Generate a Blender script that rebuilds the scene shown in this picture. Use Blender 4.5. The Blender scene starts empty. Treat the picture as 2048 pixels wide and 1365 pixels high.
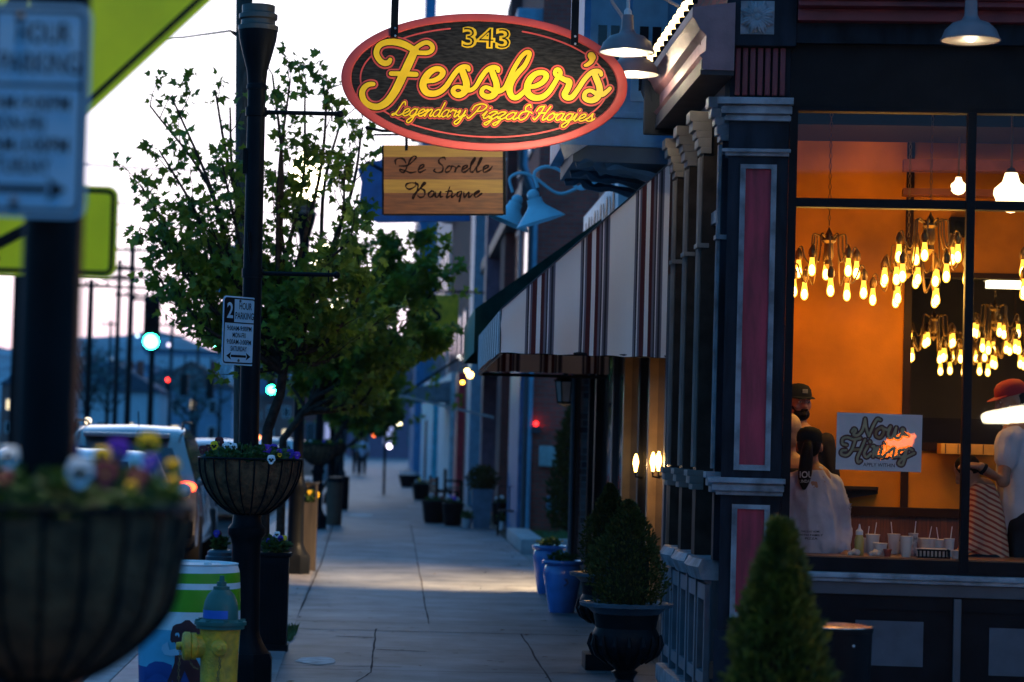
import bpy, bmesh, math, random
from mathutils import Vector, Matrix, Euler, noise as mnoise
sc = bpy.context.scene
COL = sc.collection
R = math.radians
PI = math.pi
rnd = random.Random(7)

# ---------------------------------------------------------------- camera
FPX = 4836.0            # focal length in pixels of the 2048 px wide photograph
EYE = Vector((0, 0, 1.70))
VPX, VPY, ROLL = 790.0, 876.0, R(1.55)
def _camdir(px, py): return Vector(((px - 1024) / FPX, -(py - 682.5) / FPX, -1.0))
_y = _camdir(VPX, VPY).normalized()
_h = _camdir(VPX + 1000, VPY + 1000 * math.tan(ROLL))
_z = _h.cross(_y).normalized()
if _z.y < 0: _z = -_z
_x = _y.cross(_z).normalized()
CAMROT = Matrix((_x, _y, _z))           # rows: world axes in camera space -> camera to world
cam = bpy.data.objects.new('camera', bpy.data.cameras.new('camera'))
COL.objects.link(cam)
cam.matrix_world = Matrix.Translation(EYE) @ CAMROT.to_4x4()
cam.data.sensor_width = 36
cam.data.lens = 36 * FPX / 2048
cam.data.clip_start = 0.1; cam.data.clip_end = 4000
cam.data.dof.use_dof = True
cam.data.dof.focus_distance = 16.2
cam.data.dof.aperture_fstop = 2.3
cam.data.dof.aperture_blades = 0
sc.camera = cam
sc.view_settings.view_transform = 'Standard'
sc.view_settings.look = 'None'
sc.view_settings.exposure = 0.0
sc.view_settings.gamma = 1.0
sc.cycles.use_denoising = True
sc.cycles.max_bounces = 6
sc.cycles.diffuse_bounces = 3
sc.cycles.glossy_bounces = 3
sc.cycles.transparent_max_bounces = 16
sc.cycles.sample_clamp_indirect = 4.0
sc.cycles.caustics_reflective = False
sc.cycles.caustics_refractive = False

# ---------------------------------------------------------------- dusk sky (sun just below the roofs down the street)
SUN_EL, SUN_AZ = R(2.0), R(-8)
world = bpy.data.worlds.new('World'); sc.world = world; world.use_nodes = True
nt = world.node_tree; nt.nodes.clear()
def N(t, typ, **kw):
    n = t.nodes.new(typ)
    for k, v in kw.items(): setattr(n, k, v)
    return n
wo = N(nt, 'ShaderNodeOutputWorld'); bg = N(nt, 'ShaderNodeBackground')
sky = N(nt, 'ShaderNodeTexSky', sky_type='NISHITA', sun_disc=False, sun_elevation=SUN_EL, sun_rotation=SUN_AZ)
tc = N(nt, 'ShaderNodeTexCoord'); sep = N(nt, 'ShaderNodeSeparateXYZ')
nt.links.new(tc.outputs['Generated'], sep.inputs[0])
# dusk colours by height above the horizon
ramp = N(nt, 'ShaderNodeValToRGB'); cr = ramp.color_ramp
stops = [(0.0, (0.01, 0.04, 0.10)), (0.497, (0.01, 0.05, 0.12)), (0.5, (0.82, 0.72, 1.08)), (0.515, (1.1, 1.0, 1.32)), (0.535, (1.55, 1.5, 1.75)),
         (0.60, (1.9, 1.95, 2.1)), (0.64, (0.08, 0.50, 1.2)), (1.0, (0.02, 0.17, 0.55))]
cr.elements[0].position = stops[0][0]; cr.elements[0].color = (*stops[0][1], 1)
cr.elements[1].position = stops[-1][0]; cr.elements[1].color = (*stops[-1][1], 1)
for p, c in stops[1:-1]:
    e = cr.elements.new(p); e.color = (*c, 1)
mz = N(nt, 'ShaderNodeMath', operation='MULTIPLY_ADD'); mz.inputs[1].default_value = 0.5; mz.inputs[2].default_value = 0.5
nt.links.new(sep.outputs['Z'], mz.inputs[0]); nt.links.new(mz.outputs[0], ramp.inputs[0])
# east (behind the viewer) is already night-blue
ew = N(nt, 'ShaderNodeMapRange'); ew.inputs['From Min'].default_value = 0.84; ew.inputs['From Max'].default_value = 0.95
nt.links.new(sep.outputs['Y'], ew.inputs['Value'])
night = N(nt, 'ShaderNodeRGB'); night.outputs[0].default_value = (0.050, 0.29, 0.68, 1)
mx = N(nt, 'ShaderNodeMix', data_type='RGBA')
nt.links.new(ew.outputs[0], mx.inputs['Factor']); nt.links.new(night.outputs[0], mx.inputs['A']); nt.links.new(ramp.outputs[0], mx.inputs['B'])
sk = N(nt, 'ShaderNodeMix', data_type='RGBA', blend_type='ADD'); sk.inputs['Factor'].default_value = 0.015
nt.links.new(mx.outputs['Result'], sk.inputs['A']); nt.links.new(sky.outputs[0], sk.inputs['B'])
nt.links.new(sk.outputs['Result'], bg.inputs['Color']); bg.inputs['Strength'].default_value = 1.0
nt.links.new(bg.outputs[0], wo.inputs['Surface'])
# the last of the afterglow, very soft, from down the street
sl = bpy.data.lights.new('afterglow', 'SUN'); sl.energy = 0.06; sl.angle = R(25); sl.color = (0.7, 0.8, 1.0)
so = bpy.data.objects.new('afterglow', sl); COL.objects.link(so)
so.rotation_euler = Vector((-math.sin(SUN_AZ) * math.cos(R(14)), -math.cos(SUN_AZ) * math.cos(R(14)), -math.sin(R(14)))).to_track_quat('-Z', 'Y').to_euler()

# ---------------------------------------------------------------- pixel helpers
def ray(px, py): return CAMROT @ _camdir(px, py)
def P(px, py, Y):
    d = ray(px, py); t = Y / d.y
    return EYE + d * t
def G(px, py, z=0.0):
    d = ray(px, py); t = (z - EYE.z) / d.z
    return EYE + d * t

# ---------------------------------------------------------------- materials
_mats = {}
def mat(name, col, rough=0.6, metal=0.0, var=0.15, scale=6.0, bump=0.0, bscale=60.0, emit=None, estr=0.0, spec=0.5, col2=None, coat=0.0, stretch=(1, 1, 1)):
    if name in _mats: return _mats[name]
    m = bpy.data.materials.new(name); m.use_nodes = True; _mats[name] = m
    t = m.node_tree; b = t.nodes['Principled BSDF']
    b.inputs['Roughness'].default_value = rough; b.inputs['Metallic'].default_value = metal
    b.inputs['Specular IOR Level'].default_value = spec if max(col) > .06 or spec != .5 else .08
    b.inputs['Coat Weight'].default_value = coat
    tcn = N(t, 'ShaderNodeTexCoord'); mp = N(t, 'ShaderNodeMapping'); mp.inputs['Scale'].default_value = stretch
    t.links.new(tcn.outputs['Object'], mp.inputs[0])
    nz = N(t, 'ShaderNodeTexNoise'); nz.inputs['Scale'].default_value = scale; nz.inputs['Detail'].default_value = 5
    t.links.new(mp.outputs[0], nz.inputs['Vector'])
    mx = N(t, 'ShaderNodeMix', data_type='RGBA')
    c2 = col2 or tuple(c * (1 - var * 1.6) for c in col); c1 = tuple(min(1, c * (1 + var)) for c in col) if not col2 else col
    mx.inputs['A'].default_value = (*c1, 1); mx.inputs['B'].default_value = (*c2, 1)
    mr = N(t, 'ShaderNodeMapRange'); mr.inputs['From Min'].default_value = 0.35; mr.inputs['From Max'].default_value = 0.68
    t.links.new(nz.outputs['Fac'], mr.inputs['Value']); t.links.new(mr.outputs[0], mx.inputs['Factor'])
    t.links.new(mx.outputs['Result'], b.inputs['Base Color'])
    if bump:
        n2 = N(t, 'ShaderNodeTexNoise'); n2.inputs['Scale'].default_value = bscale; n2.inputs['Detail'].default_value = 4
        t.links.new(mp.outputs[0], n2.inputs['Vector'])
        bp = N(t, 'ShaderNodeBump'); bp.inputs['Strength'].default_value = bump; bp.inputs['Distance'].default_value = 0.02
        t.links.new(n2.outputs['Fac'], bp.inputs['Height']); t.links.new(bp.outputs[0], b.inputs['Normal'])
    if emit:
        b.inputs['Emission Color'].default_value = (*emit, 1); b.inputs['Emission Strength'].default_value = estr
    return m
def emat(name, col, s):
    if name in _mats: return _mats[name]
    m = bpy.data.materials.new(name); m.use_nodes = True; _mats[name] = m
    b = m.node_tree.nodes['Principled BSDF']; b.inputs['Base Color'].default_value = (*[min(c, .8) for c in col], 1)
    b.inputs['Emission Color'].default_value = (*col, 1); b.inputs['Emission Strength'].default_value = s
    return m
def glassmat(name, tint=(1, 1, 1), refl=1.0, rough=0.02):
    m = bpy.data.materials.new(name); m.use_nodes = True; _mats[name] = m
    t = m.node_tree; t.nodes.clear(); o = N(t, 'ShaderNodeOutputMaterial')
    tr = N(t, 'ShaderNodeBsdfTransparent'); tr.inputs[0].default_value = (*tint, 1)
    gl = N(t, 'ShaderNodeBsdfGlossy'); gl.inputs['Roughness'].default_value = rough
    fr = N(t, 'ShaderNodeFresnel'); fr.inputs['IOR'].default_value = 1.5
    mu = N(t, 'ShaderNodeMath', operation='MULTIPLY'); mu.inputs[1].default_value = refl; mu.use_clamp = True
    ms = N(t, 'ShaderNodeMixShader')
    t.links.new(fr.outputs[0], mu.inputs[0]); t.links.new(mu.outputs[0], ms.inputs[0])
    t.links.new(tr.outputs[0], ms.inputs[1]); t.links.new(gl.outputs[0], ms.inputs[2]); t.links.new(ms.outputs[0], o.inputs[0])
    return m
def brickmat(name, c1, c2, mortar, scale=1.0, rot='X'):
    if name in _mats: return _mats[name]
    m = bpy.data.materials.new(name); m.use_nodes = True; _mats[name] = m
    t = m.node_tree; b = t.nodes['Principled BSDF']; b.inputs['Roughness'].default_value = 0.85
    tcn = N(t, 'ShaderNodeTexCoord'); s = N(t, 'ShaderNodeSeparateXYZ'); c = N(t, 'ShaderNodeCombineXYZ')
    ad = N(t, 'ShaderNodeMath', operation='ADD')
    t.links.new(tcn.outputs['Object'], s.inputs[0]); t.links.new(s.outputs['X'], ad.inputs[0]); t.links.new(s.outputs['Y'], ad.inputs[1])
    t.links.new(ad.outputs[0], c.inputs['X']); t.links.new(s.outputs['Z'], c.inputs['Y'])
    br = N(t, 'ShaderNodeTexBrick'); br.inputs['Scale'].default_value = scale
    br.inputs['Brick Width'].default_value = 0.215; br.inputs['Row Height'].default_value = 0.075; br.inputs['Mortar Size'].default_value = 0.010
    br.inputs['Color1'].default_value = (*c1, 1); br.inputs['Color2'].default_value = (*c2, 1); br.inputs['Mortar'].default_value = (*mortar, 1)
    t.links.new(c.outputs[0], br.inputs['Vector'])
    nz = N(t, 'ShaderNodeTexNoise'); nz.inputs['Scale'].default_value = 2.5; nz.inputs['Detail'].default_value = 6
    t.links.new(tcn.outputs['Object'], nz.inputs['Vector'])
    mr = N(t, 'ShaderNodeMapRange'); mr.inputs['To Min'].default_value = 0.55; mr.inputs['To Max'].default_value = 1.35
    t.links.new(nz.outputs['Fac'], mr.inputs['Value'])
    mx = N(t, 'ShaderNodeMix', data_type='RGBA', blend_type='MULTIPLY'); mx.inputs['Factor'].default_value = 1
    t.links.new(br.outputs['Color'], mx.inputs['A']); t.links.new(mr.outputs[0], mx.inputs['B'])
    t.links.new(mx.outputs['Result'], b.inputs['Base Color'])
    bp = N(t, 'ShaderNodeBump'); bp.inputs['Strength'].default_value = 0.5; bp.inputs['Distance'].default_value = 0.01; bp.invert = True
    t.links.new(br.outputs['Fac'], bp.inputs['Height']); t.links.new(bp.outputs[0], b.inputs['Normal'])
    return m
def woodmat(name, cols, plank, axis='Z', rough=0.5, ring=14):
    # boards of alternating tone, grain along X
    if name in _mats: return _mats[name]
    m = bpy.data.materials.new(name); m.use_nodes = True; _mats[name] = m
    t = m.node_tree; b = t.nodes['Principled BSDF']; b.inputs['Roughness'].default_value = rough
    tcn = N(t, 'ShaderNodeTexCoord'); mp = N(t, 'ShaderNodeMapping'); mp.inputs['Scale'].default_value = (1.0, 6, 22) if axis == 'Z' else (22, 22, 1.0)
    t.links.new(tcn.outputs['Object'], mp.inputs[0])
    nz = N(t, 'ShaderNodeTexNoise'); nz.inputs['Scale'].default_value = 1.6; nz.inputs['Detail'].default_value = 7; nz.inputs['Distortion'].default_value = 1.2
    t.links.new(mp.outputs[0], nz.inputs['Vector'])
    s = N(t, 'ShaderNodeSeparateXYZ'); t.links.new(tcn.outputs['Object'], s.inputs[0])
    dv = N(t, 'ShaderNodeMath', operation='DIVIDE'); dv.inputs[1].default_value = plank; t.links.new(s.outputs[axis if axis == 'Z' else 'X'], dv.inputs[0])
    fl = N(t, 'ShaderNodeMath', operation='FLOOR'); t.links.new(dv.outputs[0], fl.inputs[0])
    wn = N(t, 'ShaderNodeTexWhiteNoise', noise_dimensions='1D'); t.links.new(fl.outputs[0], wn.inputs['W'])
    ra = N(t, 'ShaderNodeValToRGB'); ra.color_ramp.elements[0].color = (*cols[0], 1); ra.color_ramp.elements[1].color = (*cols[1], 1)
    t.links.new(wn.outputs['Value'], ra.inputs[0])
    mr = N(t, 'ShaderNodeMapRange'); mr.inputs['From Min'].default_value = 0.3; mr.inputs['From Max'].default_value = 0.7
    mr.inputs['To Min'].default_value = 0.45; mr.inputs['To Max'].default_value = 1.25
    t.links.new(nz.outputs['Fac'], mr.inputs['Value'])
    mx = N(t, 'ShaderNodeMix', data_type='RGBA', blend_type='MULTIPLY'); mx.inputs['Factor'].default_value = 1
    t.links.new(ra.outputs[0], mx.inputs['A']); t.links.new(mr.outputs[0], mx.inputs['B'])
    t.links.new(mx.outputs['Result'], b.inputs['Base Color'])
    return m

# ---------------------------------------------------------------- mesh builder
def rotz(a): return Matrix.Rotation(a, 4, 'Z')
def catmull(pts, n=8, closed=False):
    pts = [Vector(p) for p in pts]
    if len(pts) < 3: return pts
    out = []
    m = len(pts)
    rng = range(m if closed else m - 1)
    for i in rng:
        p0 = pts[(i - 1) % m] if (closed or i > 0) else pts[0] * 2 - pts[1]
        p1 = pts[i]; p2 = pts[(i + 1) % m]
        p3 = pts[(i + 2) % m] if (closed or i + 2 < m) else pts[-1] * 2 - pts[-2]
        for k in range(n):
            t = k / n
            out.append(0.5 * ((2 * p1) + (p2 - p0) * t + (2 * p0 - 5 * p1 + 4 * p2 - p3) * t * t + (-p0 + 3 * p1 - 3 * p2 + p3) * t ** 3))
    if not closed: out.append(pts[-1])
    return out
class MB:
    def __init__(s, M=None):
        s.v = []; s.f = []; s.mi = []; s.M = M; s.cur = 0
    def add(s, vs, fs, X=None):
        o = len(s.v)
        for p in vs:
            p = Vector(p)
            if X is not None: p = X @ p
            if s.M is not None: p = s.M @ p
            s.v.append(p)
        for f in fs: s.f.append([o + i for i in f]); s.mi.append(s.cur)
        return s
    def box(s, a, b, X=None, bev=0.0):
        x0, x1 = sorted((a[0], b[0])); y0, y1 = sorted((a[1], b[1])); z0, z1 = sorted((a[2], b[2]))
        if bev <= 0:
            vs = [(x0, y0, z0), (x1, y0, z0), (x1, y1, z0), (x0, y1, z0), (x0, y0, z1), (x1, y0, z1), (x1, y1, z1), (x0, y1, z1)]
            return s.add(vs, [(0, 3, 2, 1), (4, 5, 6, 7), (0, 1, 5, 4), (1, 2, 6, 5), (2, 3, 7, 6), (3, 0, 4, 7)], X)
        bm = bmesh.new(); bmesh.ops.create_cube(bm, size=1)
        for v in bm.verts: v.co = Vector(((v.co.x + .5) * (x1 - x0) + x0, (v.co.y + .5) * (y1 - y0) + y0, (v.co.z + .5) * (z1 - z0) + z0))
        bmesh.ops.bevel(bm, geom=bm.edges[:], offset=bev, segments=2, profile=0.7, affect='EDGES')
        bm.verts.ensure_lookup_table(); bm.verts.index_update()
        s.add([v.co.copy() for v in bm.verts], [[v.index for v in f.verts] for f in bm.faces], X); bm.free(); return s
    def cbox(s, c, d, X=None, bev=0.0):
        return s.box((c[0] - d[0] / 2, c[1] - d[1] / 2, c[2] - d[2] / 2), (c[0] + d[0] / 2, c[1] + d[1] / 2, c[2] + d[2] / 2), X, bev)
    def tube(s, pts, r, n=8, cap=True, X=None, closed=False, flat=None):
        pts = [Vector(p) for p in pts]; m = len(pts)
        rs = r if isinstance(r, (list, tuple)) else [r] * m
        vs = []; fs = []; prev = None
        for i, p in enumerate(pts):
            a = pts[(i - 1) % m] if (closed or i > 0) else pts[i]; b = pts[(i + 1) % m] if (closed or i < m - 1) else pts[i]
            d = (b - a)
            if d.length < 1e-9: d = Vector((0, 0, 1))
            d.normalize()
            if prev is None:
                up = Vector((0, 0, 1)) if abs(d.z) < 0.95 else Vector((0, 1, 0))
                x = d.cross(up).normalized()
            else:
                x = (prev - d * prev.dot(d))
                x = x.normalized() if x.length > 1e-6 else d.orthogonal().normalized()
            prev = x; y = d.cross(x)
            for k in range(n):
                an = 2 * PI * k / n
                vs.append(p + (x * math.cos(an) + y * math.sin(an)) * rs[i])
        for i in range(m if closed else m - 1):
            j = (i + 1) % m
            for k in range(n):
                fs.append((i * n + k, i * n + (k + 1) % n, j * n + (k + 1) % n, j * n + k))
        if cap and not closed:
            fs.append(tuple(range(n - 1, -1, -1))); fs.append(tuple(range((m - 1) * n, m * n)))
        return s.add(vs, fs, X)
    def lathe(s, prof, n=20, c=(0, 0, 0), X=None, cap=True, sx=1, sy=1, ph=0.0):
        vs = []; fs = []
        for r, z in prof:
            for k in range(n):
                a = 2 * PI * k / n + ph; vs.append((c[0] + r * math.cos(a) * sx, c[1] + r * math.sin(a) * sy, c[2] + z))
        for i in range(len(prof) - 1):
            for k in range(n):
                fs.append((i * n + k, i * n + (k + 1) % n, (i + 1) * n + (k + 1) % n, (i + 1) * n + k))
        if cap:
            if prof[0][0] > 1e-4: fs.append(tuple(range(n - 1, -1, -1)))
            if prof[-1][0] > 1e-4: fs.append(tuple(range((len(prof) - 1) * n, len(prof) * n)))
        return s.add(vs, fs, X)
    def ell(s, c, r, X=None, n=14, m=9):
        if not isinstance(r, (tuple, list)): r = (r, r, r)
        vs = [(c[0], c[1], c[2] - r[2])]
        for i in range(1, m):
            t = PI * i / m - PI / 2
            for k in range(n):
                a = 2 * PI * k / n
                vs.append((c[0] + r[0] * math.cos(t) * math.cos(a), c[1] + r[1] * math.cos(t) * math.sin(a), c[2] + r[2] * math.sin(t)))
        vs.append((c[0], c[1], c[2] + r[2])); fs = []
        for k in range(n): fs.append((0, 1 + (k + 1) % n, 1 + k))
        for i in range(m - 2):
            for k in range(n):
                a = 1 + i * n; b = a + n
                fs.append((a + k, a + (k + 1) % n, b + (k + 1) % n, b + k))
        a = 1 + (m - 2) * n; L = len(vs) - 1
        for k in range(n): fs.append((a + k, a + (k + 1) % n, L))
        return s.add(vs, fs, X)
    def limb(s, pts, rs, n=12, X=None):
        s.tube(pts, list(rs), n, True, X)
        for p, r in zip(pts, rs): s.ell(p, r * 0.995, X, n, 7)
        return s
    def prism(s, poly, ext, X=None):
        # poly: list of 3-D points in a plane, ext: extrusion vector
        n = len(poly); ext = Vector(ext)
        vs = [Vector(p) for p in poly] + [Vector(p) + ext for p in poly]
        fs = [tuple(range(n - 1, -1, -1)), tuple(range(n, 2 * n))] + [(i, (i + 1) % n, n + (i + 1) % n, n + i) for i in range(n)]
        return s.add(vs, fs, X)
    def loft(s, rings, cap=True, X=None, closed=True):
        n = len(rings[0]); vs = [p for r in rings for p in r]; fs = []
        for i in range(len(rings) - 1):
            for k in range(n if closed else n - 1):
                fs.append((i * n + k, i * n + (k + 1) % n, (i + 1) * n + (k + 1) % n, (i + 1) * n + k))
        if cap:
            fs.append(tuple(range(n - 1, -1, -1))); fs.append(tuple(range((len(rings) - 1) * n, len(rings) * n)))
        return s.add(vs, fs, X)
    def build(s, name, m, parent=None, smooth=35, local=False, remesh=0, fix=True, folds=0.0):
        inv = None
        if parent is not None and not local: inv = WM[parent.name].inverted()
        me = bpy.data.meshes.new(name)
        me.from_pydata([inv @ v if inv is not None else v for v in s.v], [], s.f); me.validate()
        if fix and not remesh:
            bm = bmesh.new(); bm.from_mesh(me); bmesh.ops.recalc_face_normals(bm, faces=bm.faces); bm.to_mesh(me); bm.free()
        o = bpy.data.objects.new(name, me); COL.objects.link(o)
        if remesh:
            md = o.modifiers.new('r', 'REMESH'); md.mode = 'VOXEL'; md.voxel_size = remesh
            sm = o.modifiers.new('s', 'SMOOTH'); sm.iterations = 3; sm.factor = 0.5
            dg = bpy.context.evaluated_depsgraph_get(); dg.update()
            me2 = bpy.data.meshes.new_from_object(o.evaluated_get(dg)); o.modifiers.clear(); o.data = me2; me = me2; me.name = name
            if folds:
                for v in me.vertices:
                    c = v.co; k = mnoise.noise(Vector((c.x * 9 + c.z * 3, c.y * 9, c.z * 4.5 - c.x * 4))) + .6 * mnoise.noise(Vector((c.x * 22, c.y * 22, c.z * 11 + c.x * 9))); v.co = c + v.normal * (folds * (k - .15))
        ms = m if isinstance(m, (list, tuple)) else [m]
        me.materials.clear()
        for q in ms: me.materials.append(q)
        if not remesh and len(ms) > 1:
            for p, i in zip(me.polygons, s.mi): p.material_index = i
        if smooth:
            for p in me.polygons: p.use_smooth = True
            if not remesh: me.set_sharp_from_angle(angle=R(smooth))
        if parent is not None:
            o.parent = parent
            WM[o.name] = WM[parent.name].copy()
        else: WM[o.name] = Matrix()
        return o
WM = {}
def tag(o, label=None, cat=None, group=None, kind=None):
    if label: o['label'] = label
    if cat: o['category'] = cat
    if group: o['group'] = group
    if kind: o['kind'] = kind
    return o
def thing(name, loc, label, cat, rz=0.0, group=None):
    o = bpy.data.objects.new(name, None); COL.objects.link(o); o.empty_display_size = 0.2
    o.location = loc; o.rotation_euler = (0, 0, rz)
    WM[o.name] = Matrix.Translation(Vector(loc)) @ rotz(rz)
    return tag(o, label, cat, group)
def struct(mb, name, m, smooth=0):
    return tag(mb.build(name, m, smooth=smooth), kind='structure')
def copy_tree(o, parent=None):
    c = o.copy(); COL.objects.link(c); c.parent = parent
    for ch in list(o.children): copy_tree(ch, c)
    return c
def put(proto, loc, rz, label, group=None, first=False, scale=None):
    o = proto if first else copy_tree(proto)
    o.location = loc; o.rotation_euler = (0, 0, rz); o['label'] = label
    if scale: o.scale = scale
    if group: o['group'] = group
    WM[o.name] = Matrix.Translation(Vector(loc)) @ rotz(rz)
    return o
def light(name, typ, loc, energy, col, parent=None, size=0.05, aim=None, spot=None, blend=0.6):
    l = bpy.data.lights.new(name, typ); l.energy = energy; l.color = col
    if typ in ('POINT', 'SPOT'): l.shadow_soft_size = size
    if typ == 'SPOT': l.spot_size = spot; l.spot_blend = blend
    o = bpy.data.objects.new(name, l); COL.objects.link(o)
    loc = Vector(loc); M = Matrix.Translation(loc)
    if aim is not None: M = M @ (Vector(aim) - loc).to_track_quat('-Z', 'Y').to_matrix().to_4x4()
    if parent is not None:
        o.parent = parent; M = WM[parent.name].inverted() @ M
    o.matrix_basis = M
    return o

# ---------------------------------------------------------------- lettering
def text_mb(mb, body, O, X, Z, w, h, ext=0.002, offset=0.0, spacing=1.0):
    """sign lettering fitted to a w x h box whose lower left corner is O (X right, Z up)"""
    cu = bpy.data.curves.new('t', 'FONT'); cu.body = body; cu.offset = offset; cu.resolution_u = 3; cu.space_character = spacing
    o = bpy.data.objects.new('t', cu); COL.objects.link(o)
    dg = bpy.context.evaluated_depsgraph_get(); dg.update()
    me = bpy.data.meshes.new_from_object(o.evaluated_get(dg))
    xs = [v.co.x for v in me.vertices]; ys = [v.co.y for v in me.vertices]
    x0, x1, y0, y1 = min(xs), max(xs), min(ys), max(ys)
    X = Vector(X).normalized(); Z = Vector(Z).normalized(); Nn = X.cross(Z); O = Vector(O)
    vs = [O + X * ((v.co.x - x0) / (x1 - x0) * w) + Z * ((v.co.y - y0) / (y1 - y0) * h) + Nn * ext for v in me.vertices]
    mb.add(vs, [list(p.vertices) for p in me.polygons])
    bpy.data.objects.remove(o); bpy.data.meshes.remove(me); bpy.data.curves.remove(cu)
_lift = [0.0]
def stroke_mb(mb, pts, wid, X, Z, h, n=7):
    """a raised flat brush stroke; pts are 3-D points on the board, wid a width or list of widths"""
    X = Vector(X).normalized(); Z = Vector(Z).normalized(); Nn = X.cross(Z)
    m = len(pts); ws = wid if isinstance(wid, (list, tuple)) else [wid] * m
    p4 = catmull([(*p, w) if False else Vector((p[0], p[1], p[2])) for p in pts], n)
    if len(p4) < 3: p4 = [pts[0].lerp(pts[1], i / 4) for i in range(5)]
    k = len(p4); _lift[0] += 1
    def w_at(i):
        t = i / (k - 1) * (m - 1); a = min(int(t), m - 2); return ws[a] + (ws[a + 1] - ws[a]) * (t - a)
    vs = []; fs = []
    for i, p in enumerate(p4):
        a = p4[max(0, i - 1)]; b = p4[min(k - 1, i + 1)]; d = (b - a).normalized(); sd = Nn.cross(d).normalized()
        lift = h + ((_lift[0] % 7) * 0.00025) + i / k * 0.0002; w = w_at(i) / 2
        vs += [p + sd * w + Nn * lift, p - sd * w + Nn * lift, p + sd * w, p - sd * w]
    for i in range(k - 1):
        a = i * 4; b = a + 4
        fs += [(a, a + 1, b + 1, b), (a, b, b + 2, a + 2), (a + 1, a + 3, b + 3, b + 1)]
    mb.add(vs, fs)
    for i, sg in ((0, -1), (k - 1, 1)):
        p = p4[i]; d = ((p4[1] - p4[0]) if i == 0 else (p4[-1] - p4[-2])).normalized() * sg; sd = Nn.cross(d).normalized(); w = w_at(i) / 2
        lift = h + ((_lift[0] % 7) * 0.00025) + i / k * 0.0002
        arc = [p + (sd * math.cos(a) + d * math.sin(a)) * w for a in [PI * q / 8 for q in range(9)]]
        mb.add([q + Nn * lift for q in arc] + arc, [tuple(range(9))] + [(q, q + 1, q + 10, q + 9) for q in range(8)])
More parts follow.
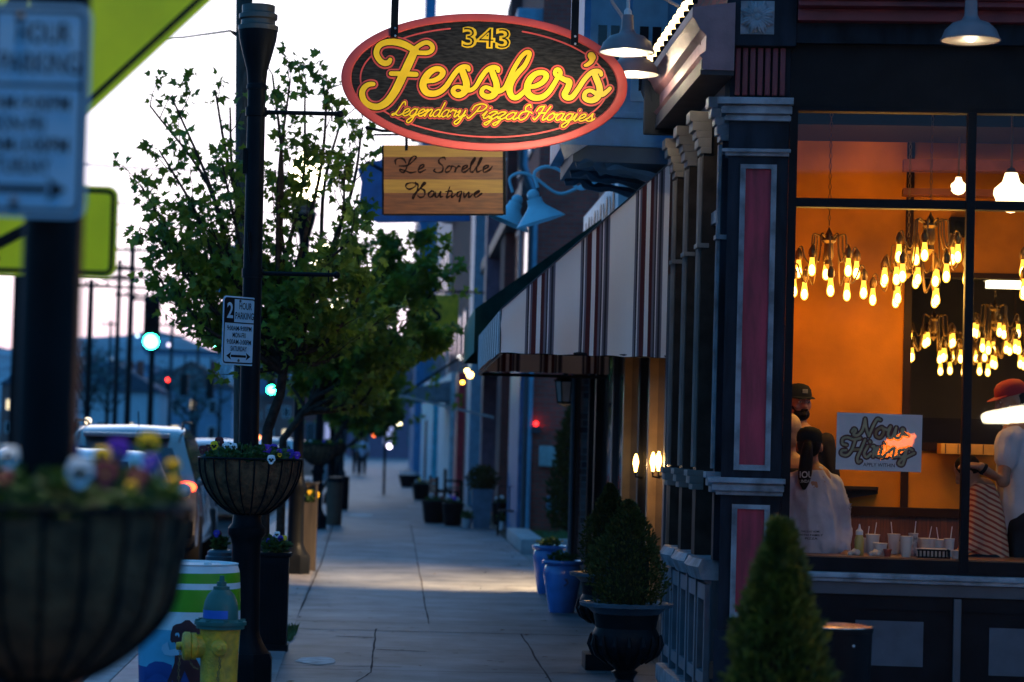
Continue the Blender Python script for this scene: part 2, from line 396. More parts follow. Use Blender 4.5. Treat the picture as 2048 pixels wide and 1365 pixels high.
GL = {
 'a': (1.12, [[(.9, .85), (.5, 1), (.12, .6), (.12, .2), (.4, 0), (.75, .3), (.9, .95)], [(.9, .98), (.82, .3), (1.0, 0), (1.25, .3)]]),
 'o': (1.05, [[(.5, 1), (.12, .6), (.15, .1), (.5, 0), (.85, .4), (.75, .9), (.5, 1), (.8, .8), (1.15, .85)]]),
 'e': (.95, [[(-.05, .2), (.5, .45), (.82, .78), (.6, 1.0), (.2, .75), (.12, .3), (.4, 0), (.75, .08), (1.08, .4)]]),
 'g': (1.1, [[(.9, .85), (.5, 1), (.12, .6), (.12, .2), (.4, 0), (.75, .3), (.9, .95)], [(.9, .98), (.75, -.4), (.4, -.95), (.05, -.75), (.3, -.35), (1.2, .3)]]),
 'n': (1.1, [[(0, .7), (.2, 1), (.3, .8), (.15, 0)], [(.2, .4), (.6, .97), (.87, .85), (.77, .2), (.95, 0), (1.2, .35)]]),
 'd': (1.15, [[(.9, .85), (.5, 1), (.12, .6), (.12, .2), (.4, 0), (.75, .3), (.9, .95)], [(1.05, 2.0), (.87, .3), (1.05, 0), (1.25, .3)]]),
 'r': (.98, [[(0, .7), (.25, 1.08), (.36, .9), (.72, .92), (.65, .3), (.8, 0), (1.08, .35)]]),
 'y': (1.1, [[(0, .7), (.2, 1), (.3, .8), (.2, .3), (.45, .05), (.75, .3), (.95, 1)], [(.95, 1), (.75, -.4), (.4, -.95), (.05, -.75), (.3, -.35), (1.2, .35)]]),
 'i': (.62, [[(0, .4), (.3, 1), (.2, .2), (.42, 0), (.72, .35)], [(.42, 1.42), (.46, 1.52)]]),
 'z': (.9, [[(0, .7), (.3, 1), (.75, .9), (.2, .1), (.5, .1), (.55, -.3), (.3, -.9), (.0, -.7), (.4, -.3), (1.0, .35)]]),
 's': (.95, [[(0, .2), (.4, .6), (.65, 1.1), (.7, .7), (.8, .2), (.5, 0), (.15, .15)], [(.55, 0), (.85, .12), (1.1, .4)]]),
 'l': (.62, [[(0, .3), (.6, 1.3), (.75, 1.9), (.5, 1.95), (.27, 1.0), (.2, .2), (.42, 0), (.74, .35)]]),
 't': (.64, [[(0, .4), (.45, 1.7), (.25, .3), (.45, 0), (.75, .35)], [(.05, 1.2), (.7, 1.25)]]),
 'u': (1.15, [[(0, .5), (.3, 1), (.2, .3), (.4, 0), (.75, .35), (.9, 1)], [(.9, 1), (.8, .3), (1.0, 0), (1.28, .35)]]),
 'q': (1.15, [[(.9, .85), (.5, 1), (.12, .6), (.12, .2), (.4, 0), (.75, .3), (.9, .95)], [(.9, .98), (.78, -1), (1.0, -.8), (1.2, .3)]]),
 'w': (1.4, [[(0, .5), (.25, 1), (.2, .3), (.4, 0), (.7, .3), (.8, 1)], [(.8, 1), (.75, .3), (.95, 0), (1.25, .3), (1.3, 1), (1.5, .85)]]),
 'L': (1.3, [[(1.3, 1.5), (1.1, 1.95), (.8, 1.7), (.6, .8), (.3, .05), (0, .1), (.3, .3), (.9, 0), (1.3, .25)]]),
 'P': (1.4, [[(.75, 1.6), (.5, .6), (.2, -.1), (-.05, .1)], [(.1, 1.1), (.2, 1.7), (.8, 2.0), (1.4, 1.7), (1.2, 1.1), (.7, .9)]]),
 '&': (1.5, [[(1.0, 1.6), (.75, 1.95), (.38, 1.6), (.55, 1.15), (.85, 1.1)], [(.85, 1.1), (.2, .9), (0, .35), (.4, -.05), (.9, .3), (1.05, 1.0), (1.4, .85)]]),
 'H': (1.6, [[(.0, 1.2), (.2, 1.75), (.75, 1.9)], [(.75, 1.9), (.55, .8), (.2, 0), (-.1, .2)], [(1.5, 1.9), (1.2, .9), (1.1, .1), (1.35, 0), (1.6, .3)], [(.35, .9), (1.25, 1.0)]]),
 'S': (1.35, [[(1.35, 1.5), (1.2, 1.95), (.75, 1.85), (.65, 1.3), (.95, .7), (.75, .1), (.25, .0), (0, .35), (.2, .5)]]),
 'B': (1.6, [[(.95, 1.7), (.65, .7), (.4, -.1)], [(.3, .9), (-.2, 1.2), (.0, 1.8), (.6, 1.95), (.95, 1.5)], [(.8, 1.1), (1.3, 2.0), (1.5, 1.6), (1.0, 1.05), (1.45, .6), (1.1, .0), (.75, .15)]]),
 'N': (1.85, [[(0, .6), (-.15, .1), (.2, 0), (.5, .6), (.8, 1.85)], [(.8, 1.85), (1.0, .9), (1.2, .05)], [(1.2, .05), (1.5, 1.2), (1.75, 1.85), (2.0, 1.7)]]),
}
def script_word(txt, slant=0.28):
    out = []; x = 0
    for c in txt:
        if c == ' ': x += .55; continue
        adv, st = GL[c]
        for s in st: out.append([(x + a + b * slant, b) for a, b in s])
        x += adv
    return out, x
def script_mb(mb, txt, O, X, Z, w, xh, wid, h, slant=0.28):
    st, L = script_word(txt, slant)
    X = Vector(X).normalized(); Z = Vector(Z).normalized(); O = Vector(O); sx = w / L
    for s in st:
        stroke_mb(mb, [O + X * (a * sx) + Z * (b * xh) for a, b in s], wid, X, Z, h, 5)
# ================================================================ materials in use
M_black = mat('black_paint', (0.006, 0.007, 0.010), 0.45, var=0.2, bump=0.05)
M_iron = mat('cast_iron', (0.007, 0.009, 0.012), 0.42, 0.3, bump=0.12, bscale=90)
M_navy = mat('navy_paint', (0.012, 0.018, 0.028), 0.5, bump=0.15, var=0.4, scale=4, stretch=(2, 2, .5))
M_slate = mat('slate_paint', (0.040, 0.050, 0.066), 0.55, bump=0.06, scale=4)
M_trim = mat('pale_blue_trim', (0.20, 0.225, 0.26), 0.55, bump=0.3, var=0.35, scale=7)
M_pink = mat('crimson_panel', (0.30, 0.018, 0.045), 0.6, bump=0.2, scale=5, var=0.28, stretch=(3, 3, .5))
M_crim = mat('crimson_cornice', (0.15, 0.016, 0.028), 0.5, bump=0.08)
M_white = mat('white_paint', (0.75, 0.76, 0.78), 0.5, bump=0.03, var=0.06)
M_stucco = mat('pale_stucco', (0.24, 0.25, 0.28), 0.8, bump=0.15, scale=3)
M_brown = mat('brown_window_frame', (0.035, 0.026, 0.022), 0.5, var=0.25, scale=8)
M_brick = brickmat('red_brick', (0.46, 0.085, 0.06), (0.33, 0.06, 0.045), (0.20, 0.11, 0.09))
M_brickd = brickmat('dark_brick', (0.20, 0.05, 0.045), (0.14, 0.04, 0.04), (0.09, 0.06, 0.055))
M_brickp = brickmat('speckled_brick', (0.42, 0.33, 0.33), (0.16, 0.10, 0.11), (0.35, 0.33, 0.34))
M_blue = mat('street_blue_paint', (0.05, 0.24, 0.46), 0.5, var=0.15)
M_lblue = mat('light_blue_paint', (0.15, 0.34, 0.48), 0.45, var=0.1)
M_dglass = mat('dark_window_glass', (0.012, 0.014, 0.018), 0.08, var=0.1, spec=0.6)
M_glass = glassmat('shop_window_glass', refl=1.0)

# ================================================================ ground
TH = math.atan(0.0145)           # the kerb runs a touch off the shop fronts
def curbx(y): return -2.04 - 0.0145 * (y - 16.3)
def roadmat():
    m = mat('asphalt', (0.040, 0.042, 0.046), 0.8, var=0.25, scale=1.2, bump=0.35, bscale=120); return m
def pavemat(name, base, slab):
    m = bpy.data.materials.new(name); m.use_nodes = True
    t = m.node_tree; b = t.nodes['Principled BSDF']; b.inputs['Roughness'].default_value = 0.52
    tcn = N(t, 'ShaderNodeTexCoord'); s = N(t, 'ShaderNodeSeparateXYZ'); t.links.new(tcn.outputs['Object'], s.inputs[0])
    dv = N(t, 'ShaderNodeMath', operation='DIVIDE'); dv.inputs[1].default_value = slab; t.links.new(s.outputs['Y'], dv.inputs[0])
    fl = N(t, 'ShaderNodeMath', operation='FLOOR'); t.links.new(dv.outputs[0], fl.inputs[0])
    gx = N(t, 'ShaderNodeMath', operation='GREATER_THAN'); gx.inputs[1].default_value = 0.36; t.links.new(s.outputs['X'], gx.inputs[0])
    ad = N(t, 'ShaderNodeMath', operation='MULTIPLY_ADD'); ad.inputs[1].default_value = 31.7; t.links.new(gx.outputs[0], ad.inputs[0]); t.links.new(fl.outputs[0], ad.inputs[2])
    wn = N(t, 'ShaderNodeTexWhiteNoise', noise_dimensions='1D'); t.links.new(ad.outputs[0], wn.inputs['W'])
    n1 = N(t, 'ShaderNodeTexNoise'); n1.inputs['Scale'].default_value = 1.7; n1.inputs['Detail'].default_value = 8; n1.inputs['Roughness'].default_value = 0.65
    n2 = N(t, 'ShaderNodeTexNoise'); n2.inputs['Scale'].default_value = 60; n2.inputs['Detail'].default_value = 3
    mp = N(t, 'ShaderNodeMapping'); mp.inputs['Scale'].default_value = (0.8, 0.8, 1)
    t.links.new(tcn.outputs['Object'], mp.inputs[0]); t.links.new(mp.outputs[0], n1.inputs[0]); t.links.new(tcn.outputs['Object'], n2.inputs[0])
    r1 = N(t, 'ShaderNodeMapRange'); r1.inputs['From Min'].default_value = 0.3; r1.inputs['From Max'].default_value = 0.7; r1.inputs['To Min'].default_value = 0.30; r1.inputs['To Max'].default_value = 1.45
    r2 = N(t, 'ShaderNodeMapRange'); r2.inputs['To Min'].default_value = 0.8; r2.inputs['To Max'].default_value = 1.2
    r3 = N(t, 'ShaderNodeMapRange'); r3.inputs['To Min'].default_value = 0.75; r3.inputs['To Max'].default_value = 1.15
    t.links.new(n1.outputs['Fac'], r1.inputs[0]); t.links.new(n2.outputs['Fac'], r2.inputs[0]); t.links.new(wn.outputs['Value'], r3.inputs[0])
    m1 = N(t, 'ShaderNodeMath', operation='MULTIPLY'); m2 = N(t, 'ShaderNodeMath', operation='MULTIPLY')
    t.links.new(r1.outputs[0], m1.inputs[0]); t.links.new(r2.outputs[0], m1.inputs[1]); t.links.new(m1.outputs[0], m2.inputs[0]); t.links.new(r3.outputs[0], m2.inputs[1])
    mx = N(t, 'ShaderNodeMix', data_type='RGBA', blend_type='MULTIPLY'); mx.inputs['Factor'].default_value = 1; mx.inputs['A'].default_value = (*base, 1)
    t.links.new(m2.outputs[0], mx.inputs['B']); t.links.new(mx.outputs['Result'], b.inputs['Base Color'])
    bp = N(t, 'ShaderNodeBump'); bp.inputs['Strength'].default_value = 0.25; bp.inputs['Distance'].default_value = 0.004
    t.links.new(n2.outputs['Fac'], bp.inputs['Height']); t.links.new(bp.outputs[0], b.inputs['Normal'])
    return m
g = MB(); g.box((-900, -60, -0.5), (900, 1600, -0.17)); struct(g, 'ground', mat('dry_ground', (0.07, 0.08, 0.06), 0.9, var=0.3, scale=0.4))
RX = Matrix.Translation((curbx(0), 0, 0)) @ rotz(TH)
g = MB(RX); g.box((-12.5, -40, -0.17), (0, 560, -0.12)); struct(g, 'road', roadmat())
g = MB(RX); g.box((0.0, -40, -0.17), (0.17, 560, 0.012), bev=0.015); struct(g, 'kerb', mat('kerb_stone', (0.30, 0.31, 0.33), 0.7, bump=0.2))
g = MB(RX); g.box((0.17, -40, -0.17), (1.27, 560, 0.004)); struct(g, 'verge_paving', pavemat('verge_concrete', (0.19, 0.20, 0.22), 3.0))
pave_bottom = [(-0.78 + 0.0, -40), (6, -40), (6, 560), (-9, 560)]
g = MB(); g.box((-0.95, -40, -0.17), (9, 26.5, 0.0)); g.box((-0.95, 26.5, -0.17), (1.95, 100, 0.0)); g.box((-8, 100, -0.17), (1.5, 108, -0.11)); g.box((-3.0, 108, -0.17), (1.3, 520, 0.0)); g.box((.18, -38, -0.169), (3.6, 559, -0.004), X=RX)
struct(g, 'pavement', pavemat('pavement_concrete', (0.130, 0.152, 0.178), 1.52))
g = MB(); g.box((1.95, 26.5, -0.17), (12, 42, -0.03)); struct(g, 'alley', mat('alley_concrete', (0.16, 0.16, 0.17), 0.8, bump=0.3))
g = MB()
for k in range(5): g.box((-12.5 + 6.15, 10 + k * 60, -0.1185), (-12.5 + 6.27, 10 + k * 60 + 55, -0.116), X=RX)
struct(g, 'road_marking', mat('road_paint', (0.5, 0.42, 0.1), 0.7, var=0.3, scale=20))
# pavement joints and cracks
g = MB()
def crack(pts, w=0.012):
    for i in range(len(pts) - 1):
        a, b = Vector(pts[i]), Vector(pts[i + 1]); d = (b - a); nn = Vector((-d.y, d.x)).normalized() * w * rnd.uniform(.22, .42)
        h = 0.0025
        g.add([(a.x + nn.x, a.y + nn.y, h), (a.x - nn.x, a.y - nn.y, h), (b.x - nn.x, b.y - nn.y, h), (b.x + nn.x, b.y + nn.y, h)], [(0, 1, 2, 3)])
def jline(x0, y0, x1, y1, w=0.012, jit=0.006, n=14):
    pts = []
    for i in range(n + 1):
        t = i / n; pts.append((x0 + (x1 - x0) * t + rnd.uniform(-jit, jit) * (abs(y1 - y0) > abs(x1 - x0)), y0 + (y1 - y0) * t + rnd.uniform(-jit, jit) * 2 * (abs(x1 - x0) >= abs(y1 - y0))))
    crack(pts, w)
jline(0.36, 22.3, 0.36, 48, 0.022, n=40); jline(-0.12, 17.6, -0.12, 21.6, 0.02); jline(1.15, 16.6, 1.16, 21.4, 0.022)
jline(1.16, 13, 1.45, 16.6, .02); jline(-.12, 17.6, -.30, 16.3, .016)
jline(-0.79, 12, -0.93, 32, 0.03, n=30); jline(-0.93, 32, -1.5, 72, 0.03, n=30)
yy = 13.2; k = 0
while yy < 62:
    if abs(yy - 20) > .9: jline(-0.8 - 0.0145 * (yy - 16), yy, 2.0, yy + rnd.uniform(-.05, .05), 0.020 if yy < 30 else 0.035)
    yy += 1.52; k += 1
jline(-0.8, 21.4, 2.0, 21.35, 0.04); jline(-.8, 18.0, .1, 18.05, .03); jline(-.1, 19.5, .3, 19.4, .05); jline(-.45, 20.7, -.12, 20.65, .05); jline(1.2, 17.9, 2.0, 17.85, .035)
struct(g, 'pavement_joints', mat('joint_dirt', (0.05, 0.05, 0.055), 0.9))
# pale worn patches on the slabs
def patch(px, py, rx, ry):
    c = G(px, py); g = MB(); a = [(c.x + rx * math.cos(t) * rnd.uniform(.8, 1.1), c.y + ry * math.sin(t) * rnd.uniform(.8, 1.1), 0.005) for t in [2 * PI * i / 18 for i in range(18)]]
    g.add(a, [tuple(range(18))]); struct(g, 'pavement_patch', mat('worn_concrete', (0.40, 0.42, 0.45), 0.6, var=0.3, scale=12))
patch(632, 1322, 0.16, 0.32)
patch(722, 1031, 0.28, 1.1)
# lawn in the alley with its kerb
g = MB(); g.box((2.35, 37.6, -0.03), (10, 41.95, 0.14)); tag(g.build('lawn', mat('lawn_soil', (0.03, 0.07, 0.02), 0.95, var=0.4, scale=18)), kind='structure')
g = MB()
for i in range(2600):
    x = rnd.uniform(2.4, 5.5); y = rnd.uniform(37.7, 41.8); h = rnd.uniform(.04, .11); a = rnd.uniform(0, PI); dx, dy = math.cos(a) * .012, math.sin(a) * .012
    g.add([(x - dx, y - dy, .14), (x + dx, y + dy, .14), (x + rnd.uniform(-.03, .03), y + rnd.uniform(-.03, .03), .14 + h)], [(0, 1, 2)])
tag(g.build('grass', mat('grass_blade', (0.05, 0.12, 0.03), 0.7), fix=False), 'low green grass growing beside the brick wall with a lantern', 'grass', kind='stuff')
g = MB(); g.box((1.98, 37.2, -0.03), (2.34, 41.9, 0.20), bev=0.02); g.box((2.36, 37.2, -0.03), (3.05, 37.58, 0.20), bev=0.02)
tag(g.build('concrete_kerb', mat('kerb_stone', (0.3, 0.31, 0.33))), 'low concrete kerb around the grass patch beside the alley', 'kerb')
g = MB(); g.box((3.06, 37.19, -0.03), (4.6, 37.58, 0.205), bev=0.02)
tag(g.build('yellow_kerb', mat('yellow_kerb_paint', (0.62, 0.46, 0.06), 0.7, var=0.3)), 'yellow painted end of the low kerb in the alley', 'kerb')
# the planted square in the verge
g = MB()
for i in range(900):
    c = (-.97 + rnd.uniform(-.19, .17), 20.7 + rnd.uniform(-.7, .7)); h = rnd.uniform(.02, .07); a = rnd.uniform(0, PI); dx, dy = math.cos(a) * .01, math.sin(a) * .01
    g.add([(c[0] - dx, c[1] - dy, .004), (c[0] + dx, c[1] + dy, .004), (c[0] + rnd.uniform(-.03, .03), c[1] + rnd.uniform(-.03, .03), h)], [(0, 1, 2)])
tag(g.build('weeds', mat('grass_blade', (0.05, 0.12, 0.03)), fix=False), 'small patch of green weeds at the edge of the pavement behind the black bin', 'weeds', kind='stuff')

# ================================================================ corner building
O2 = Vector((2.05, 15.10, 0)); TA = R(-8)
FW = Matrix.Translation(O2) @ rotz(TA); FWI = FW.inverted()
def U(px, py, d=0.0):
    """pixel -> (u, z) on the plane d metres inside the shop window wall"""
    o = FWI @ EYE; r = (FWI.to_3x3() @ ray(px, py)); t = (d - o.y) / r.y; p = o + r * t; return p.x, p.z
def IN(px, py, d):
    u, z = U(px, py, d); return FW @ Vector((u, d, z))
B = thing('corner_shop', O2, 'dark corner pizza shop with crimson panelled corner pillar and lit window', 'building', rz=TA)
def wb(mb, px0, py0, px1, py1, d0, d1, bev=0.0):
    u0, z1 = U(px0, py0, d0); u1, z0 = U(px1, py1, d0); mb.box((u0, d0, z0), (u1, d1, z1), bev=bev)
UR = 3.3
zt = U(1510, 195)[1]
def uz(px, py): return U(px, py)
# pillar
pil = MB(FW); cu0, cu1 = U(1450, 600)[0], U(1571, 600)[0]
pil.box((cu0, 0.0, 0.0), (cu1, 0.30, 4.85)); pil.box((cu0 - .02, -0.035, 0.0), (cu1 + .01, 0, U(1500, 1262)[1]))
pillar = pil.build('corner_pillar', M_navy, B)
g = MB(FW)
for (a, b, c, d_) in ((1474, 1547, 330, 941), (1455, 1531, 1010, 1236)):
    u0 = U(a, (c + d_) / 2)[0] - 0.0; u1 = U(b, (c + d_) / 2)[0]; z1 = U(1510, c)[1]; z0 = U(1500, d_)[1]
    if c > 1000: u0 += .02; u1 += .02
    w = 0.034
    g.box((u0, -0.028, z0), (u0 + w, 0, z1)); g.box((u1 - w, -0.028, z0), (u1, 0, z1)); g.box((u0 + w, -0.028, z1 - w * .8), (u1 - w, 0, z1)); g.box((u0 + w, -0.028, z0), (u1 - w, 0, z0 + w))
    g.box((u0 + w * .6, -0.036, z0 + w * .6), (u0 + w * .85, -0.028, z1 - w * .6)); g.box((u1 - w * .85, -0.036, z0 + w * .6), (u1 - w * .6, -0.028, z1 - w * .6))
    q = MB(FW); q.box((u0 + w, -0.006, z0 + w), (u1 - w, 0, z1 - w * .8)); q.build('crimson_panel', M_pink, pillar)
g.build('panel_moulding', M_trim, pillar)
g = MB(FW)
def mould(mb, z0, z1, prof, ua=cu0, ub=cu1, side=True):
    # horizontal stepped moulding; prof = list of (fraction of height from bottom, projection)
    for (a, b, pr) in prof:
        za, zb = z0 + (z1 - z0) * a, z0 + (z1 - z0) * b
        mb.box((ua - (pr if side else 0), -pr, za), (ub + (pr * .3 if side else 0), 0.12, zb), bev=0.004)
mould(g, U(1510, 243)[1], U(1510, 198)[1], [(0, .22, .03), (.22, .3, .018), (.3, .62, .05), (.62, .7, .035), (.7, 1, .075)]); g.build('capital', M_trim, pillar); g = MB(FW)
mould(g, U(1510, 313)[1], U(1510, 299)[1], [(0, .5, .02), (.5, 1, .04)]); g.build('collar_moulding', M_trim, pillar); g = MB(FW)
mould(g, U(1490, 991)[1], U(1490, 956)[1], [(0, .25, .03), (.25, .6, .055), (.6, .7, .04), (.7, 1, .08)])
g.build('waist_moulding', M_trim, pillar)
g = MB(FW); zz0, zz1 = U(1515, 193)[1], U(1515, 98)[1]
nfl = 7
for i in range(nfl):
    a = cu0 + .03 + (cu1 - cu0 - .05) * i / nfl; g.box((a, -0.045, zz0), (a + (cu1 - cu0 - .05) / nfl * .7, 0, zz1), bev=.008)
g.build('fluted_block', M_crim, pillar)
g = MB(FW); g.box((cu0 - .03, -0.10, U(1515, 97)[1]), (cu1 + .03, 0, 4.9), bev=.01); g.build('cornice_block', M_navy, pillar)
g = MB(FW)  # leaf rosette
uc, zc = U(1515, 36, -0.1); X0 = Matrix.Translation((uc, -0.105, zc))
for k in range(8):
    a = k * PI / 4 + PI / 8; L = 0.10 if k % 2 else 0.10
    for s_ in (-1, 0, 1):
        aa = a + s_ * .22; p = [Vector((math.cos(aa) * t * L * (1.1 if s_ == 0 else .95), -0.012 - .01 * math.sin(t * 3), math.sin(aa) * t * L * (1.1 if s_ == 0 else .95))) for t in (0.15, .4, .7, 1.0)]
        g.tube(p, [.012, .020, .016, .006], 6, X=X0)
g.ell((0, -0.02, 0), (.03, .02, .03), X0); g.box((-.105, -.004, -.105), (.105, .004, .105), X=X0)
g.build('rosette', M_trim, pillar)
# cornice over the window wall
g = MB(FW); zA = U(1800, 52)[1]; zB = U(1800, 28)[1]
g.box((cu1 + .035, -0.16, zA), (UR, 0.1, zB), bev=.01); g.box((cu1 + .035, -0.26, zB), (UR, 0.1, zB + .035), bev=.008); g.box((cu1 + .035, -0.30, zB + .035), (UR, 0.1, zB + .09), bev=.01)
g.box((cu1 + .035, -0.22, zB + .09), (UR, 0.1, zB + .5)); g.build('cornice', M_crim, B)
g = MB(FW); g.box((cu1 + .002, -0.07, U(1800, 92)[1]), (UR, 0.1, zA)); g.build('frieze', M_navy, B)
g = MB(FW); g.box((cu1 + .002, -0.004, U(1800, 216)[1]), (UR, 0.12, U(1800, 92)[1])); g.build('fascia', mat('black_fascia', (0.010, 0.010, 0.012), 0.5, bump=.25, bscale=200), B)
# upper wall (out of the picture, carries the cornices)
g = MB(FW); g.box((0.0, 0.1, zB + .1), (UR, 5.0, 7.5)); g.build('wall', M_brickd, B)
# window
zt0 = U(1760, 225)[1]; zm1, zm0 = U(1760, 399)[1], U(1760, 417)[1]; zb0 = U(1760, 1118)[1]; zs = U(1760, 1146)[1]
um0, um1 = U(1927, 700)[0], U(1944, 700)[0]; ul = U(1586, 700)[0]
g = MB(FW)
g.box((cu1 + .002, -0.02, zs), (ul, 0.08, zt0 + .03)); g.box((ul, -0.02, zt0), (UR, 0.08, zt0 + .03)); g.box((ul, -0.015, zm0), (UR, 0.08, zm1)); g.box((ul, -0.02, zs), (UR, 0.08, zb0))
g.box((um0, -0.035, zs + .001), (um1, 0.079, zt0 + .001), bev=.004)
win = g.build('shop_window', M_black, B)
for (a, b, c, d_) in ((ul, um0, zm1, zt0), (um1, UR, zm1, zt0), (ul, um0, zb0, zm0), (um1, UR, zb0, zm0)):
    q = MB(FW); q.add([(a, 0.03, c), (b, 0.03, c), (b, 0.03, d_), (a, 0.03, d_)], [(0, 1, 2, 3)]); q.build('pane', M_glass, win, smooth=0)
# bulkhead under the window
g = MB(FW); z1 = zs; z0 = U(1760, 1163)[1]
g.box((cu1 + .012, -0.075, z1 - .035), (UR, 0.08, z1 - .002), bev=.008); g.box((cu1 + .012, -0.055, z1 - .06), (UR, 0.08, z1 - .036), bev=.006); g.build('window_sill', M_trim, B)
g = MB(FW); zz = U(1760, 1190)[1]; g.box((cu1 + .012, -0.03, zz), (UR, .08, z1 - .062)); g.build('sill_board', M_slate, B)
g = MB(FW); g.box((cu1 + .012, 0.0, 0), (UR, .10, zz - .002)); g.box((cu1 + .012, -0.012, zz - .09), (UR, 0, zz - .003)); blk = g.build('bulkhead', M_black, B)
g = MB(FW)
for (a, b, c, d_) in ((1710, 1846, 1243, 1333), (1978, 2110, 1250, 1345)):
    u0 = U(a, 1290)[0]; u1 = U(b, 1290)[0]; g.box((u0, -0.006, U(1800, d_)[1]), (u1, 0, U(1800, c)[1])); g.build('bulkhead_panel', mat('grey_blue_panel', (.05, .065, .09), .6), blk); g = MB(FW)
g = MB(FW); g.box((U(1905, 1290)[0], -0.05, 0), (U(1920, 1290)[0], 0, zz - .01), bev=.005); g.build('bulkhead_batten', M_slate, blk)

# side front facing the pavement
YE = 17.62
def zs_(px, py, Y): return P(px, py, Y).z
zcap = 3.88; zsl = 0.98; ztr = 3.22; zmid = 1.50
g = MB(); g.box((2.05, 15.36, zcap), (2.35, YE, 4.42)); g.build('side_wall', M_stucco, B)
g = MB(); g.box((2.06, YE, 0), (2.4, YE + .05, 4.42)); g.build('side_pier', M_brown, B)
posts = [15.30, 15.98, 16.74, 17.46]
for i, y in enumerate(posts):
    w = .17 if i else .1
    g = MB(); mm = M_navy if i == 0 else M_brown
    x0 = 2.0 if i else 2.035
    g.box((x0, y, zsl), (2.30, y + w, zcap))
    pst = g.build('window_post', mm, B)
    g = MB()
    for (a, b, pr) in ((-.02, .05, .10), (-.08, -.02, .08), (-.13, -.08, .055), (-.19, -.13, .04), (-.23, -.19, .02)):
        g.box((x0 - pr, y - .02, zcap + a), (x0 + .05, y + w + .02, zcap + b), bev=.006)
    for (a, b, pr) in ((0, .04, .06), (-.05, 0, .045), (-.09, -.05, .025)): g.box((x0 - pr, y - .012, zmid + a), (x0 + .05, y + w + .012, zmid + b), bev=.005)
    for (a, b, pr) in ((2.9 + .12, 2.9 + .15, .03),): g.box((x0 - pr, y - .008, a), (x0 + .05, y + w + .008, b), bev=.004)
    g.box((x0 - .02, y + w * .3, zmid + .06), (x0, y + w * .45, zcap - .25)); g.box((x0 - .02, y + w * .7, zmid + .06), (x0, y + w * .85, zcap - .25))
    g.build('post_cap', M_trim if i == 0 else mat('warm_grey_trim', (0.17, 0.155, 0.15), .6), pst)
for i in range(4):
    y0 = (posts[i] + (.17 if i else .1)); y1 = posts[i + 1] if i < 3 else YE
    if y1 - y0 < .05: continue
    g = MB(); g.box((2.12, y0, zsl), (2.20, y0 + .06, zcap)); g.box((2.12, y1 - .06, zsl), (2.20, y1, zcap)); g.box((2.12, y0 + .06, zcap - .08), (2.2, y1 - .06, zcap)); 
    w_ = g.build('side_window', M_brown, B)
    g = MB(); g.box((2.06, y0, ztr - .05), (2.19, y1, ztr + .03)); g.build('transom_bar', M_trim, w_)
    g = MB(); g.add([(2.17, y0 + .06, zsl), (2.17, y1 - .06, zsl), (2.17, y1 - .06, zcap - .08), (2.17, y0 + .06, zcap - .08)], [(0, 1, 2, 3)]); g.build('pane', mat('dark_side_glass', (0.012, 0.010, 0.010), 0.22, spec=.35), w_)
    g = MB()   # bowed sill
    n = 7; ym = (y0 + y1) / 2
    def arc(zq, pr): return [Vector((2.0 - pr * math.sin(PI * (j + 0.8) / (n + .6)) ** .5, y0 - .05 + (y1 - y0 + .1) * j / (n - 1), zq)) for j in range(n)]
    g.loft([[Vector((2.28, y0 - .05, zsl)), *arc(zsl, .05), Vector((2.28, y1 + .05, zsl))], [Vector((2.28, y0 - .05, zsl - .05)), *arc(zsl - .05, .09), Vector((2.28, y1 + .05, zsl - .05))], [Vector((2.28, y0 - .05, zsl - .13)), *arc(zsl - .13, .05), Vector((2.28, y1 + .05, zsl - .13))]])
    g.build('sill', M_trim, w_)
g = MB(); g.box((2.03, 15.3, 0.12), (2.3, YE, zsl - .13)); side = g.build('side_bulkhead', M_slate, B)
g = MB()
yy = 15.34
while yy < YE - .3:
    g.box((1.995, yy, .18), (2.03, yy + .05, zsl - .16)); g.box((1.995, yy + .34, .18), (2.03, yy + .39, zsl - .16)); g.box((1.995, yy + .05, .18), (2.03, yy + .34, .26)); g.box((1.995, yy + .05, zsl - .26), (2.03, yy + .34, zsl - .16)); g.box((1.985, yy + .40, .1), (2.03, yy + .46, zsl - .14))
    yy += .47
g.build('panel_frames', mat('grey_blue_trim', (0.13, 0.15, 0.18), .5), side)
g = MB(); g.box((1.94, 15.2, 0), (2.3, YE, .12), bev=.02); g.build('plinth', M_trim, side)
# cornice along the side with its bulbs
g = MB(); ya, yb = 14.95, 17.62
prof = [(2.05, 4.05), (1.85, 4.05), (1.85, 4.12), (1.83, 4.14), (1.87, 4.17), (1.87, 4.27), (1.83, 4.30), (1.80, 4.36), (1.78, 4.38), (1.78, 4.44), (2.05, 4.48)]
g.loft([[Vector((x, ya, z)) for x, z in prof], [Vector((x, yb, z)) for x, z in prof]])
sc_ = g.build('side_cornice', mat('dusky_rose_cornice', (0.22, 0.11, 0.12), .5, bump=.1), B, smooth=20)
g = MB(); g.box((1.84, ya + .01, 4.02), (2.05, yb - .01, 4.05)); g.box((1.845, ya, 4.055), (1.849, yb, 4.115)); g.build('soffit', mat('dark_soffit', (0.05, 0.045, 0.05), .6), sc_)
g = MB(); g.box((1.76, yb, 3.98), (2.05, yb + .09, 4.5), bev=.02); g.tube([(1.80, yb + .045, 4.45), (1.79, yb + .045, 4.3), (1.84, yb + .045, 4.15), (1.83, yb + .045, 4.0)], [.05, .055, .04, .03], 8); g.build('end_bracket', M_navy, sc_)
M_bulb = emat('marquee_bulb', (1.0, 0.70, 0.30), 7.0)
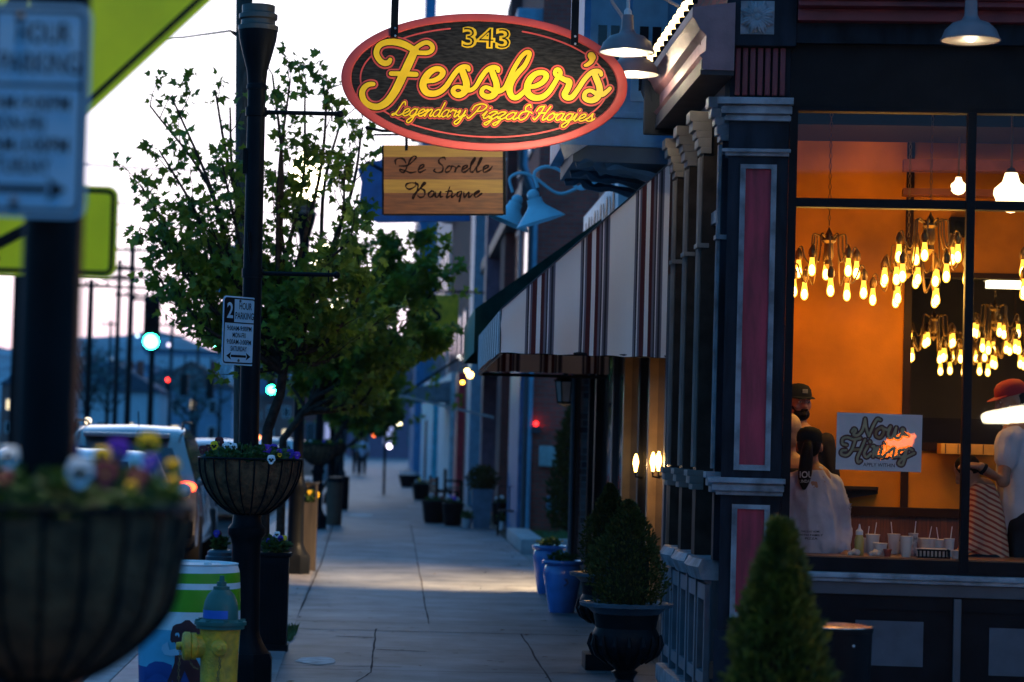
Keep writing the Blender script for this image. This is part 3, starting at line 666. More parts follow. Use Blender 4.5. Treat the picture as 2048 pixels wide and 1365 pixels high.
for i in range(12):
    y = ya + .05 + i * (yb - ya - .1) / 11
    t = thing('marquee_bulb', (1.80, y, 4.47), 'round warm bulb, one of the row along the shop cornice over the pavement', 'light bulb', group='bulbs along the shop cornice')
    g = MB(); g.lathe([(.012, 0), (.018, .01), (.018, .035), (.014, .04)], 10); g.build('socket', M_black, t, local=True)
    g = MB(); g.ell((-0.004, 0, .066), (.031, .031, .036), n=10, m=7); g.build('bulb', M_bulb, t, local=True)
# upstairs wall of the side
g = MB(); g.box((2.06, 15.2, 4.50), (2.5, YE, 7.5)); g.build('upper_wall', M_brickd, B)

# ---- inside the shop
def orangemat():
    return mat('orange_plaster', (0.56, 0.19, 0.001), 0.8, var=0.30, scale=1.3, bump=.1)
FLZ = 0.34
D1, D2 = 3.0, 11.0
g = MB(FW); g.box((-.05, .1, FLZ - .1), (9.5, 11, FLZ)); g.build('shop_floor', mat('brown_tiles', (0.12, 0.06, 0.04), .4), B)
up = U(1811, 700, D1)[0]; zo1 = U(1870, 556, D1)[1]; zo0 = U(1870, 886, D1)[1]; zr1, zr0 = U(1700, 1012, D1)[1], U(1700, 1030, D1)[1]
g = MB(FW); g.box((.25, D1, zr1), (up, D1 + .1, 4.6)); g.box((up, D1, zo1), (9.5, D1 + .1, 4.6)); g.box((up, D1, zr1), (9.5, D1 + .1, zo0)); g.box((.28, .4, zr1), (.32, D1, 4.6)); bw = g.build('back_wall', orangemat(), B)
g = MB(FW); g.box((.33, D1 - .05, zr0), (9.5, D1, zr1 - .002)); g.build('chair_rail', mat('dark_wood', (.03, .014, .01), .4), bw)
g = MB(FW); g.box((.33, D1 - .02, FLZ), (9.5, D1, zr0 - .002)); g.build('wainscot', woodmat('wainscot_boards', ((.16, .045, .02), (.11, .03, .014)), .09, 'X'), bw)
g = MB(FW); a0 = U(1807, 700, D1 - .04)[0]; a1 = U(1822, 700, D1 - .04)[0]; g.box((a0, D1 - .04, zr1 + .001), (a1, D1 + .12, 4.3)); g.box((a1 + .001, D1 - .03, zo1), (9.5, D1 + .12, zo1 + .04)); g.box((a1 + .001, D1 - .03, zo0 - .06), (9.5, D1 + .12, zo0)); g.build('opening_frame', mat('dark_wood', (.03, .014, .01), .4), bw)
g = MB(FW); g.box((-.2, .10, 4.25), (9.5, D2, 4.30)); g.build('ceiling', mat('plum_ceiling', (.16, .05, .05), .8), B)
g = MB(FW)
for d in (1.1, 2.3): g.box((.3, d, 4.02), (6.5, d + .22, 4.249))
g.build('ceiling_beam', mat('red_beam', (.30, .03, .02), .6), B)  # added red boxes standing in for the cornice reflection in the transom
g = MB(FW); g.box((.33, 1.35, 3.92), (9.5, 2.25, 4.02)); g.build('plum_duct', mat('plum_duct', (.012, .006, .010), .5), B)  # added dark slab standing in for the dark reflection in the upper panes
g = MB(FW); a, b = U(1808, 318, 2.6), U(1935, 392, 2.6); g.box((a[0], 2.6, b[1]), (b[0] + 3, 2.75, b[1] + .05)); g.box((a[0], 2.6, a[1] - .08), (b[0] + 3, 2.75, a[1])); g.build('hanging_rail', mat('rail_wood', (.25, .07, .04), .5), B)
g = MB(FW); g.box((up - 1, D2, FLZ), (9.5, D2 + .1, 4.3)); g.build('kitchen_wall', mat('grey_plaster', (.07, .06, .045), .8, var=.3, scale=1.2), B)
g = MB(FW); a, b = U(1822, 835, D1 + .8), U(1990, 885, D1 + .8); g.box((a[0], D1 + .8, FLZ), (6.4, D1 + 1.5, a[1])); g.build('dark_counter', mat('dark_counter', (.02, .016, .016), .4), B)
t = thing('orange_box', IN(1934, 912, D1 - .4), 'wide flat orange lit box on the shelf behind the window', 'box', rz=TA)
g = MB(FW); a, b = U(1881, 887, D1 - .4), U(1988, 911, D1 - .4); g.box((a[0], D1 - .45, b[1]), (b[0], D1 - .1, a[1]), bev=.005); bxo = g.build('carton', mat('orange_card', (.75, .36, .04), .6), t)
g = MB(FW)
for k in range(4): g.box((a[0] + .03 + k * .09, D1 - .455, b[1] + .005), (a[0] + .035 + k * .09, D1 - .452, a[1] - .004))
g.build('fold', M_brown, t)
t = thing('wall_shelf', IN(1715, 978, D1 - .05), 'dark triangular wall shelf on the orange wall below the poster', 'shelf', rz=TA)
g = MB(FW); a = U(1680, 972, D1 - .05); b = U(1755, 980, D1 - .05); g.box((a[0], D1 - .16, b[1]), (b[0], D1 - .001, a[1])); 
g.prism([(a[0], D1 - .001, b[1] - .001), (b[0], D1 - .001, b[1] - .001), (b[0], D1 - .001, b[1] - .03), (a[0] + .03, D1 - .001, b[1] - .075)], (0, -.1, 0)); g.build('shelf_board', M_brown, t)

# fallen leaves and litter specks on the slabs
g = MB(); q = random.Random(77)
for i in range(150):
    y = q.uniform(14.5, 40); x = q.choice([q.gauss(-.75, .25), q.gauss(1.75, .2), q.uniform(-.9, 1.9)]); x = max(-1.9, min(1.98, x)); a = q.uniform(0, 6.28); s_ = q.uniform(.012, .035)
    g.add([(x + s_ * math.cos(a + k * 1.57) * (1 if k % 2 else .5), y + s_ * math.sin(a + k * 1.57) * (1 if k % 2 else .5), .006 + q.uniform(0, .010)) for k in range(4)], [(0, 1, 2, 3)])
tag(g.build('fallen_leaves', mat('dead_leaf', (.10, .06, .03), .8), smooth=0, fix=False), 'scattered small dead leaves and litter on the pavement', 'leaves', kind='stuff')
g = MB()
for i in range(70):
    y = q.uniform(15, 36); x = q.uniform(-.7, 1.9); r = q.uniform(.012, .03); g.add([(x + r * math.cos(a), y + r * math.sin(a), .0035) for a in [2 * PI * k / 9 for k in range(9)]], [tuple(range(9))])
struct(g, 'pavement_stains', mat('gum_stain', (.07, .07, .075), .8))
# ================================================================ hanging oval sign
SY = 16.25
def S(px, py, d=0.0): return P(px, py, SY - d)
XS, ZS = (S(1240, 180) - S(700, 166)).normalized(), None
XS = Vector((math.cos(R(-0.3)), 0, math.sin(R(-0.3)))); ZS = Vector((-XS.z, 0, XS.x)); NS = XS.cross(ZS)
cS = S(969, 165.5); hw, hh = 288 / FPX * SY, 138 / FPX * SY
t = thing('pizza_shop_sign', cS + ZS * hh, "oval black wooden sign with crimson rim and yellow script reading Fessler's Legendary Pizza & Hoagies 343", 'sign')
def ellp(a, b, n=96, off=0.0): return [cS + XS * (a * math.cos(2 * PI * i / n)) + ZS * (b * math.sin(2 * PI * i / n)) + NS * off for i in range(n)]
M_sred = mat('sign_red', (0.62, 0.075, 0.06), .55, var=.1)
M_sblk = mat('sign_black_wood', (0.010, 0.010, 0.011), .7, col2=(0.036, 0.036, 0.035), scale=16, stretch=(1, 1, 5), bump=.3, bscale=30)
M_syel = mat('sign_yellow', (0.92, 0.56, 0.003), .5, var=.08)
M_sdark = mat('sign_outline_black', (0.012, 0.010, 0.010), .7)
g = MB(); tilt = 0
ri, ro = 0.928, 1.0
g.loft([ellp(hw * ro, hh * ro, off=-.03), ellp(hw * ro, hh * ro, off=.026), ellp(hw * (ro - .01), hh * (ro - .02), off=.032), ellp(hw * .935, hh * .90, off=.032), ellp(hw * .928, hh * .888, off=.018)], cap=False)
g.f.append(list(range(95, -1, -1))); g.mi.append(0)
g.build('rim', M_sred, t)
g = MB(); g.add(ellp(hw * .93, hh * .89, off=.012), [tuple(range(96))]); g.build('board', M_sblk, t, smooth=0)
g = MB()
def inner(a0, a1):
    pts = [cS + XS * (hw * .865 * math.cos(R(a))) + ZS * (hh * .80 * math.sin(R(a))) + NS * .012 for a in range(a0, a1 + 1, 3)]
    stroke_mb(g, pts, .010, XS, ZS, .003, 2)
inner(-215, 73); inner(107, 150)
g.build('pinstripe', M_sred, t)
def A_(pts): return [S(700 + x / 7.585, 60 + y / 7.585, .012) for x, y in pts]
def B_(pts): return [S(900 + x / 6.024, 80 + y / 6.024, .012) for x, y in pts]
px = SY / FPX
FE = [
 (A_([(610, 460), (585, 500), (530, 512), (470, 485), (420, 420), (400, 350), (425, 270), (490, 215), (590, 190), (710, 195), (830, 230), (940, 290), (1000, 330)]), [8, 10, 11, 11, 11, 11, 11, 11, 12, 13, 13, 12, 10]),
 (A_([(975, 300), (1040, 250), (1110, 210), (1180, 200), (1240, 240), (1250, 300), (1200, 345), (1120, 355), (1020, 350)]), 8.5),
 (A_([(985, 310), (930, 430), (860, 580), (800, 700), (730, 850), (650, 990), (560, 1100), (450, 1165), (340, 1165), (240, 1110), (190, 1020), (190, 930), (240, 860), (300, 830), (355, 828)]), [15, 15.5, 16, 16, 16, 15, 14, 12.5, 12, 11.5, 11.5, 11, 10, 9, 8]),
 (A_([(622, 668), (760, 672), (880, 676), (1000, 682)]), [8.5, 9, 9.5, 10]),
 (A_([(1170, 790), (1280, 770), (1370, 720), (1410, 650), (1360, 600), (1270, 610), (1180, 680), (1120, 780), (1110, 870), (1160, 950), (1260, 975), (1370, 940), (1460, 860), (1540, 740), (1630, 620), (1710, 568), (1785, 572), (1800, 610)]), [7, 9, 10, 11, 10, 11, 13, 14, 14, 13, 12, 11, 10, 9, 9.5, 9, 8.5, 7.5]),
 (A_([(1690, 590), (1725, 690), (1760, 790), (1760, 890), (1710, 970), (1630, 995), (1565, 950), (1580, 890), (1650, 870), (1730, 900)]), [12, 13, 13, 14, 12, 11, 10, 8, 7, 8]),
 (B_([(170, 605), (240, 612), (310, 565), (380, 450), (450, 365), (520, 335), (575, 350), (580, 380)]), [8, 8, 8, 9, 9, 9, 8.5, 7]),
 (B_([(495, 350), (525, 440), (555, 520), (560, 600), (520, 670), (450, 690), (385, 655), (390, 600), (440, 575), (520, 610)]), [11, 12, 12, 13, 12, 11, 9, 8, 7, 8]),
 (B_([(520, 610), (590, 625), (660, 580), (710, 480), (770, 350), (850, 220), (910, 160), (950, 155), (955, 195), (900, 310), (820, 400), (750, 490), (715, 590), (740, 680), (800, 700), (870, 650), (930, 590)]), [8, 8.5, 9, 9, 8.5, 8, 8, 8, 8, 9, 10, 12, 13, 11, 10, 9, 9]),
 (B_([(930, 575), (1030, 560), (1120, 510), (1160, 440), (1120, 400), (1040, 410), (970, 470), (930, 560), (940, 650), (1010, 700), (1100, 695), (1180, 640), (1250, 540), (1300, 450)]), [7, 9, 10, 11, 10, 10, 12, 13, 13, 12, 11, 10, 9, 9]),
 (B_([(1310, 450), (1265, 415), (1275, 370), (1310, 365), (1330, 400), (1325, 450), (1380, 485), (1435, 510), (1420, 580), (1380, 660), (1410, 700), (1470, 690), (1540, 600), (1620, 480), (1700, 400), (1770, 380), (1810, 395), (1820, 425)]), [8, 8, 8, 8, 8, 9, 10, 12, 12, 12, 11, 10, 9, 9, 9, 9, 8, 7]),
 (B_([(1735, 400), (1765, 480), (1795, 560), (1800, 640), (1760, 710), (1690, 735), (1620, 705), (1630, 640), (1690, 615), (1760, 650), (1830, 665), (1890, 625), (1925, 590)]), [11, 12, 12, 13, 12, 11, 9, 8, 7, 8, 9, 8, 7]),
 (B_([(1700, 195), (1712, 215)]), [14, 14]), (B_([(1720, 215), (1700, 265), (1650, 305), (1625, 312)]), [10, 9, 7, 5]),
]
for nm, add, hh_, mm in (('script_outline', 11.5, .004, M_sred), ('script_shadow', 4.6, .009, M_sdark), ('script', 0.6, .014, M_syel)):  # red outline, black border and yellow face of the lettering
    g = MB()
    for pts, w in FE:
        ws = [(x + add) * px for x in (w if isinstance(w, list) else [w] * len(pts))]; stroke_mb(g, pts, ws, XS, ZS, hh_, 6)
    for word, xa, ya, xb, yb in (('Legendary', 783, 231.5, 928, 236), ('Pizza', 934, 236, 1030, 240.5), ('&', 1035, 240, 1060, 241), ('Hoagies', 1066, 240, 1184, 244)):
        p0 = S(xa, ya, .012); p1 = S(xb, yb, .012); Xd = (p1 - p0)
        script_mb(g, word, p0, Xd, NS.cross(Xd.normalized()), Xd.length, 14.5 * px if word != '&' else 16 * px, (2.6 + add * .62) * px, hh_ + .0001, .35)
    g.build(nm, mm, t)
p0 = S(923, 96, .014)
for nm, off, hz, mm in (('house_number', .045, .006, M_syel), ('house_number_inline', -.022, .0085, M_sdark)):
    g = MB(); m_ = 0 if off > 0 else 2.6 * px
    text_mb(g, '343', p0 + XS * m_ + ZS * m_, XS, ZS, 98 * px - 2 * m_, 43 * px - 2 * m_, hz, off, 1.0); 
    if off > 0 or True: g.build(nm, mm, t, smooth=0)
for bx in (790, 1150):
    g = MB(); a = S(bx - 7, 0); lo = S(bx, 76 if bx < 900 else 92, .02).z
    g.box((a.x, SY - .045, lo), (a.x + 15 * px, SY - .033, 4.98)); br = g.build('hanging_strap', M_iron, t)
    g = MB()
    for yq in (57, 72): q = S(bx + .5, yq + (16 if bx > 900 else 0), .05); g.ell(tuple(q), (.008, .006, .008), n=8, m=5)
    g.build('bolt', mat('zinc_bolt', (.6, .6, .62), .3, 1), br)
g = MB(); g.tube([(S(690, 0).x, SY - .02, 5.0), (2.2, SY - .02, 5.0)], .025, 10); g.tube([(S(800, 0).x, SY - .02, 5.02), (2.2, SY - .02, 5.75)], .018, 8); g.build('bracket_arm', M_iron, t)

# ================================================================ barn lamps over the shop
M_shade = mat('mauve_enamel', (0.17, 0.12, 0.13), .4, var=.1)
M_shin = mat('white_enamel_inside', (0.85, 0.83, 0.78), .5, var=.03)
def barn_lamp(loc, label, w, arm, energy, sc_=1.0):
    t = thing('barn_lamp', loc, label, 'lamp', group='barn lamps over the shop front'); k = w / 2
    g = MB(); g.lathe([(k * .20, k * 1.35), (k * .22, k * .85), (k * .32, k * .68), (k * .62, k * .58), (k * .86, k * .35), (k * .95, k * .12), (k, k * .05), (k, 0)], 28, cap=False); sh = g.build('shade', M_shade, t, local=True, smooth=50)
    g = MB(); g.lathe([(k * .2, k * .60), (k * .60, k * .53), (k * .82, k * .32), (k * .93, k * .10), (k * .965, .001)], 28); g.build('shade_lining', M_shin, sh, local=True, smooth=50)
    g = MB(); g.ell((0, 0, k * .26), (k * .26, k * .26, k * .3)); g.build('bulb', emat('barn_bulb', (1.0, .80, .50), 30), t, local=True)
    g = MB(); g.lathe([(k * .14, k * 1.35), (k * .14, k * 1.5), (k * .07, k * 1.6)], 12); g.tube(arm, .012, 8); g.build('arm', mat('pale_conduit', (.55, .5, .5), .4), t, local=True)
    l = light('lamp_light', 'POINT', Vector(loc) + Vector((0, 0, k * .10)), energy, (1, .82, .55), t, size=k * .35)
    return t
la = P(1254, 106, 15.45); barn_lamp(la, 'lit barn lamp hanging in front of the right end of the oval sign', 113 / FPX * 15.45, [(0, 0, .25), (0, 0, .55), (.12, .0, .70), (.5, 0, .72)], 60)
lb = P(1268, 150, 16.9); barn_lamp(lb, 'lit barn lamp behind the right end of the oval sign', 113 / FPX * 15.45, [(0, 0, .25), (-.10, 0, .42), (-.16, 0, .50), (-.22, 0, .62), (-.10, 0, .72), (.1, 0, .6), (.3, 0, .5), (.48, 0, .45)], 45)
lc = IN(1941, 82, -1.0); barn_lamp(lc, 'lit barn lamp in front of the black fascia over the shop window', 122 / FPX * lc.y, [(0, 0, .25), (0, 0, .55), (.05, .2, .68), (.1, .9, .7)], 6)
light('sign_spill', 'SPOT', la + Vector((-.30, -.45, -.95)), 150, (1, .85, .62), bpy.data.objects['barn_lamp'], .05, S(950, 185), R(75), .9)  # added spot in the open air, brightens the oval sign
light('sign_spill', 'SPOT', lb + Vector((-.2, .1, .1)), 160, (1, .80, .5), bpy.data.objects['barn_lamp.001'], .05, P(880, 370, 20), R(40), .9)  # added spot beside the lamp, brightens the wooden sign

# ================================================================ wooden sign
WY = 20.0
def Wd(px_, py_, d=0): return P(px_, py_, WY - d)
a, b, c_ = Wd(765, 428), Wd(1009, 428), Wd(766, 291)
t = thing('boutique_sign', (a + b) / 2, 'rectangular striped wooden sign with burnt script reading Le Sorelle Boutique', 'sign')
Xw = (b - a).normalized(); Zw = NS.cross(Xw) if False else Vector((-Xw.z, 0, Xw.x)); W_ = (b - a).length; H_ = (c_ - a).length
g = MB(); Nw = Xw.cross(Zw)
def bd(u, v, o=0): return a + Xw * u + Zw * v + Nw * o
M_ws = [mat('honey_board', (.58, .31, .03), .45, col2=(.42, .20, .02), scale=3, stretch=(1, 1, 14)), mat('walnut_board', (.30, .085, .012), .45, col2=(.13, .035, .006), scale=3, stretch=(1.5, 1, 16))]
bands = [(0, .17, 1), (.17, .305, 1), (.305, .50, 0), (.50, .655, 1), (.655, .83, 1), (.83, 1.0, 0)]
for v0, v1, k in bands:
    g.cur = k
    vs = [bd(0.012, v0 * H_, 0), bd(W_ - .012, v0 * H_, 0), bd(W_ - .012, v1 * H_, 0), bd(0.012, v1 * H_, 0)]
    g.prism(vs, -Nw * .035)
g.build('board', M_ws, t, smooth=0)
g = MB()
for (u0, u1, v0, v1) in ((-.004, .012, -.006, H_), (W_ - .012, W_ + .012, -.006, H_), (.012, W_ - .012, -.012, 0)):
    g.prism([bd(u0, v0, .004), bd(u1, v0, .004), bd(u1, v1, .004), bd(u0, v1, .004)], -Nw * .045)
g.build('edge_frame', M_iron, t)
g = MB(); pw = WY / FPX
def L2(px_, py_): return P(760 + px_ / 7.877, 290 + py_ / 7.877, WY - .004)
M_burn = mat('burnt_lettering', (.025, .010, .006), .6)
lst = [
 [(250, 310), (240, 250), (290, 215), (370, 225), (410, 290)], [(300, 335), (420, 330), (510, 270), (570, 200), (530, 180), (480, 230), (430, 340), (380, 430), (320, 420), (320, 390), (400, 410), (480, 440), (570, 425)],
 [(600, 400), (680, 350), (690, 310), (640, 330), (600, 400), (630, 435), (720, 390)],
 [(1030, 230), (1010, 200), (940, 220), (930, 280), (990, 340), (980, 420), (900, 440), (850, 410), (870, 380)],
 [(1130, 340), (1080, 340), (1030, 400), (1050, 435), (1110, 400), (1130, 340), (1180, 350)], [(1195, 350), (1180, 432), (1205, 375), (1240, 338), (1268, 352)],
 [(1285, 405), (1370, 350), (1370, 320), (1310, 350), (1290, 420), (1340, 430), (1410, 370)], [(1410, 370), (1490, 240), (1490, 200), (1440, 290), (1420, 420), (1460, 430)],
 [(1470, 420), (1560, 300), (1610, 210), (1580, 220), (1530, 340), (1530, 430), (1600, 400)], [(1620, 400), (1700, 350), (1700, 320), (1640, 350), (1630, 430), (1720, 400), (1770, 340)],
 [(600, 680), (590, 620), (500, 600), (420, 620), (410, 670), (470, 700), (560, 650), (560, 600)], [(600, 640), (590, 720), (560, 780), (520, 850), (520, 800), (600, 720)], [(570, 760), (660, 660), (720, 610), (690, 600), (640, 680), (700, 720), (700, 800), (640, 830), (590, 800)],
 [(830, 730), (770, 760), (770, 820), (830, 810), (850, 740), (810, 730)], [(875, 745), (872, 812), (905, 826), (955, 745)], [(955, 745), (952, 822), (990, 812)], [(1100, 660), (1050, 830), (1110, 800)], [(1030, 740), (1120, 730)], [(1140, 740), (1130, 830), (1190, 780)],
 [(1280, 730), (1220, 760), (1220, 820), (1270, 790), (1290, 730), (1250, 890)], [(1320, 740), (1330, 830), (1400, 740), (1400, 830), (1460, 780)], [(1480, 800), (1560, 740), (1550, 720), (1490, 770), (1510, 830), (1600, 770)]]
for st in lst: stroke_mb(g, [L2(*q) for q in st], [(1.9 + 2.4 * (j % 2)) * pw for j in range(len(st))], Xw, Zw, .001, 5)
g.build('script', M_burn, t)
for u in (.20, W_ - .2):
    g = MB(); g.prism([bd(u - .012, H_ - .045, .012), bd(u + .012, H_ - .045, .012), bd(u + .012, H_ + .10, .012), bd(u - .012, H_ + .10, .012)], -Nw * .008); g.ell(tuple(bd(u, H_ - .02, .014)), .007, n=8, m=5); g.build('hook', M_iron, t)
g = MB(); h_ = Wd(735, 256); g.tube([h_, bd(0, H_ + .12, 0), bd(W_, H_ + .12, 0), (2.1, WY, (bd(W_, H_ + .12)).z)], .013, 8); g.ell(tuple(h_), .02); g.tube([Wd(748, 270), bd(.25, H_ + .09)], .009, 6); g.build('bracket', M_iron, t)

# ================================================================ parking regulation sign builder (local: x right, z up, front faces -y, origin bottom centre)
M_sw = mat('sign_white', (0.36, 0.56, 0.72), .35, var=.05); M_sk = mat('sign_black_ink', (.012, .012, .014), .4)
def rrect(x0, z0, x1, z1, r, y, n=5):
    out = []
    for cx, cz, a0 in ((x1 - r, z0 + r, -90), (x1 - r, z1 - r, 0), (x0 + r, z1 - r, 90), (x0 + r, z0 + r, 180)):
        for i in range(n + 1): a = R(a0 + 90 * i / n); out.append((cx + r * math.cos(a), y, cz + r * math.sin(a)))
    return out
def ring_frame(mb, x0, z0, x1, z1, r, w, y, th=.001):
    A = rrect(x0, z0, x1, z1, r, y); Bq = rrect(x0 + w, z0 + w, x1 - w, z1 - w, max(r - w, .001), y); n = len(A)
    mb.add(A + Bq, [(i, (i + 1) % n, n + (i + 1) % n, n + i) for i in range(n)])
def parking_sign(loc, rz, label):
    t = thing('parking_sign', loc, label, 'sign', rz=rz, group='two hour parking signs on the lamp posts'); w, h = .305, .457
    g = MB(); g.prism(rrect(-w / 2, 0, w / 2, h, .03, 0), (0, .003, 0)); g.build('panel', M_sw, t, local=True, smooth=0)
    g = MB(); e = -.0012
    ring_frame(g, -w / 2 + .010, .010, w / 2 - .010, h - .010, .024, .009, e)
    x0, x1 = -w / 2 + .0185, w / 2 - .0185; zm = h * .617
    g.add([(x0, e, zm - .004), (x1, e, zm - .004), (x1, e, zm + .004), (x0, e, zm + .004)], [(0, 1, 2, 3)])
    xb = -w / 2 + .103
    g.add([(x0, e * 1.1, zm + .004), (xb, e * 1.1, zm + .004), (xb, e * 1.1, h - .018), (x0, e * 1.1, h - .018)], [(0, 1, 2, 3)])
    X, Z = (1, 0, 0), (0, 0, 1)
    def tx(s_, cx, z0, ww, hh_, off=.012): text_mb(g, s_, (cx - ww / 2, -.0015, z0), X, Z, ww, hh_, .0003, off)
    tx('HOUR', .052, .372, .115, .046); tx('PARKING', .045, .307, .170, .046)
    tx('9:00AM-9:00PM', 0.0, .228, .225, .033); tx('MON-FRI', 0, .183, .12, .033); tx('9:00AM-3:00PM', 0.0, .138, .225, .033); tx('SATURDAY', 0, .093, .15, .033)
    za = .060; g.add([(-.07, e, za - .008), (.07, e, za - .008), (.07, e, za + .008), (-.07, e, za + .008)], [(0, 1, 2, 3)])
    for s_ in (-1, 1): g.add([(s_ * .112, e, za), (s_ * .068, e, za - .026), (s_ * .078, e, za), (s_ * .068, e, za + .026)], [(0, 1, 2, 3)])
    g.build('legend', M_sk, t, local=True, smooth=0, fix=False)
    g = MB(); text_mb(g, '2', (x0 + .016, -.002, zm + .028), X, Z, .056, .105, .0006, .02); g.build('numeral', M_sw, t, local=True, smooth=0)
    g = MB()
    for z in (.032, h - .03): g.ell((0, -.004, z), (.010, .005, .010), n=10, m=6)
    g.build('bolt', mat('dull_bolt', (.10, .10, .11), .4, .6), t, local=True)
    g = MB(); g.box((-.012, .003, .02), (.012, .05, .04)); g.box((-.012, .003, h - .04), (.012, .05, h - .02)); g.build('bracket', M_iron, t, local=True)
    return t
# ================================================================ lamp posts
def lamp_post():
    t = thing('lamp_post', (0, 0, 0), 'x', 'street lamp', group='iron lamp posts along the kerb')
    g = MB()
    g.lathe([(.20, 0), (.20, .20), (.185, .24)], 8, ph=PI / 8); g.lathe([(.17, .24), (.13, .30), (.105, .36), (.10, .40), (.095, .95), (.105, 1.0), (.125, 1.03), (.125, 1.07), (.10, 1.10), (.085, 1.20), (.075, 1.3), (.082, 1.33), (.082, 1.38), (.07, 1.40)], 18)
    g.build('base', M_iron, t, local=True)
    g = MB(); g.lathe([(.068, 1.40), (.062, 3.2), (.060, 4.02)], 20); g.lathe([(.068, 4.02), (.068, 4.05), (.062, 4.06), (.070, 4.15), (.10, 4.26), (.125, 4.36), (.132, 4.42)], 20); g.build('pole', M_iron, t, local=True)
    g = MB(); g.lathe([(.135, 4.42), (.137, 4.45), (.115, 4.46), (.115, 4.49), (.13, 4.5), (.13, 4.53), (.11, 4.54), (.112, 4.59)], 24); g.build('lamp_collar', mat('worn_iron', (.09, .085, .075), .35, .3), t, local=True)
    for z, L in ((3.87, .50), (2.78, .50)):
        g = MB(); g.tube([(.05, 0, z), (.05 + L, 0, z)], .015, 10); g.ell((.05 + L + .015, 0, z), .024); g.lathe([(.072, z - .03), (.072, z + .03)], 16); g.tube([(.05 + L - .04, 0, z + .03), (.05 + L - .04, 0, z - .05)], .005, 6); g.build('banner_arm', M_iron, t, local=True)
    g = MB(); g.box((-.08, -.03, 3.45), (-.055, .03, 3.62)); g.build('socket_box', M_iron, t, local=True); g = MB(); g.tube([(-.03, -.055, 3.0), (-.03, -.075, 3.05), (-.02, -.075, 2.93), (-.01, -.06, 2.86)], .01, 6); g.build('flag_hook', M_iron, t, local=True)
    return t
def globe_for(t, on=True):
    g = MB(); g.lathe([(.09, 4.55), (.17, 4.66), (.215, 4.82), (.21, 4.98), (.14, 5.12), (.05, 5.20), (.02, 5.26)], 20); g.build('globe', emat('lamp_globe', (1.0, .82, .52), 14.0), t, local=True)
    g = MB(); g.lathe([(.05, 5.19), (.06, 5.22), (.03, 5.28), (.012, 5.36), (0, 5.38)], 12); g.build('finial', M_iron, t, local=True)
proto = lamp_post()
polepos = [(P(92, 900, 5.3).x, 5.3), (P(495, 1100, 16.3).x, 16.3), (P(590, 1100, 29.85).x, 29.85), (P(637, 900, 44.4).x, 44.4), (P(664, 900, 61).x, 61.0), (P(676, 900, 80).x, 80), (P(684, 900, 99).x, 99)]
lbls = ['nearest blurred lamp post cut by the left edge with a flower basket around it', 'sharp black lamp post with two banner arms and an empty lamp collar', 'lamp post standing beside the tall wooden planter box', 'lamp post beyond the planter box, its globe glowing in the tree', 'slim distant lamp post behind the brown bins', 'distant lamp post near the far end of the pavement', 'farthest lamp post down the pavement']
posts_ = []
for i in range(len(polepos)):
    o = proto if i == 0 else copy_tree(proto); posts_.append(o)
for i, (x, y) in enumerate(polepos):
    o = posts_[i]; o.location = (x, y, 0); o['label'] = lbls[i]; WM[o.name] = Matrix.Translation((x, y, 0))
    if i != 1: globe_for(o)
    if i == 1: o.rotation_euler = (0, R(-0.5), 0)
light('lamp_light', 'POINT', (polepos[0][0], 5.15, 4.62 + .2), 800, (1, .82, .55), posts_[0], .2)
s1 = P(46, 425, 5.18); parking_sign((s1.x - .02, 5.18, s1.z - .01), R(-2), 'large blurred two hour parking sign on the nearest lamp post')
s2 = P(476, 731, 16.14); parking_sign((s2.x, 16.14, s2.z), R(48), 'sharp two hour parking sign on the lamp post behind the fire hydrant')

# ================================================================ flower baskets round the posts
M_coco = mat('coco_liner', (.20, .09, .04), .95, col2=(.035, .016, .008), scale=14, bump=.9, bscale=45)
M_leaf = mat('pansy_leaf', (.045, .10, .018), .6, var=.4, scale=20)
FC = {'white': (.8, .82, .85), 'yellow': (1.0, .58, .005), 'purple': (.13, .02, .5), 'maroon': (.13, .01, .015), 'blue': (.05, .03, .45)}
FM = {k: mat('petal_' + k, v, .6, var=.1) for k, v in FC.items()}; FD = mat('petal_dark_face', (.02, .008, .02), .6); FYE = mat('petal_eye', (.8, .5, .05), .5)
def pansy(t, p, aim, s, col, face=True):
    z = Vector(aim).normalized(); x = Vector((0, 0, 1)).cross(z).normalized(); y = z.cross(x); g = MB()
    for a, r, o, L in ((60, .62, -.002, .48), (120, .62, -.002, .48), (5, .5, .001, .46), (175, .5, .001, .46), (-90, .62, .003, .44)):
        c = p + (x * math.cos(R(a)) + y * math.sin(R(a))) * s * L + z * o
        ring = [c + (x * math.cos(q) * r + y * math.sin(q) * r) * s * (1 + rnd.uniform(-.06, .06)) + z * (.004 * math.sin(q * 3)) for q in [2 * PI * i / 12 for i in range(12)]]
        g.add([c + z * .003] + ring, [(0, i + 1, (i + 1) % 12 + 1) for i in range(12)])
    g.cur = 1
    if face:
        for a in (5, 175, -90):
            c = p + (x * math.cos(R(a)) + y * math.sin(R(a))) * s * .30 + z * .007
            ring = [c + (x * math.cos(q) + y * math.sin(q)) * s * .27 for q in [2 * PI * i / 9 for i in range(9)]]; g.add(ring, [tuple(range(9))])
    g.cur = 2; ring = [p + z * .010 + (x * math.cos(q) + y * math.sin(q)) * s * .11 for q in [2 * PI * i / 8 for i in range(8)]]; g.add(ring, [tuple(range(8))])
    return g.build('pansy', [FM[col], FD, FYE], t, smooth=0, local=False, fix=False)
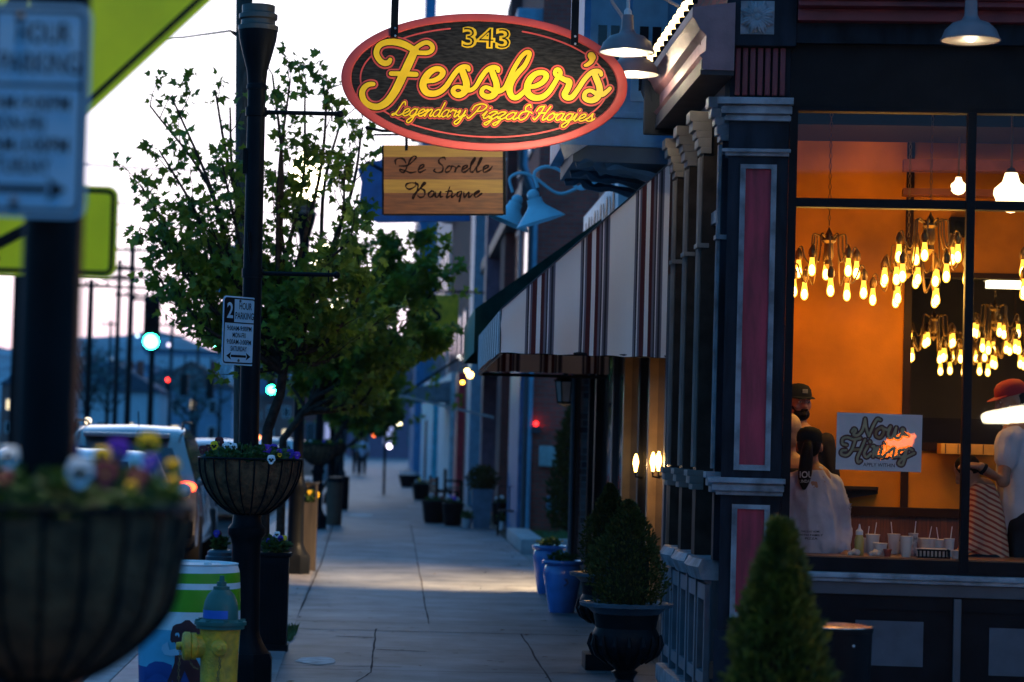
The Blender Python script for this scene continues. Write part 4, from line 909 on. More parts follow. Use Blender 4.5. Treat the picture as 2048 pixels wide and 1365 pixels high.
def leafcloud(mb, c, rad, n, L, W, zbias=.0, up=.6, shell=False, r_=None):
    q = r_ or rnd
    for i in range(n):
        while True:
            d = Vector((q.uniform(-1, 1), q.uniform(-1, 1), q.uniform(-1, 1)))
            if .05 < d.length < 1: break
        if shell: d = d.normalized() * q.uniform(.75, 1.05)
        p = Vector(c) + Vector((d.x * rad[0], d.y * rad[1], d.z * rad[2]))
        a = Vector((q.uniform(-1, 1), q.uniform(-1, 1), q.uniform(-.4, 1) * up + zbias)).normalized(); s = a.orthogonal().normalized(); s = Matrix.Rotation(q.uniform(0, 2 * PI), 3, a) @ s
        l = L * q.uniform(.6, 1.2); w = W * q.uniform(.6, 1.2); n_ = a.cross(s)
        mb.add([p, p + a * l * .5 + s * w * .5 + n_ * w * .15, p + a * l, p + a * l * .5 - s * w * .5 + n_ * w * .15], [(0, 1, 2, 3)])
def basket(loc, label, flowers, seed, rad=.345, sc=1.0):
    q = random.Random(seed)
    t = thing('flower_basket', loc, label, 'flower basket', group='flower baskets on the lamp posts'); H = .37
    prof = [(.075, -H), (.12, -H + .005), (.20, -H + .06), (.27, -H + .14), (rad * .92, -H + .24), (rad * .965, -H + .33), (rad * .97, -.005)]
    g = MB(); n = 60; vs = []
    rings = []
    for r, z in prof:
        rings.append([Vector((math.cos(2 * PI * k / n) * r * (1 + .018 * math.cos(k * PI * 22 * 2 / n) + q.uniform(-.008, .008)), math.sin(2 * PI * k / n) * r * (1 + .018 * math.cos(k * PI * 22 * 2 / n)), z + (q.uniform(-.02, .012) if z > -.01 else 0))) for k in range(n)])
    g.loft(rings, cap=False); g.build('coco_liner', M_coco, t, local=True, smooth=60)
    g = MB()
    for k in range(22):
        a = 2 * PI * k / 22; pr = catmull([Vector((r * 1.03 * math.cos(a), r * 1.03 * math.sin(a), z)) for r, z in prof], 3); g.tube(pr, .0055, 5)
    g.tube([(rad * math.cos(2 * PI * k / 40), rad * math.sin(2 * PI * k / 40), 0) for k in range(40)], .008, 6, closed=True)
    g.lathe([(.09, -H - .02), (.09, -H + .01)], 16); g.build('wire_frame', M_iron, t, local=True)
    g = MB(); g.lathe([(0, -.03), (rad * .93, -.03)], 24, cap=False); g.build('soil', mat('soil', (.02, .014, .01), .95), t, local=True)
    g = MB(); leafcloud(g, (0, 0, .02), (.30, .30, .065), 1300, .05, .028, r_=q); g.build('foliage', M_leaf, t, local=True, smooth=0, fix=False)
    L = Vector(loc)
    for (dx, dz, col, s, dy) in flowers:
        p = L + Vector((dx, dy, dz)); pansy(t, p, (q.uniform(-.3, .3), -1, q.uniform(-.1, .35)), s, col, col in ('white', 'yellow'))
        g = MB(); g.tube([p + Vector((0, .01, 0)), p + Vector((.0, .03, -.03)), Vector((p.x, p.y + .02, L.z))], .0022, 5); g.build('stem', M_leaf, t)
    return t
k1 = P(495, 910, 16.3)
px16 = 16.3 / FPX
fl2 = [((403 - 495) * px16, .05, 'maroon', .030, -.12), ((412 - 495) * px16, .065, 'maroon', .024, -.02), ((425 - 495) * px16, .080, 'yellow', .030, -.10), ((432 - 495) * px16, .105, 'maroon', .034, .02), ((450 - 495) * px16, .075, 'white', .026, -.08), ((464 - 495) * px16, .075, 'white', .026, -.12), ((529 - 495) * px16, .062, 'purple', .036, -.14), ((541 - 495) * px16, .072, 'blue', .030, -.02), ((541.5 - 495) * px16, .0, 'white', .030, -.335), ((554 - 495) * px16, .045, 'purple', .026, -.12), ((575 - 495) * px16, .04, 'blue', .030, -.08), ((588 - 495) * px16, .03, 'purple', .026, -.05), ((556 - 495) * px16, .03, 'yellow', .016, -.22)]
b2 = basket((polepos[1][0], 16.3, 1.535), 'coco lined flower basket of pansies round the sharp lamp post', fl2, 3)
q5 = 5.3 / FPX
def f1(px_, py_, col, s, dy=-.22): p = P(px_, py_, 5.3 + dy); return (p.x - polepos[0][0], p.z - 1.535, col, s * .74, dy)
fl1 = [f1(18, 915, 'white', .032, -.2), f1(160, 945, 'white', .042, -.28), f1(235, 905, 'purple', .040, -.05), f1(205, 915, 'yellow', .030, -.15), f1(297, 890, 'yellow', .036, -.1), f1(212, 950, 'maroon', .042, -.27), f1(300, 925, 'blue', .028, -.12), f1(345, 935, 'yellow', .024, -.05), f1(140, 910, 'blue', .034, .0), f1(275, 960, 'maroon', .036, -.22), f1(262, 975, 'yellow', .018, -.28), f1(345, 965, 'yellow', .02, -.08), f1(10, 960, 'maroon', .03, -.25)]
b1 = basket((polepos[0][0], 5.3, 1.535), 'large dark blurred flower basket with pansies in the lower left foreground', fl1, 5, rad=.318)
for i in (3, 4):
    basket((polepos[i][0], polepos[i][1], 1.535), ['', '', '', 'small flower basket on the lamp post beyond the planter box', 'tiny flower basket on the distant lamp post'][i], [(-.15, .05, 'white', .03, -.2), (.1, .06, 'purple', .03, -.2), (.2, .05, 'yellow', .03, -.15)], 8 + i)

# ================================================================ yellow warning sign behind the near post
M_fy = mat('fluorescent_yellow_green', (0.95, 0.93, 0.004), .45, var=.04)
ys = 8.0; cx, cz = P(50, 345, ys).x, P(50, 345, ys).z
t = thing('crossing_sign', (cx, ys, -0.0), 'yellow green diamond sign with black border over an arrow plate at the upper left', 'sign')
h = .65; cc = Vector((cx, ys, cz + h))
def dia(s, y): return [(cx, y, cc.z - s), (cx + s, y, cc.z), (cx, y, cc.z + s), (cx - s, y, cc.z)]
g = MB(); g.prism(dia(h, ys), (0, .004, 0)); g.build('diamond_plate', M_fy, t, smooth=0)
g = MB(); A, Bq = dia(h - .030, ys - .0015), dia(h - .054, ys - .0015); g.add(A + Bq, [(i, (i + 1) % 4, 4 + (i + 1) % 4, 4 + i) for i in range(4)])
# walking figure symbol
def dsk(x, z, r): g.add([(cx + x + r * math.cos(a), ys - .0015, cc.z + z + r * math.sin(a)) for a in [2 * PI * i / 16 for i in range(16)]], [tuple(range(16))])
dsk(.02, .30, .055)
for a, b, w in (((0, .22), (0, -.02), .10), ((0, 0), (.10, -.28), .06), ((0, 0), (-.14, -.27), .06), ((0, .2), (.14, .02), .045), ((0, .2), (-.13, .05), .045)):
    stroke_mb(g, [Vector((cx + a[0], ys, cc.z + a[1])), Vector((cx + b[0], ys, cc.z + b[1]))], w, (1, 0, 0), (0, 0, 1), .002)
g.build('border_and_figure', M_sk, t, smooth=0, fix=False)
pl1, pl0 = P(235, 372, ys), P(235, 555, ys); zt_, zb_ = P(190, 372, ys).z, P(190, 556, ys).z; xr = P(235, 460, ys).x; xl = 2 * cx - xr
g = MB(); g.prism(rrect(xl, zb_, xr, zt_, .035, ys), (0, .004, 0)); g.build('arrow_plate', M_fy, t, smooth=0)
g = MB(); ring_frame(g, xl + .010, zb_ + .010, xr - .010, zt_ - .010, .028, .014, ys - .0015)
stroke_mb(g, [Vector((cx + .17, ys, zt_ - .06)), Vector((cx - .12, ys, zb_ + .08))], .035, (1, 0, 0), (0, 0, 1), .002)
g.add([(cx - .19, ys - .002, zb_ + .045), (cx - .07, ys - .002, zb_ + .05), (cx - .14, ys - .002, zb_ + .15)], [(0, 1, 2)])
g.build('arrow', M_sk, t, smooth=0, fix=False)
g = MB(); g.box((cx - .025, ys + .006, -.1), (cx + .025, ys + .05, cc.z + .4)); g.build('post', M_iron, t)

# ================================================================ painted barrel
by = 15.0; bc = P(379, 1250, by); pb = by / FPX
t = thing('painted_barrel', (bc.x, by, 0), 'painted barrel with green and white bands over a blue scene behind the fire hydrant', 'barrel')
zb = lambda y_: P(379, y_, by).z
ztop = zb(1129)
rr = [(.275, 0), (.29, .05), (.305, .30), (.313, zb(1255)), (.310, zb(1240)), (.306, zb(1180)), (.300, zb(1150)), (.296, zb(1140)), (.285, ztop)]
def rad_at(z):
    for (r0, z0), (r1, z1) in zip(rr, rr[1:]):
        if z0 <= z <= z1: return r0 + (r1 - r0) * (z - z0) / (z1 - z0 + 1e-9)
    return rr[-1][0]
bands_ = [(0, zb(1330), 'deep'), (zb(1330), zb(1254), 'sky'), (zb(1254), zb(1218), 'white'), (zb(1218), zb(1174), 'green'), (zb(1174), zb(1162), 'white'), (zb(1162), zb(1142), 'green'), (zb(1142), ztop, 'white')]
BC = {'deep': (.02, .07, .30), 'sky': (.12, .46, .66), 'white': (.74, .76, .80), 'green': (.10, .36, .003)}
BMs = [mat('barrel_' + k, v, .45, var=.12, scale=5) for k, v in BC.items()]
g = MB()
for z0, z1, c in bands_:
    g.cur = list(BC).index(c); m = max(2, int((z1 - z0) / .04)); pr = [(rad_at(z0 + (z1 - z0) * i / m), z0 + (z1 - z0) * i / m) for i in range(m + 1)]
    g.lathe(pr, 48, (bc.x, by, 0), cap=False)
g.build('drum', BMs, t, smooth=50)
g = MB(); g.lathe([(rad_at(ztop), ztop), (.29, ztop + .012), (.27, ztop + .014), (.26, ztop - .01), (0, ztop - .01)], 48, (bc.x, by, 0)); g.ell((bc.x + .115, by - .2, ztop + .015), (.025, .025, .018)); g.build('lid', M_white, t, smooth=40)
def onb(px_, py_, off=.004):
    o = EYE; d = ray(px_, py_); ox, oy = o.x - bc.x, o.y - by; z_ = zb(py_); r = rad_at(z_) + off
    A = d.x ** 2 + d.y ** 2; Bb = 2 * (ox * d.x + oy * d.y); C = ox * ox + oy * oy - r * r; D = Bb * Bb - 4 * A * C
    if D < 0: D = 0
    tt = (-Bb - math.sqrt(D)) / (2 * A); return o + d * tt
def decal(name, poly, m, off=.004):
    # subdivide outline into a fan that hugs the drum
    c = (sum(p[0] for p in poly) / len(poly), sum(p[1] for p in poly) / len(poly)); g = MB(); n = len(poly); lv = [.34, .67, 1.0]
    vs = [onb(c[0], c[1], off)]
    for l in lv:
        for p in poly: vs.append(onb(c[0] + (p[0] - c[0]) * l, c[1] + (p[1] - c[1]) * l, off))
    fs = [(0, 1 + i, 1 + (i + 1) % n) for i in range(n)]
    for j in range(2):
        for i in range(n): fs.append((1 + j * n + i, 1 + j * n + (i + 1) % n, 1 + (j + 1) * n + (i + 1) % n, 1 + (j + 1) * n + i))
    g.add(vs, fs); return g.build(name, m, t, smooth=60)
def cr_(x, y): return (260 + x / 4.79, 1080 + y / 4.79)
M_mar = mat('barrel_maroon', (.07, .012, .02), .5)
decal('painted_dog', [cr_(*p) for p in [(385, 960), (390, 900), (410, 830), (440, 810), (490, 800), (530, 770), (570, 770), (600, 800), (640, 830), (700, 850), (690, 960), (560, 1000), (500, 990), (440, 1010), (430, 980), (400, 985)]], M_mar, .005)
decal('painted_body', [cr_(*p) for p in [(430, 1110), (520, 1100), (640, 1150), (690, 1250), (690, 1365), (570, 1365), (570, 1280), (530, 1240), (490, 1280), (480, 1365), (355, 1365), (400, 1250), (425, 1180)]], M_mar, .006)
decal('painted_wave', [cr_(*p) for p in [(130, 1365), (140, 1240), (180, 1190), (240, 1165), (320, 1170), (400, 1200), (410, 1365)]], BMs[0], .0035)
decal('painted_splash', [cr_(*p) for p in [(300, 1050), (310, 1010), (360, 975), (335, 1030), (340, 1070), (400, 1085), (430, 1050), (480, 1035), (480, 1100), (400, 1115), (330, 1100)]], M_sw, .007)
decal('painted_eye', [cr_(*p) for p in [(430, 910), (440, 892), (465, 890), (475, 910), (470, 940), (460, 905), (445, 905), (440, 925)]], M_sw, .008)

# ================================================================ fire hydrant
hy = 14.2; hx = P(441, 1240, hy).x; k = hy / FPX
zh = lambda y_: P(437, y_, hy).z
M_hy = mat('hydrant_yellow', (1.0, .50, .03), .45, col2=(.55, .27, .03), scale=16, bump=.35); M_hg = mat('hydrant_green', (.03, .13, .11), .45, var=.2)
t = thing('fire_hydrant', (hx, hy, 0), 'yellow fire hydrant with a dark green bonnet and rusty chains at the lower left', 'fire hydrant')
C = (hx, hy, 0)
g = MB(); zf = zh(1250)
g.lathe([(.17, 0), (.17, .03), (.12, .04), (.105, .10), (.108, .3), (.112, zf - .12), (.117, zf - .035), (.125, zf - .005)], 28, C); g.build('barrel', M_hy, t)
g = MB(); g.lathe([(.14, zf - .02), (.14, zf), (.151, zf + .002), (.151, zf + .022), (.118, zf + .030), (.102, zf + .034), (.101, zf + .10), (.095, zf + .135), (.078, zf + .175), (.054, zf + .20), (.048, zf + .205), (.048, zf + .222), (.030, zf + .226)], 32, C)
for i in range(8):
    a = i * PI / 4 + .3; g.lathe([(.014, zf + .022), (.014, zf + .034)], 6, (hx + .135 * math.cos(a), hy + .135 * math.sin(a), 0))
g.lathe([(.028, zf + .226), (.028, zf + .25)], 8, C); g.lathe([(.017, zf + .25), (.014, zf + .285)], 5, C); bon = g.build('bonnet', M_hg, t)
g = MB(); n_ = 14; a0, a1 = R(-205), R(-62)
vs = []
for i in range(n_ + 1):
    a = a0 + (a1 - a0) * i / n_; vs += [(hx + .1025 * math.cos(a), hy + .1025 * math.sin(a), zf + .040), (hx + .1025 * math.cos(a), hy + .1025 * math.sin(a), zf + .088)]
g.add(vs, [(2 * i, 2 * i + 2, 2 * i + 3, 2 * i + 1) for i in range(n_)]); g.build('reflective_band', mat('blue_reflector', (.03, .14, .60), .35), bon)
zo = zh(1293)
def nozzle(dx, dy, L, r, name, z):
    X = Matrix.Translation((hx, hy, z)) @ Vector((dx, dy, 0)).to_track_quat('Z', 'Y').to_matrix().to_4x4()
    g = MB(); g.lathe([(r * .98, .04), (r, .10), (r * .98, L - .03), (r * 1.12, L - .028), (r * 1.12, L), (r * 1.05, L + .004)], 24, X=X); o = g.build('nozzle', M_hy, t)
    g = MB(); g.lathe([(r * 1.0, L + .004), (r * 1.18, L + .008), (r * 1.18, L + .04), (r * 1.05, L + .05), (r * .5, L + .055), (r * .36, L + .056), (r * .32, L + .085), (r * .22, L + .088), (0, L + .088)], 24, X=X); g.build('nozzle_cap', M_hy, o)
nozzle(-.985, -.17, .165, .070, 'a', zo); nozzle(.06, -1, .115, .040, 'b', zh(1292))
M_rust = mat('rusty_chain', (.22, .12, .05), .7, .3, var=.4, scale=40)
def chain(pts, r=.010):
    g = MB(); pp = catmull(pts, 10); L = 0; last = pp[0]; j = 0
    for a_, b_ in zip(pp, pp[1:]):
        L += (b_ - a_).length
        if L > r * 1.5:
            L = 0; d = (b_ - a_).normalized(); x = d.cross(Vector((0, 1, 0))).normalized() if j % 2 else d.cross(Vector((1, 0, 0))).normalized(); j += 1
            g.tube([b_ + d * r * math.cos(q) + x * r * .6 * math.sin(q) for q in [2 * PI * i / 8 for i in range(8)]], .0028, 5, closed=True)
    return g.build('chain', M_rust, t)
p = P(438, 1312, hy - .17); chain([p, P(440, 1330, hy - .15), P(436, 1350, hy - .14), P(437, 1370, hy - .13), P(441, 1395, hy - .13)])
p = P(361, 1290, hy - .06); chain([p, P(359, 1320, hy - .1), P(357, 1345, hy - .1), P(359, 1385, hy - .1)])
chain([P(378, 1320, hy - .08), P(386, 1333, hy - .1), P(398, 1340, hy - .1)], .007)

# ================================================================ bins and planters along the kerb
M_soil = mat('soil', (.02, .014, .01), .95)
def flowers_on(t, c, r, z, cols, n, seed, s=.03, pl=400):
    q = random.Random(seed); g = MB(); leafcloud(g, (c[0], c[1], z + .05), (r * .9, r * .9, .07), pl, .06, .03, r_=q); g.build('foliage', M_leaf, t, smooth=0, fix=False)
    for i in range(n):
        pansy(t, Vector((c[0] + q.uniform(-r, r) * .85, c[1] - q.uniform(-.2, 1) * r * .6, z + q.uniform(.08, .15))), (q.uniform(-.4, .4), -1, q.uniform(0, .5)), s * q.uniform(.8, 1.2), cols[i % len(cols)], i % 2 == 0)
c = G(543, 1303); bh = 1.7 - (1106 - 868) / 256
t = thing('litter_bin_planter', (c.x, c.y + .15, 0), 'black square bin planted with pansies behind the sharp lamp post', 'planter'); w = 28.5 / 256
g = MB(); cc_ = (c.x, c.y + w, 0)
g.box((c.x - w, c.y, .03), (c.x + w, c.y + 2 * w, bh - .02), bev=.012)
for i in range(7): g.box((c.x - w + .012 + i * (2 * w - .02) / 7, c.y - .008, .08), (c.x - w + .012 + i * (2 * w - .02) / 7 + .022, c.y, bh - .08))
g.build('body', M_black, t); g = MB(); g.box((c.x - w - .02, c.y - .02, bh - .03), (c.x + w + .02, c.y + 2 * w + .02, bh), bev=.01); g.build('rim', M_black, t)
g = MB(); g.box((c.x - w - .01, c.y - .012, 0), (c.x + w + .01, c.y + 2 * w + .01, .05)); g.build('foot', M_iron, t)
flowers_on(t, (c.x, c.y + w), .12, bh, ['blue', 'white', 'white', 'yellow', 'purple'], 6, 21)
c = P(441, 1100, 21.5)
t = thing('round_planter', (c.x, 21.5, 0), 'dark teal round planter with rolled lid peeking above the painted barrel', 'planter')
g = MB(); zt2 = P(441, 1100, 21.5).z; g.lathe([(.13, 0), (.15, .05), (.135, .4), (.14, zt2 - .14), (.125, zt2 - .12), (.13, zt2 - .09), (.13, zt2 - .06), (.115, zt2 - .05), (.115, zt2 - .02), (.09, zt2)], 24, (c.x, 21.5, 0)); g.build('body', mat('teal_iron', (.03, .07, .10), .35), t)
flowers_on(t, (c.x, 21.5), .06, zt2, ['maroon', 'blue'], 3, 22)
# tall wooden planter beside post three
cy = 30.6; x0, x1 = P(600, 1050, cy).x, P(633, 1050, cy).x; ztp = P(616, 968, cy).z; zsoil = P(616, 1005, cy).z
t = thing('wooden_planter_box', ((x0 + x1) / 2, cy, 0), 'tall wooden planter box with yellow and orange flowers beside the lamp post', 'planter'); M_oak = woodmat('weathered_boards', ((.05, .042, .035), (.035, .03, .025)), .055, 'X')
g = MB(); dy = .24
g.box((x0 - .02, cy, 0), (x1, cy + .03, zsoil)); g.box((x0 - .02, cy + dy, 0), (x1, cy + dy + .03, ztp)); g.box((x0 - .02, cy + .03, 0), (x0 + .01, cy + dy, ztp)); g.box((x1 - .03, cy + .03, 0), (x1, cy + dy, ztp)); g.build('boards', M_oak, t)
g = MB(); g.box((x0 - .04, cy + dy - .02, ztp), (x1 + .02, cy + dy + .05, ztp + .02)); g.build('cap_board', M_slate, t)
flowers_on(t, ((x0 + x1) / 2, cy + .12), .11, zsoil - .02, ['yellow', 'purple', 'yellow', 'yellow'], 8, 23, .035)
def bin_(px0, px1, pyt, pyb, lab, colr, nm='waste_bin', rnd_=True):
    c = G((px0 + px1) / 2, pyb); w = (P(px1, pyb, c.y).x - P(px0, pyb, c.y).x) / 2; ht = P((px0 + px1) / 2, pyt, c.y).z
    t = thing(nm, (c.x, c.y + w, 0), lab, 'bin', group='bins and tubs along the kerb')
    g = MB(); g.lathe([(w * .86, 0), (w * .9, .05), (w * .97, ht * .45), (w, ht * .9)], 20, (c.x, c.y + w, 0)); g.build('body', colr, t)
    g = MB(); g.lathe([(w * 1.05, ht * .9), (w * 1.05, ht * .94), (w * .9, ht), (w * .3, ht * 1.01)], 20, (c.x, c.y + w, 0)); g.build('rim', M_iron, t); return t
M_brn = mat('brown_tub', (.09, .05, .03), .6)
bin_(650, 684, 955, 1051, 'brown tub beside the pavement beyond the wooden planter box', M_brn)
bin_(676, 697, 953, 1020, 'dark bin just behind the brown tub', M_black)
bin_(640, 662, 900, 962, 'small pale bin far down the kerb', mat('pale_tub', (.3, .33, .36), .6))

# ================================================================ urns, pots and evergreens by the shop
M_ever = mat('boxwood_leaf', (.020, .034, .008), .6, col2=(.075, .07, .02), scale=30)
M_cyp = mat('cypress_leaf', (.13, .145, .015), .6, col2=(.03, .045, .007), scale=14)
def cone_shrub(t, c, z0, z1, r, n, L, W, m, seed, prof=None, name='foliage', lumps=10):
    q = random.Random(seed); g = MB(); prof = prof or [(0, .80), (.15, .98), (.35, 1.0), (.6, .78), (.8, .45), (.95, .16), (1, .03)]
    def rr_(f):
        for (a, b), (c2, d) in zip(prof, prof[1:]):
            if a <= f <= c2: return b + (d - b) * (f - a) / (c2 - a)
        return 0
    ph = [q.uniform(0, 6.28) for _ in range(4)]
    for i in range(n):
        f = q.random() ** .9; a = q.uniform(0, 2 * PI); lump = 1 + .10 * math.sin(a * 3 + f * lumps + ph[0]) + .08 * math.sin(a * 7 - f * 17 + ph[1]) + .05 * math.sin(f * 31 + ph[2])
        rad = r * rr_(f) * lump * q.uniform(.62, 1.03); p = Vector((c[0] + rad * math.cos(a), c[1] + rad * math.sin(a), z0 + (z1 - z0) * f + q.uniform(-.01, .01)))
        d = Vector((math.cos(a) * .8, math.sin(a) * .8, q.uniform(.3, 1.4))).normalized(); d = (d + Vector((q.uniform(-.4, .4), q.uniform(-.4, .4), q.uniform(-.3, .3)))).normalized(); s = d.orthogonal().normalized(); s = Matrix.Rotation(q.uniform(0, 6.28), 3, d) @ s
        l = L * q.uniform(.6, 1.3); w = W * q.uniform(.6, 1.3)
        g.add([p, p + d * l * .5 + s * w * .5, p + d * l, p + d * l * .5 - s * w * .5], [(0, 1, 2, 3)])
    o = g.build(name, m, t, smooth=0, fix=False)
    g = MB(); g.lathe([(r * rr_(f) * .60 + .001, z0 + (z1 - z0) * f) for f in (0, .2, .4, .6, .8, .93)], 12, c); g.build('inner_twigs', mat('twig_core', (.014, .018, .008), .9), t)
    g = MB(); g.tube([(c[0], c[1], z0 - .12), (c[0], c[1], z0 + (z1 - z0) * .5)], .012, 6); g.build('stem', M_brown, t)
    return o
def urn(loc, label, k, lab2, bushz, bushr, seed):
    x, y = loc; t = thing('iron_urn', (x, y, 0), label, 'urn', group='iron urns outside the corner shop')
    g = MB(); c = (x, y, 0); zr = k
    g.box((x - .17, y - .17, 0), (x + .17, y + .17, .12), bev=.012); g.build('plinth', M_iron, t)
    g = MB(); g.lathe([(.13, .12), (.125, .15), (.07, .19), (.055, .24), (.07, .27), (.085, .285), (.06, .30), (.12, .35), (.19, .40), (.215, .46), (.21, .52), (.19, .56), (.205, zr - .07)], 28, c)
    for i in range(16):
        a = 2 * PI * i / 16; g.tube([(x + r_ * math.cos(a), y + r_ * math.sin(a), z_) for r_, z_ in ((.13, .345), (.20, .40), (.225, .46), (.218, .52))], [.008, .018, .02, .006], 6)
    g.build('bowl', M_iron, t)
    g = MB(); n = 48; ring = []
    for r_, z_ in ((.205, zr - .07), (.25, zr - .03), (.285, zr - .025), (.29, zr - .005), (.26, zr), (.22, zr - .02)):
        ring.append([Vector((x + r_ * math.cos(2 * PI * i / n) * (1 + .012 * (i % 2)), y + r_ * math.sin(2 * PI * i / n) * (1 + .012 * (i % 2)), z_ + .004 * (i % 2))) for i in range(n)])
    g.loft(ring, cap=False); g.build('rim', mat('blue_grey_iron', (.05, .09, .125), .4, .2, bump=.2), t)
    g = MB(); g.lathe([(0, zr - .03), (.22, zr - .03)], 20, c, cap=False); g.build('soil', M_soil, t)
    s = thing('boxwood_shrub', (x, y, zr - .03), lab2, 'shrub', group='clipped evergreens in the urns'); cone_shrub(s, (x, y, 0), zr - .02, bushz, bushr, 5200, .028, .016, M_ever, seed)
u1 = P(1253, 1205, 15.05); z1_ = P(1270, 1006, 15.05).z
urn((u1.x, 15.05), 'near dark iron urn with a pale rope rim beside the shop corner', u1.z, 'bushy dark boxwood cone in the nearer urn', z1_, .235, 31)
u2 = P(1216, 1146, 18.3); z2_ = P(1215, 972, 18.3).z
urn((u2.x, 18.3), 'second iron urn, half hidden behind the nearer urn', u2.z, 'slimmer green evergreen cone behind the nearer boxwood', z2_, .20, 32)
M_pot = mat('cobalt_glaze', (.05, .20, .58), .25, var=.2, scale=4, coat=.4)
def pot(px_, pyb, pyt, wpx, label, seed):
    c = G(px_, pyb); k = c.y / FPX; w = wpx / 2 * k; h_ = P(px_, pyt, c.y).z; y = c.y + w * .7
    t = thing('glazed_pot', (c.x, y, 0), label, 'plant pot', group='blue glazed pots by the shop wall')
    g = MB(); g.lathe([(w * .58, 0), (w * .62, .02), (w * .80, h_ * .45), (w * .92, h_ * .72), (w * .86, h_ * .86), (w * .80, h_ * .90), (w * .98, h_ * .93), (w * 1.0, h_ * .97), (w * .95, h_), (w * .82, h_ * .98), (w * .8, h_ * .9)], 32, (c.x, y, 0), cap=False); g.build('pot', M_pot, t, smooth=60)
    g = MB(); a = -PI / 2 + .1
    for s_ in (-.5, 0, .5): g.tube([(c.x + w * .93 * math.cos(a) + s_ * .02, y + w * .93 * math.sin(a) * 1.0, h_ * .66), (c.x + w * .98 * math.cos(a) + .02, y + w * .98 * math.sin(a), h_ * .58), (c.x + w * .9 * math.cos(a) - .015, y + w * .93 * math.sin(a), h_ * .52)], .008, 6)
    g.build('moulded_crest', mat('dark_glaze', (.02, .05, .16), .3), t)
    g = MB(); g.lathe([(0, h_ * .93), (w * .85, h_ * .93)], 20, (c.x, y, 0), cap=False); g.build('soil', M_soil, t)
    g = MB(); leafcloud(g, (c.x, y, h_ + .02), (w * .7, w * .7, .06), 260, .06, .03, r_=random.Random(seed)); g.build('plant', M_leaf, t, smooth=0, fix=False)
    return t
pot(1125, 1227, 1122, 84, 'nearer cobalt blue glazed pot with a moulded crest', 41)
q_ = pot(1098, 1189, 1092, 72, 'farther cobalt blue glazed pot by the shop wall', 42)
# blurred cypress in the foreground with its container, and the black bin behind it
cy0 = 9.0; cc0 = P(1556, 1300, cy0)
t = thing('potted_cypress', (cc0.x, cy0, 0), 'blurred pointed green cypress in the lower right foreground', 'conifer')
zt0_ = P(1552, 1052, cy0).z; w0 = .178
cone_shrub(t, (cc0.x, cy0, 0), .34, zt0_, w0, 11000, .042, .016, M_cyp, 51, [(0, .75), (.2, 1.02), (.42, 1.05), (.62, .86), (.74, .62), (.84, .42), (.93, .27), (.985, .15), (1, .05)], lumps=14)
g = MB(); g.lathe([(.12, 0), (.13, .02), (.16, .30), (.175, .31), (.175, .35), (.15, .35), (.14, .33), (0, .33)], 24, (cc0.x, cy0, 0)); g.build('pot', M_iron, t)
cb = 12.6; c0 = P(1672, 1252, cb); wr = 73 / FPX * cb; zt1 = P(1680, 1252, cb).z
t = thing('black_bin', (c0.x, cb, 0), 'black round bin with an orange lit dished lid under the shop window', 'bin')
g = MB(); g.lathe([(wr * .9, 0), (wr * .92, .03), (wr * .97, zt1 * .7), (wr, zt1 - .03), (wr * 1.02, zt1 - .028), (wr * 1.02, zt1 - .005)], 36, (c0.x, cb, 0)); g.build('body', M_black, t)
g = MB(); g.lathe([(wr * 1.02, zt1 - .005), (wr * 1.0, zt1), (wr * .8, zt1 + .006), (wr * .5, zt1 + .012), (0, zt1 + .014)], 36, (c0.x, cb, 0)); g.build('lid', mat('worn_bin_lid', (.55, .40, .34), .22, .85, scale=20, var=.4), t)
g = MB(); g.ell((c0.x + .06, cb - wr * .97, zt1 - .09), (.008, .006, .008), n=8, m=6); g.build('rivet', mat('zinc_bolt', (.6, .6, .62), .3, 1), t)
# ================================================================ next building with the striped awning
XW = 2.05
B2 = thing('awning_shop', (XW, 17.7, 0), 'brick shop with striped awning, blue oriel window and glazed front past the corner', 'building')
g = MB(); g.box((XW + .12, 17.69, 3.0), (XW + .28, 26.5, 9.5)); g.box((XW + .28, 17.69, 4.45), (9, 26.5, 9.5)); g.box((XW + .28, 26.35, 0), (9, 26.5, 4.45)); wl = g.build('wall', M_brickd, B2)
g = MB(); g.box((XW - .10, 26.12, 0), (XW + .3, 26.5, 3.3)); g.build('end_pilaster', M_brickp, B2)
g = MB(); g.box((XW - .11, 26.10, 0), (XW - .055, 26.14, 3.3)); g.tube([(XW - .13, 26.08, 0), (XW - .13, 26.08, 3.4)], .03, 8); g.build('downpipe', M_slate, B2)
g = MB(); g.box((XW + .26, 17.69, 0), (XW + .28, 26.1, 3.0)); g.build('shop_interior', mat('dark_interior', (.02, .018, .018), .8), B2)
M_refl = mat('shop_front_glass', (0.03, 0.028, 0.025), 0.09, spec=.9, var=.1)
segs = [(17.72, 'post', .16), (18.3, 'post', .12), (19.25, 'post', .10), (20.3, 'door', .14), (21.4, 'post', .10), (22.8, 'post', .14), (24.4, 'post', .14), (25.6, 'post', .2)]
M_gold = mat('varnished_oak', (.34, .20, .08), .35)
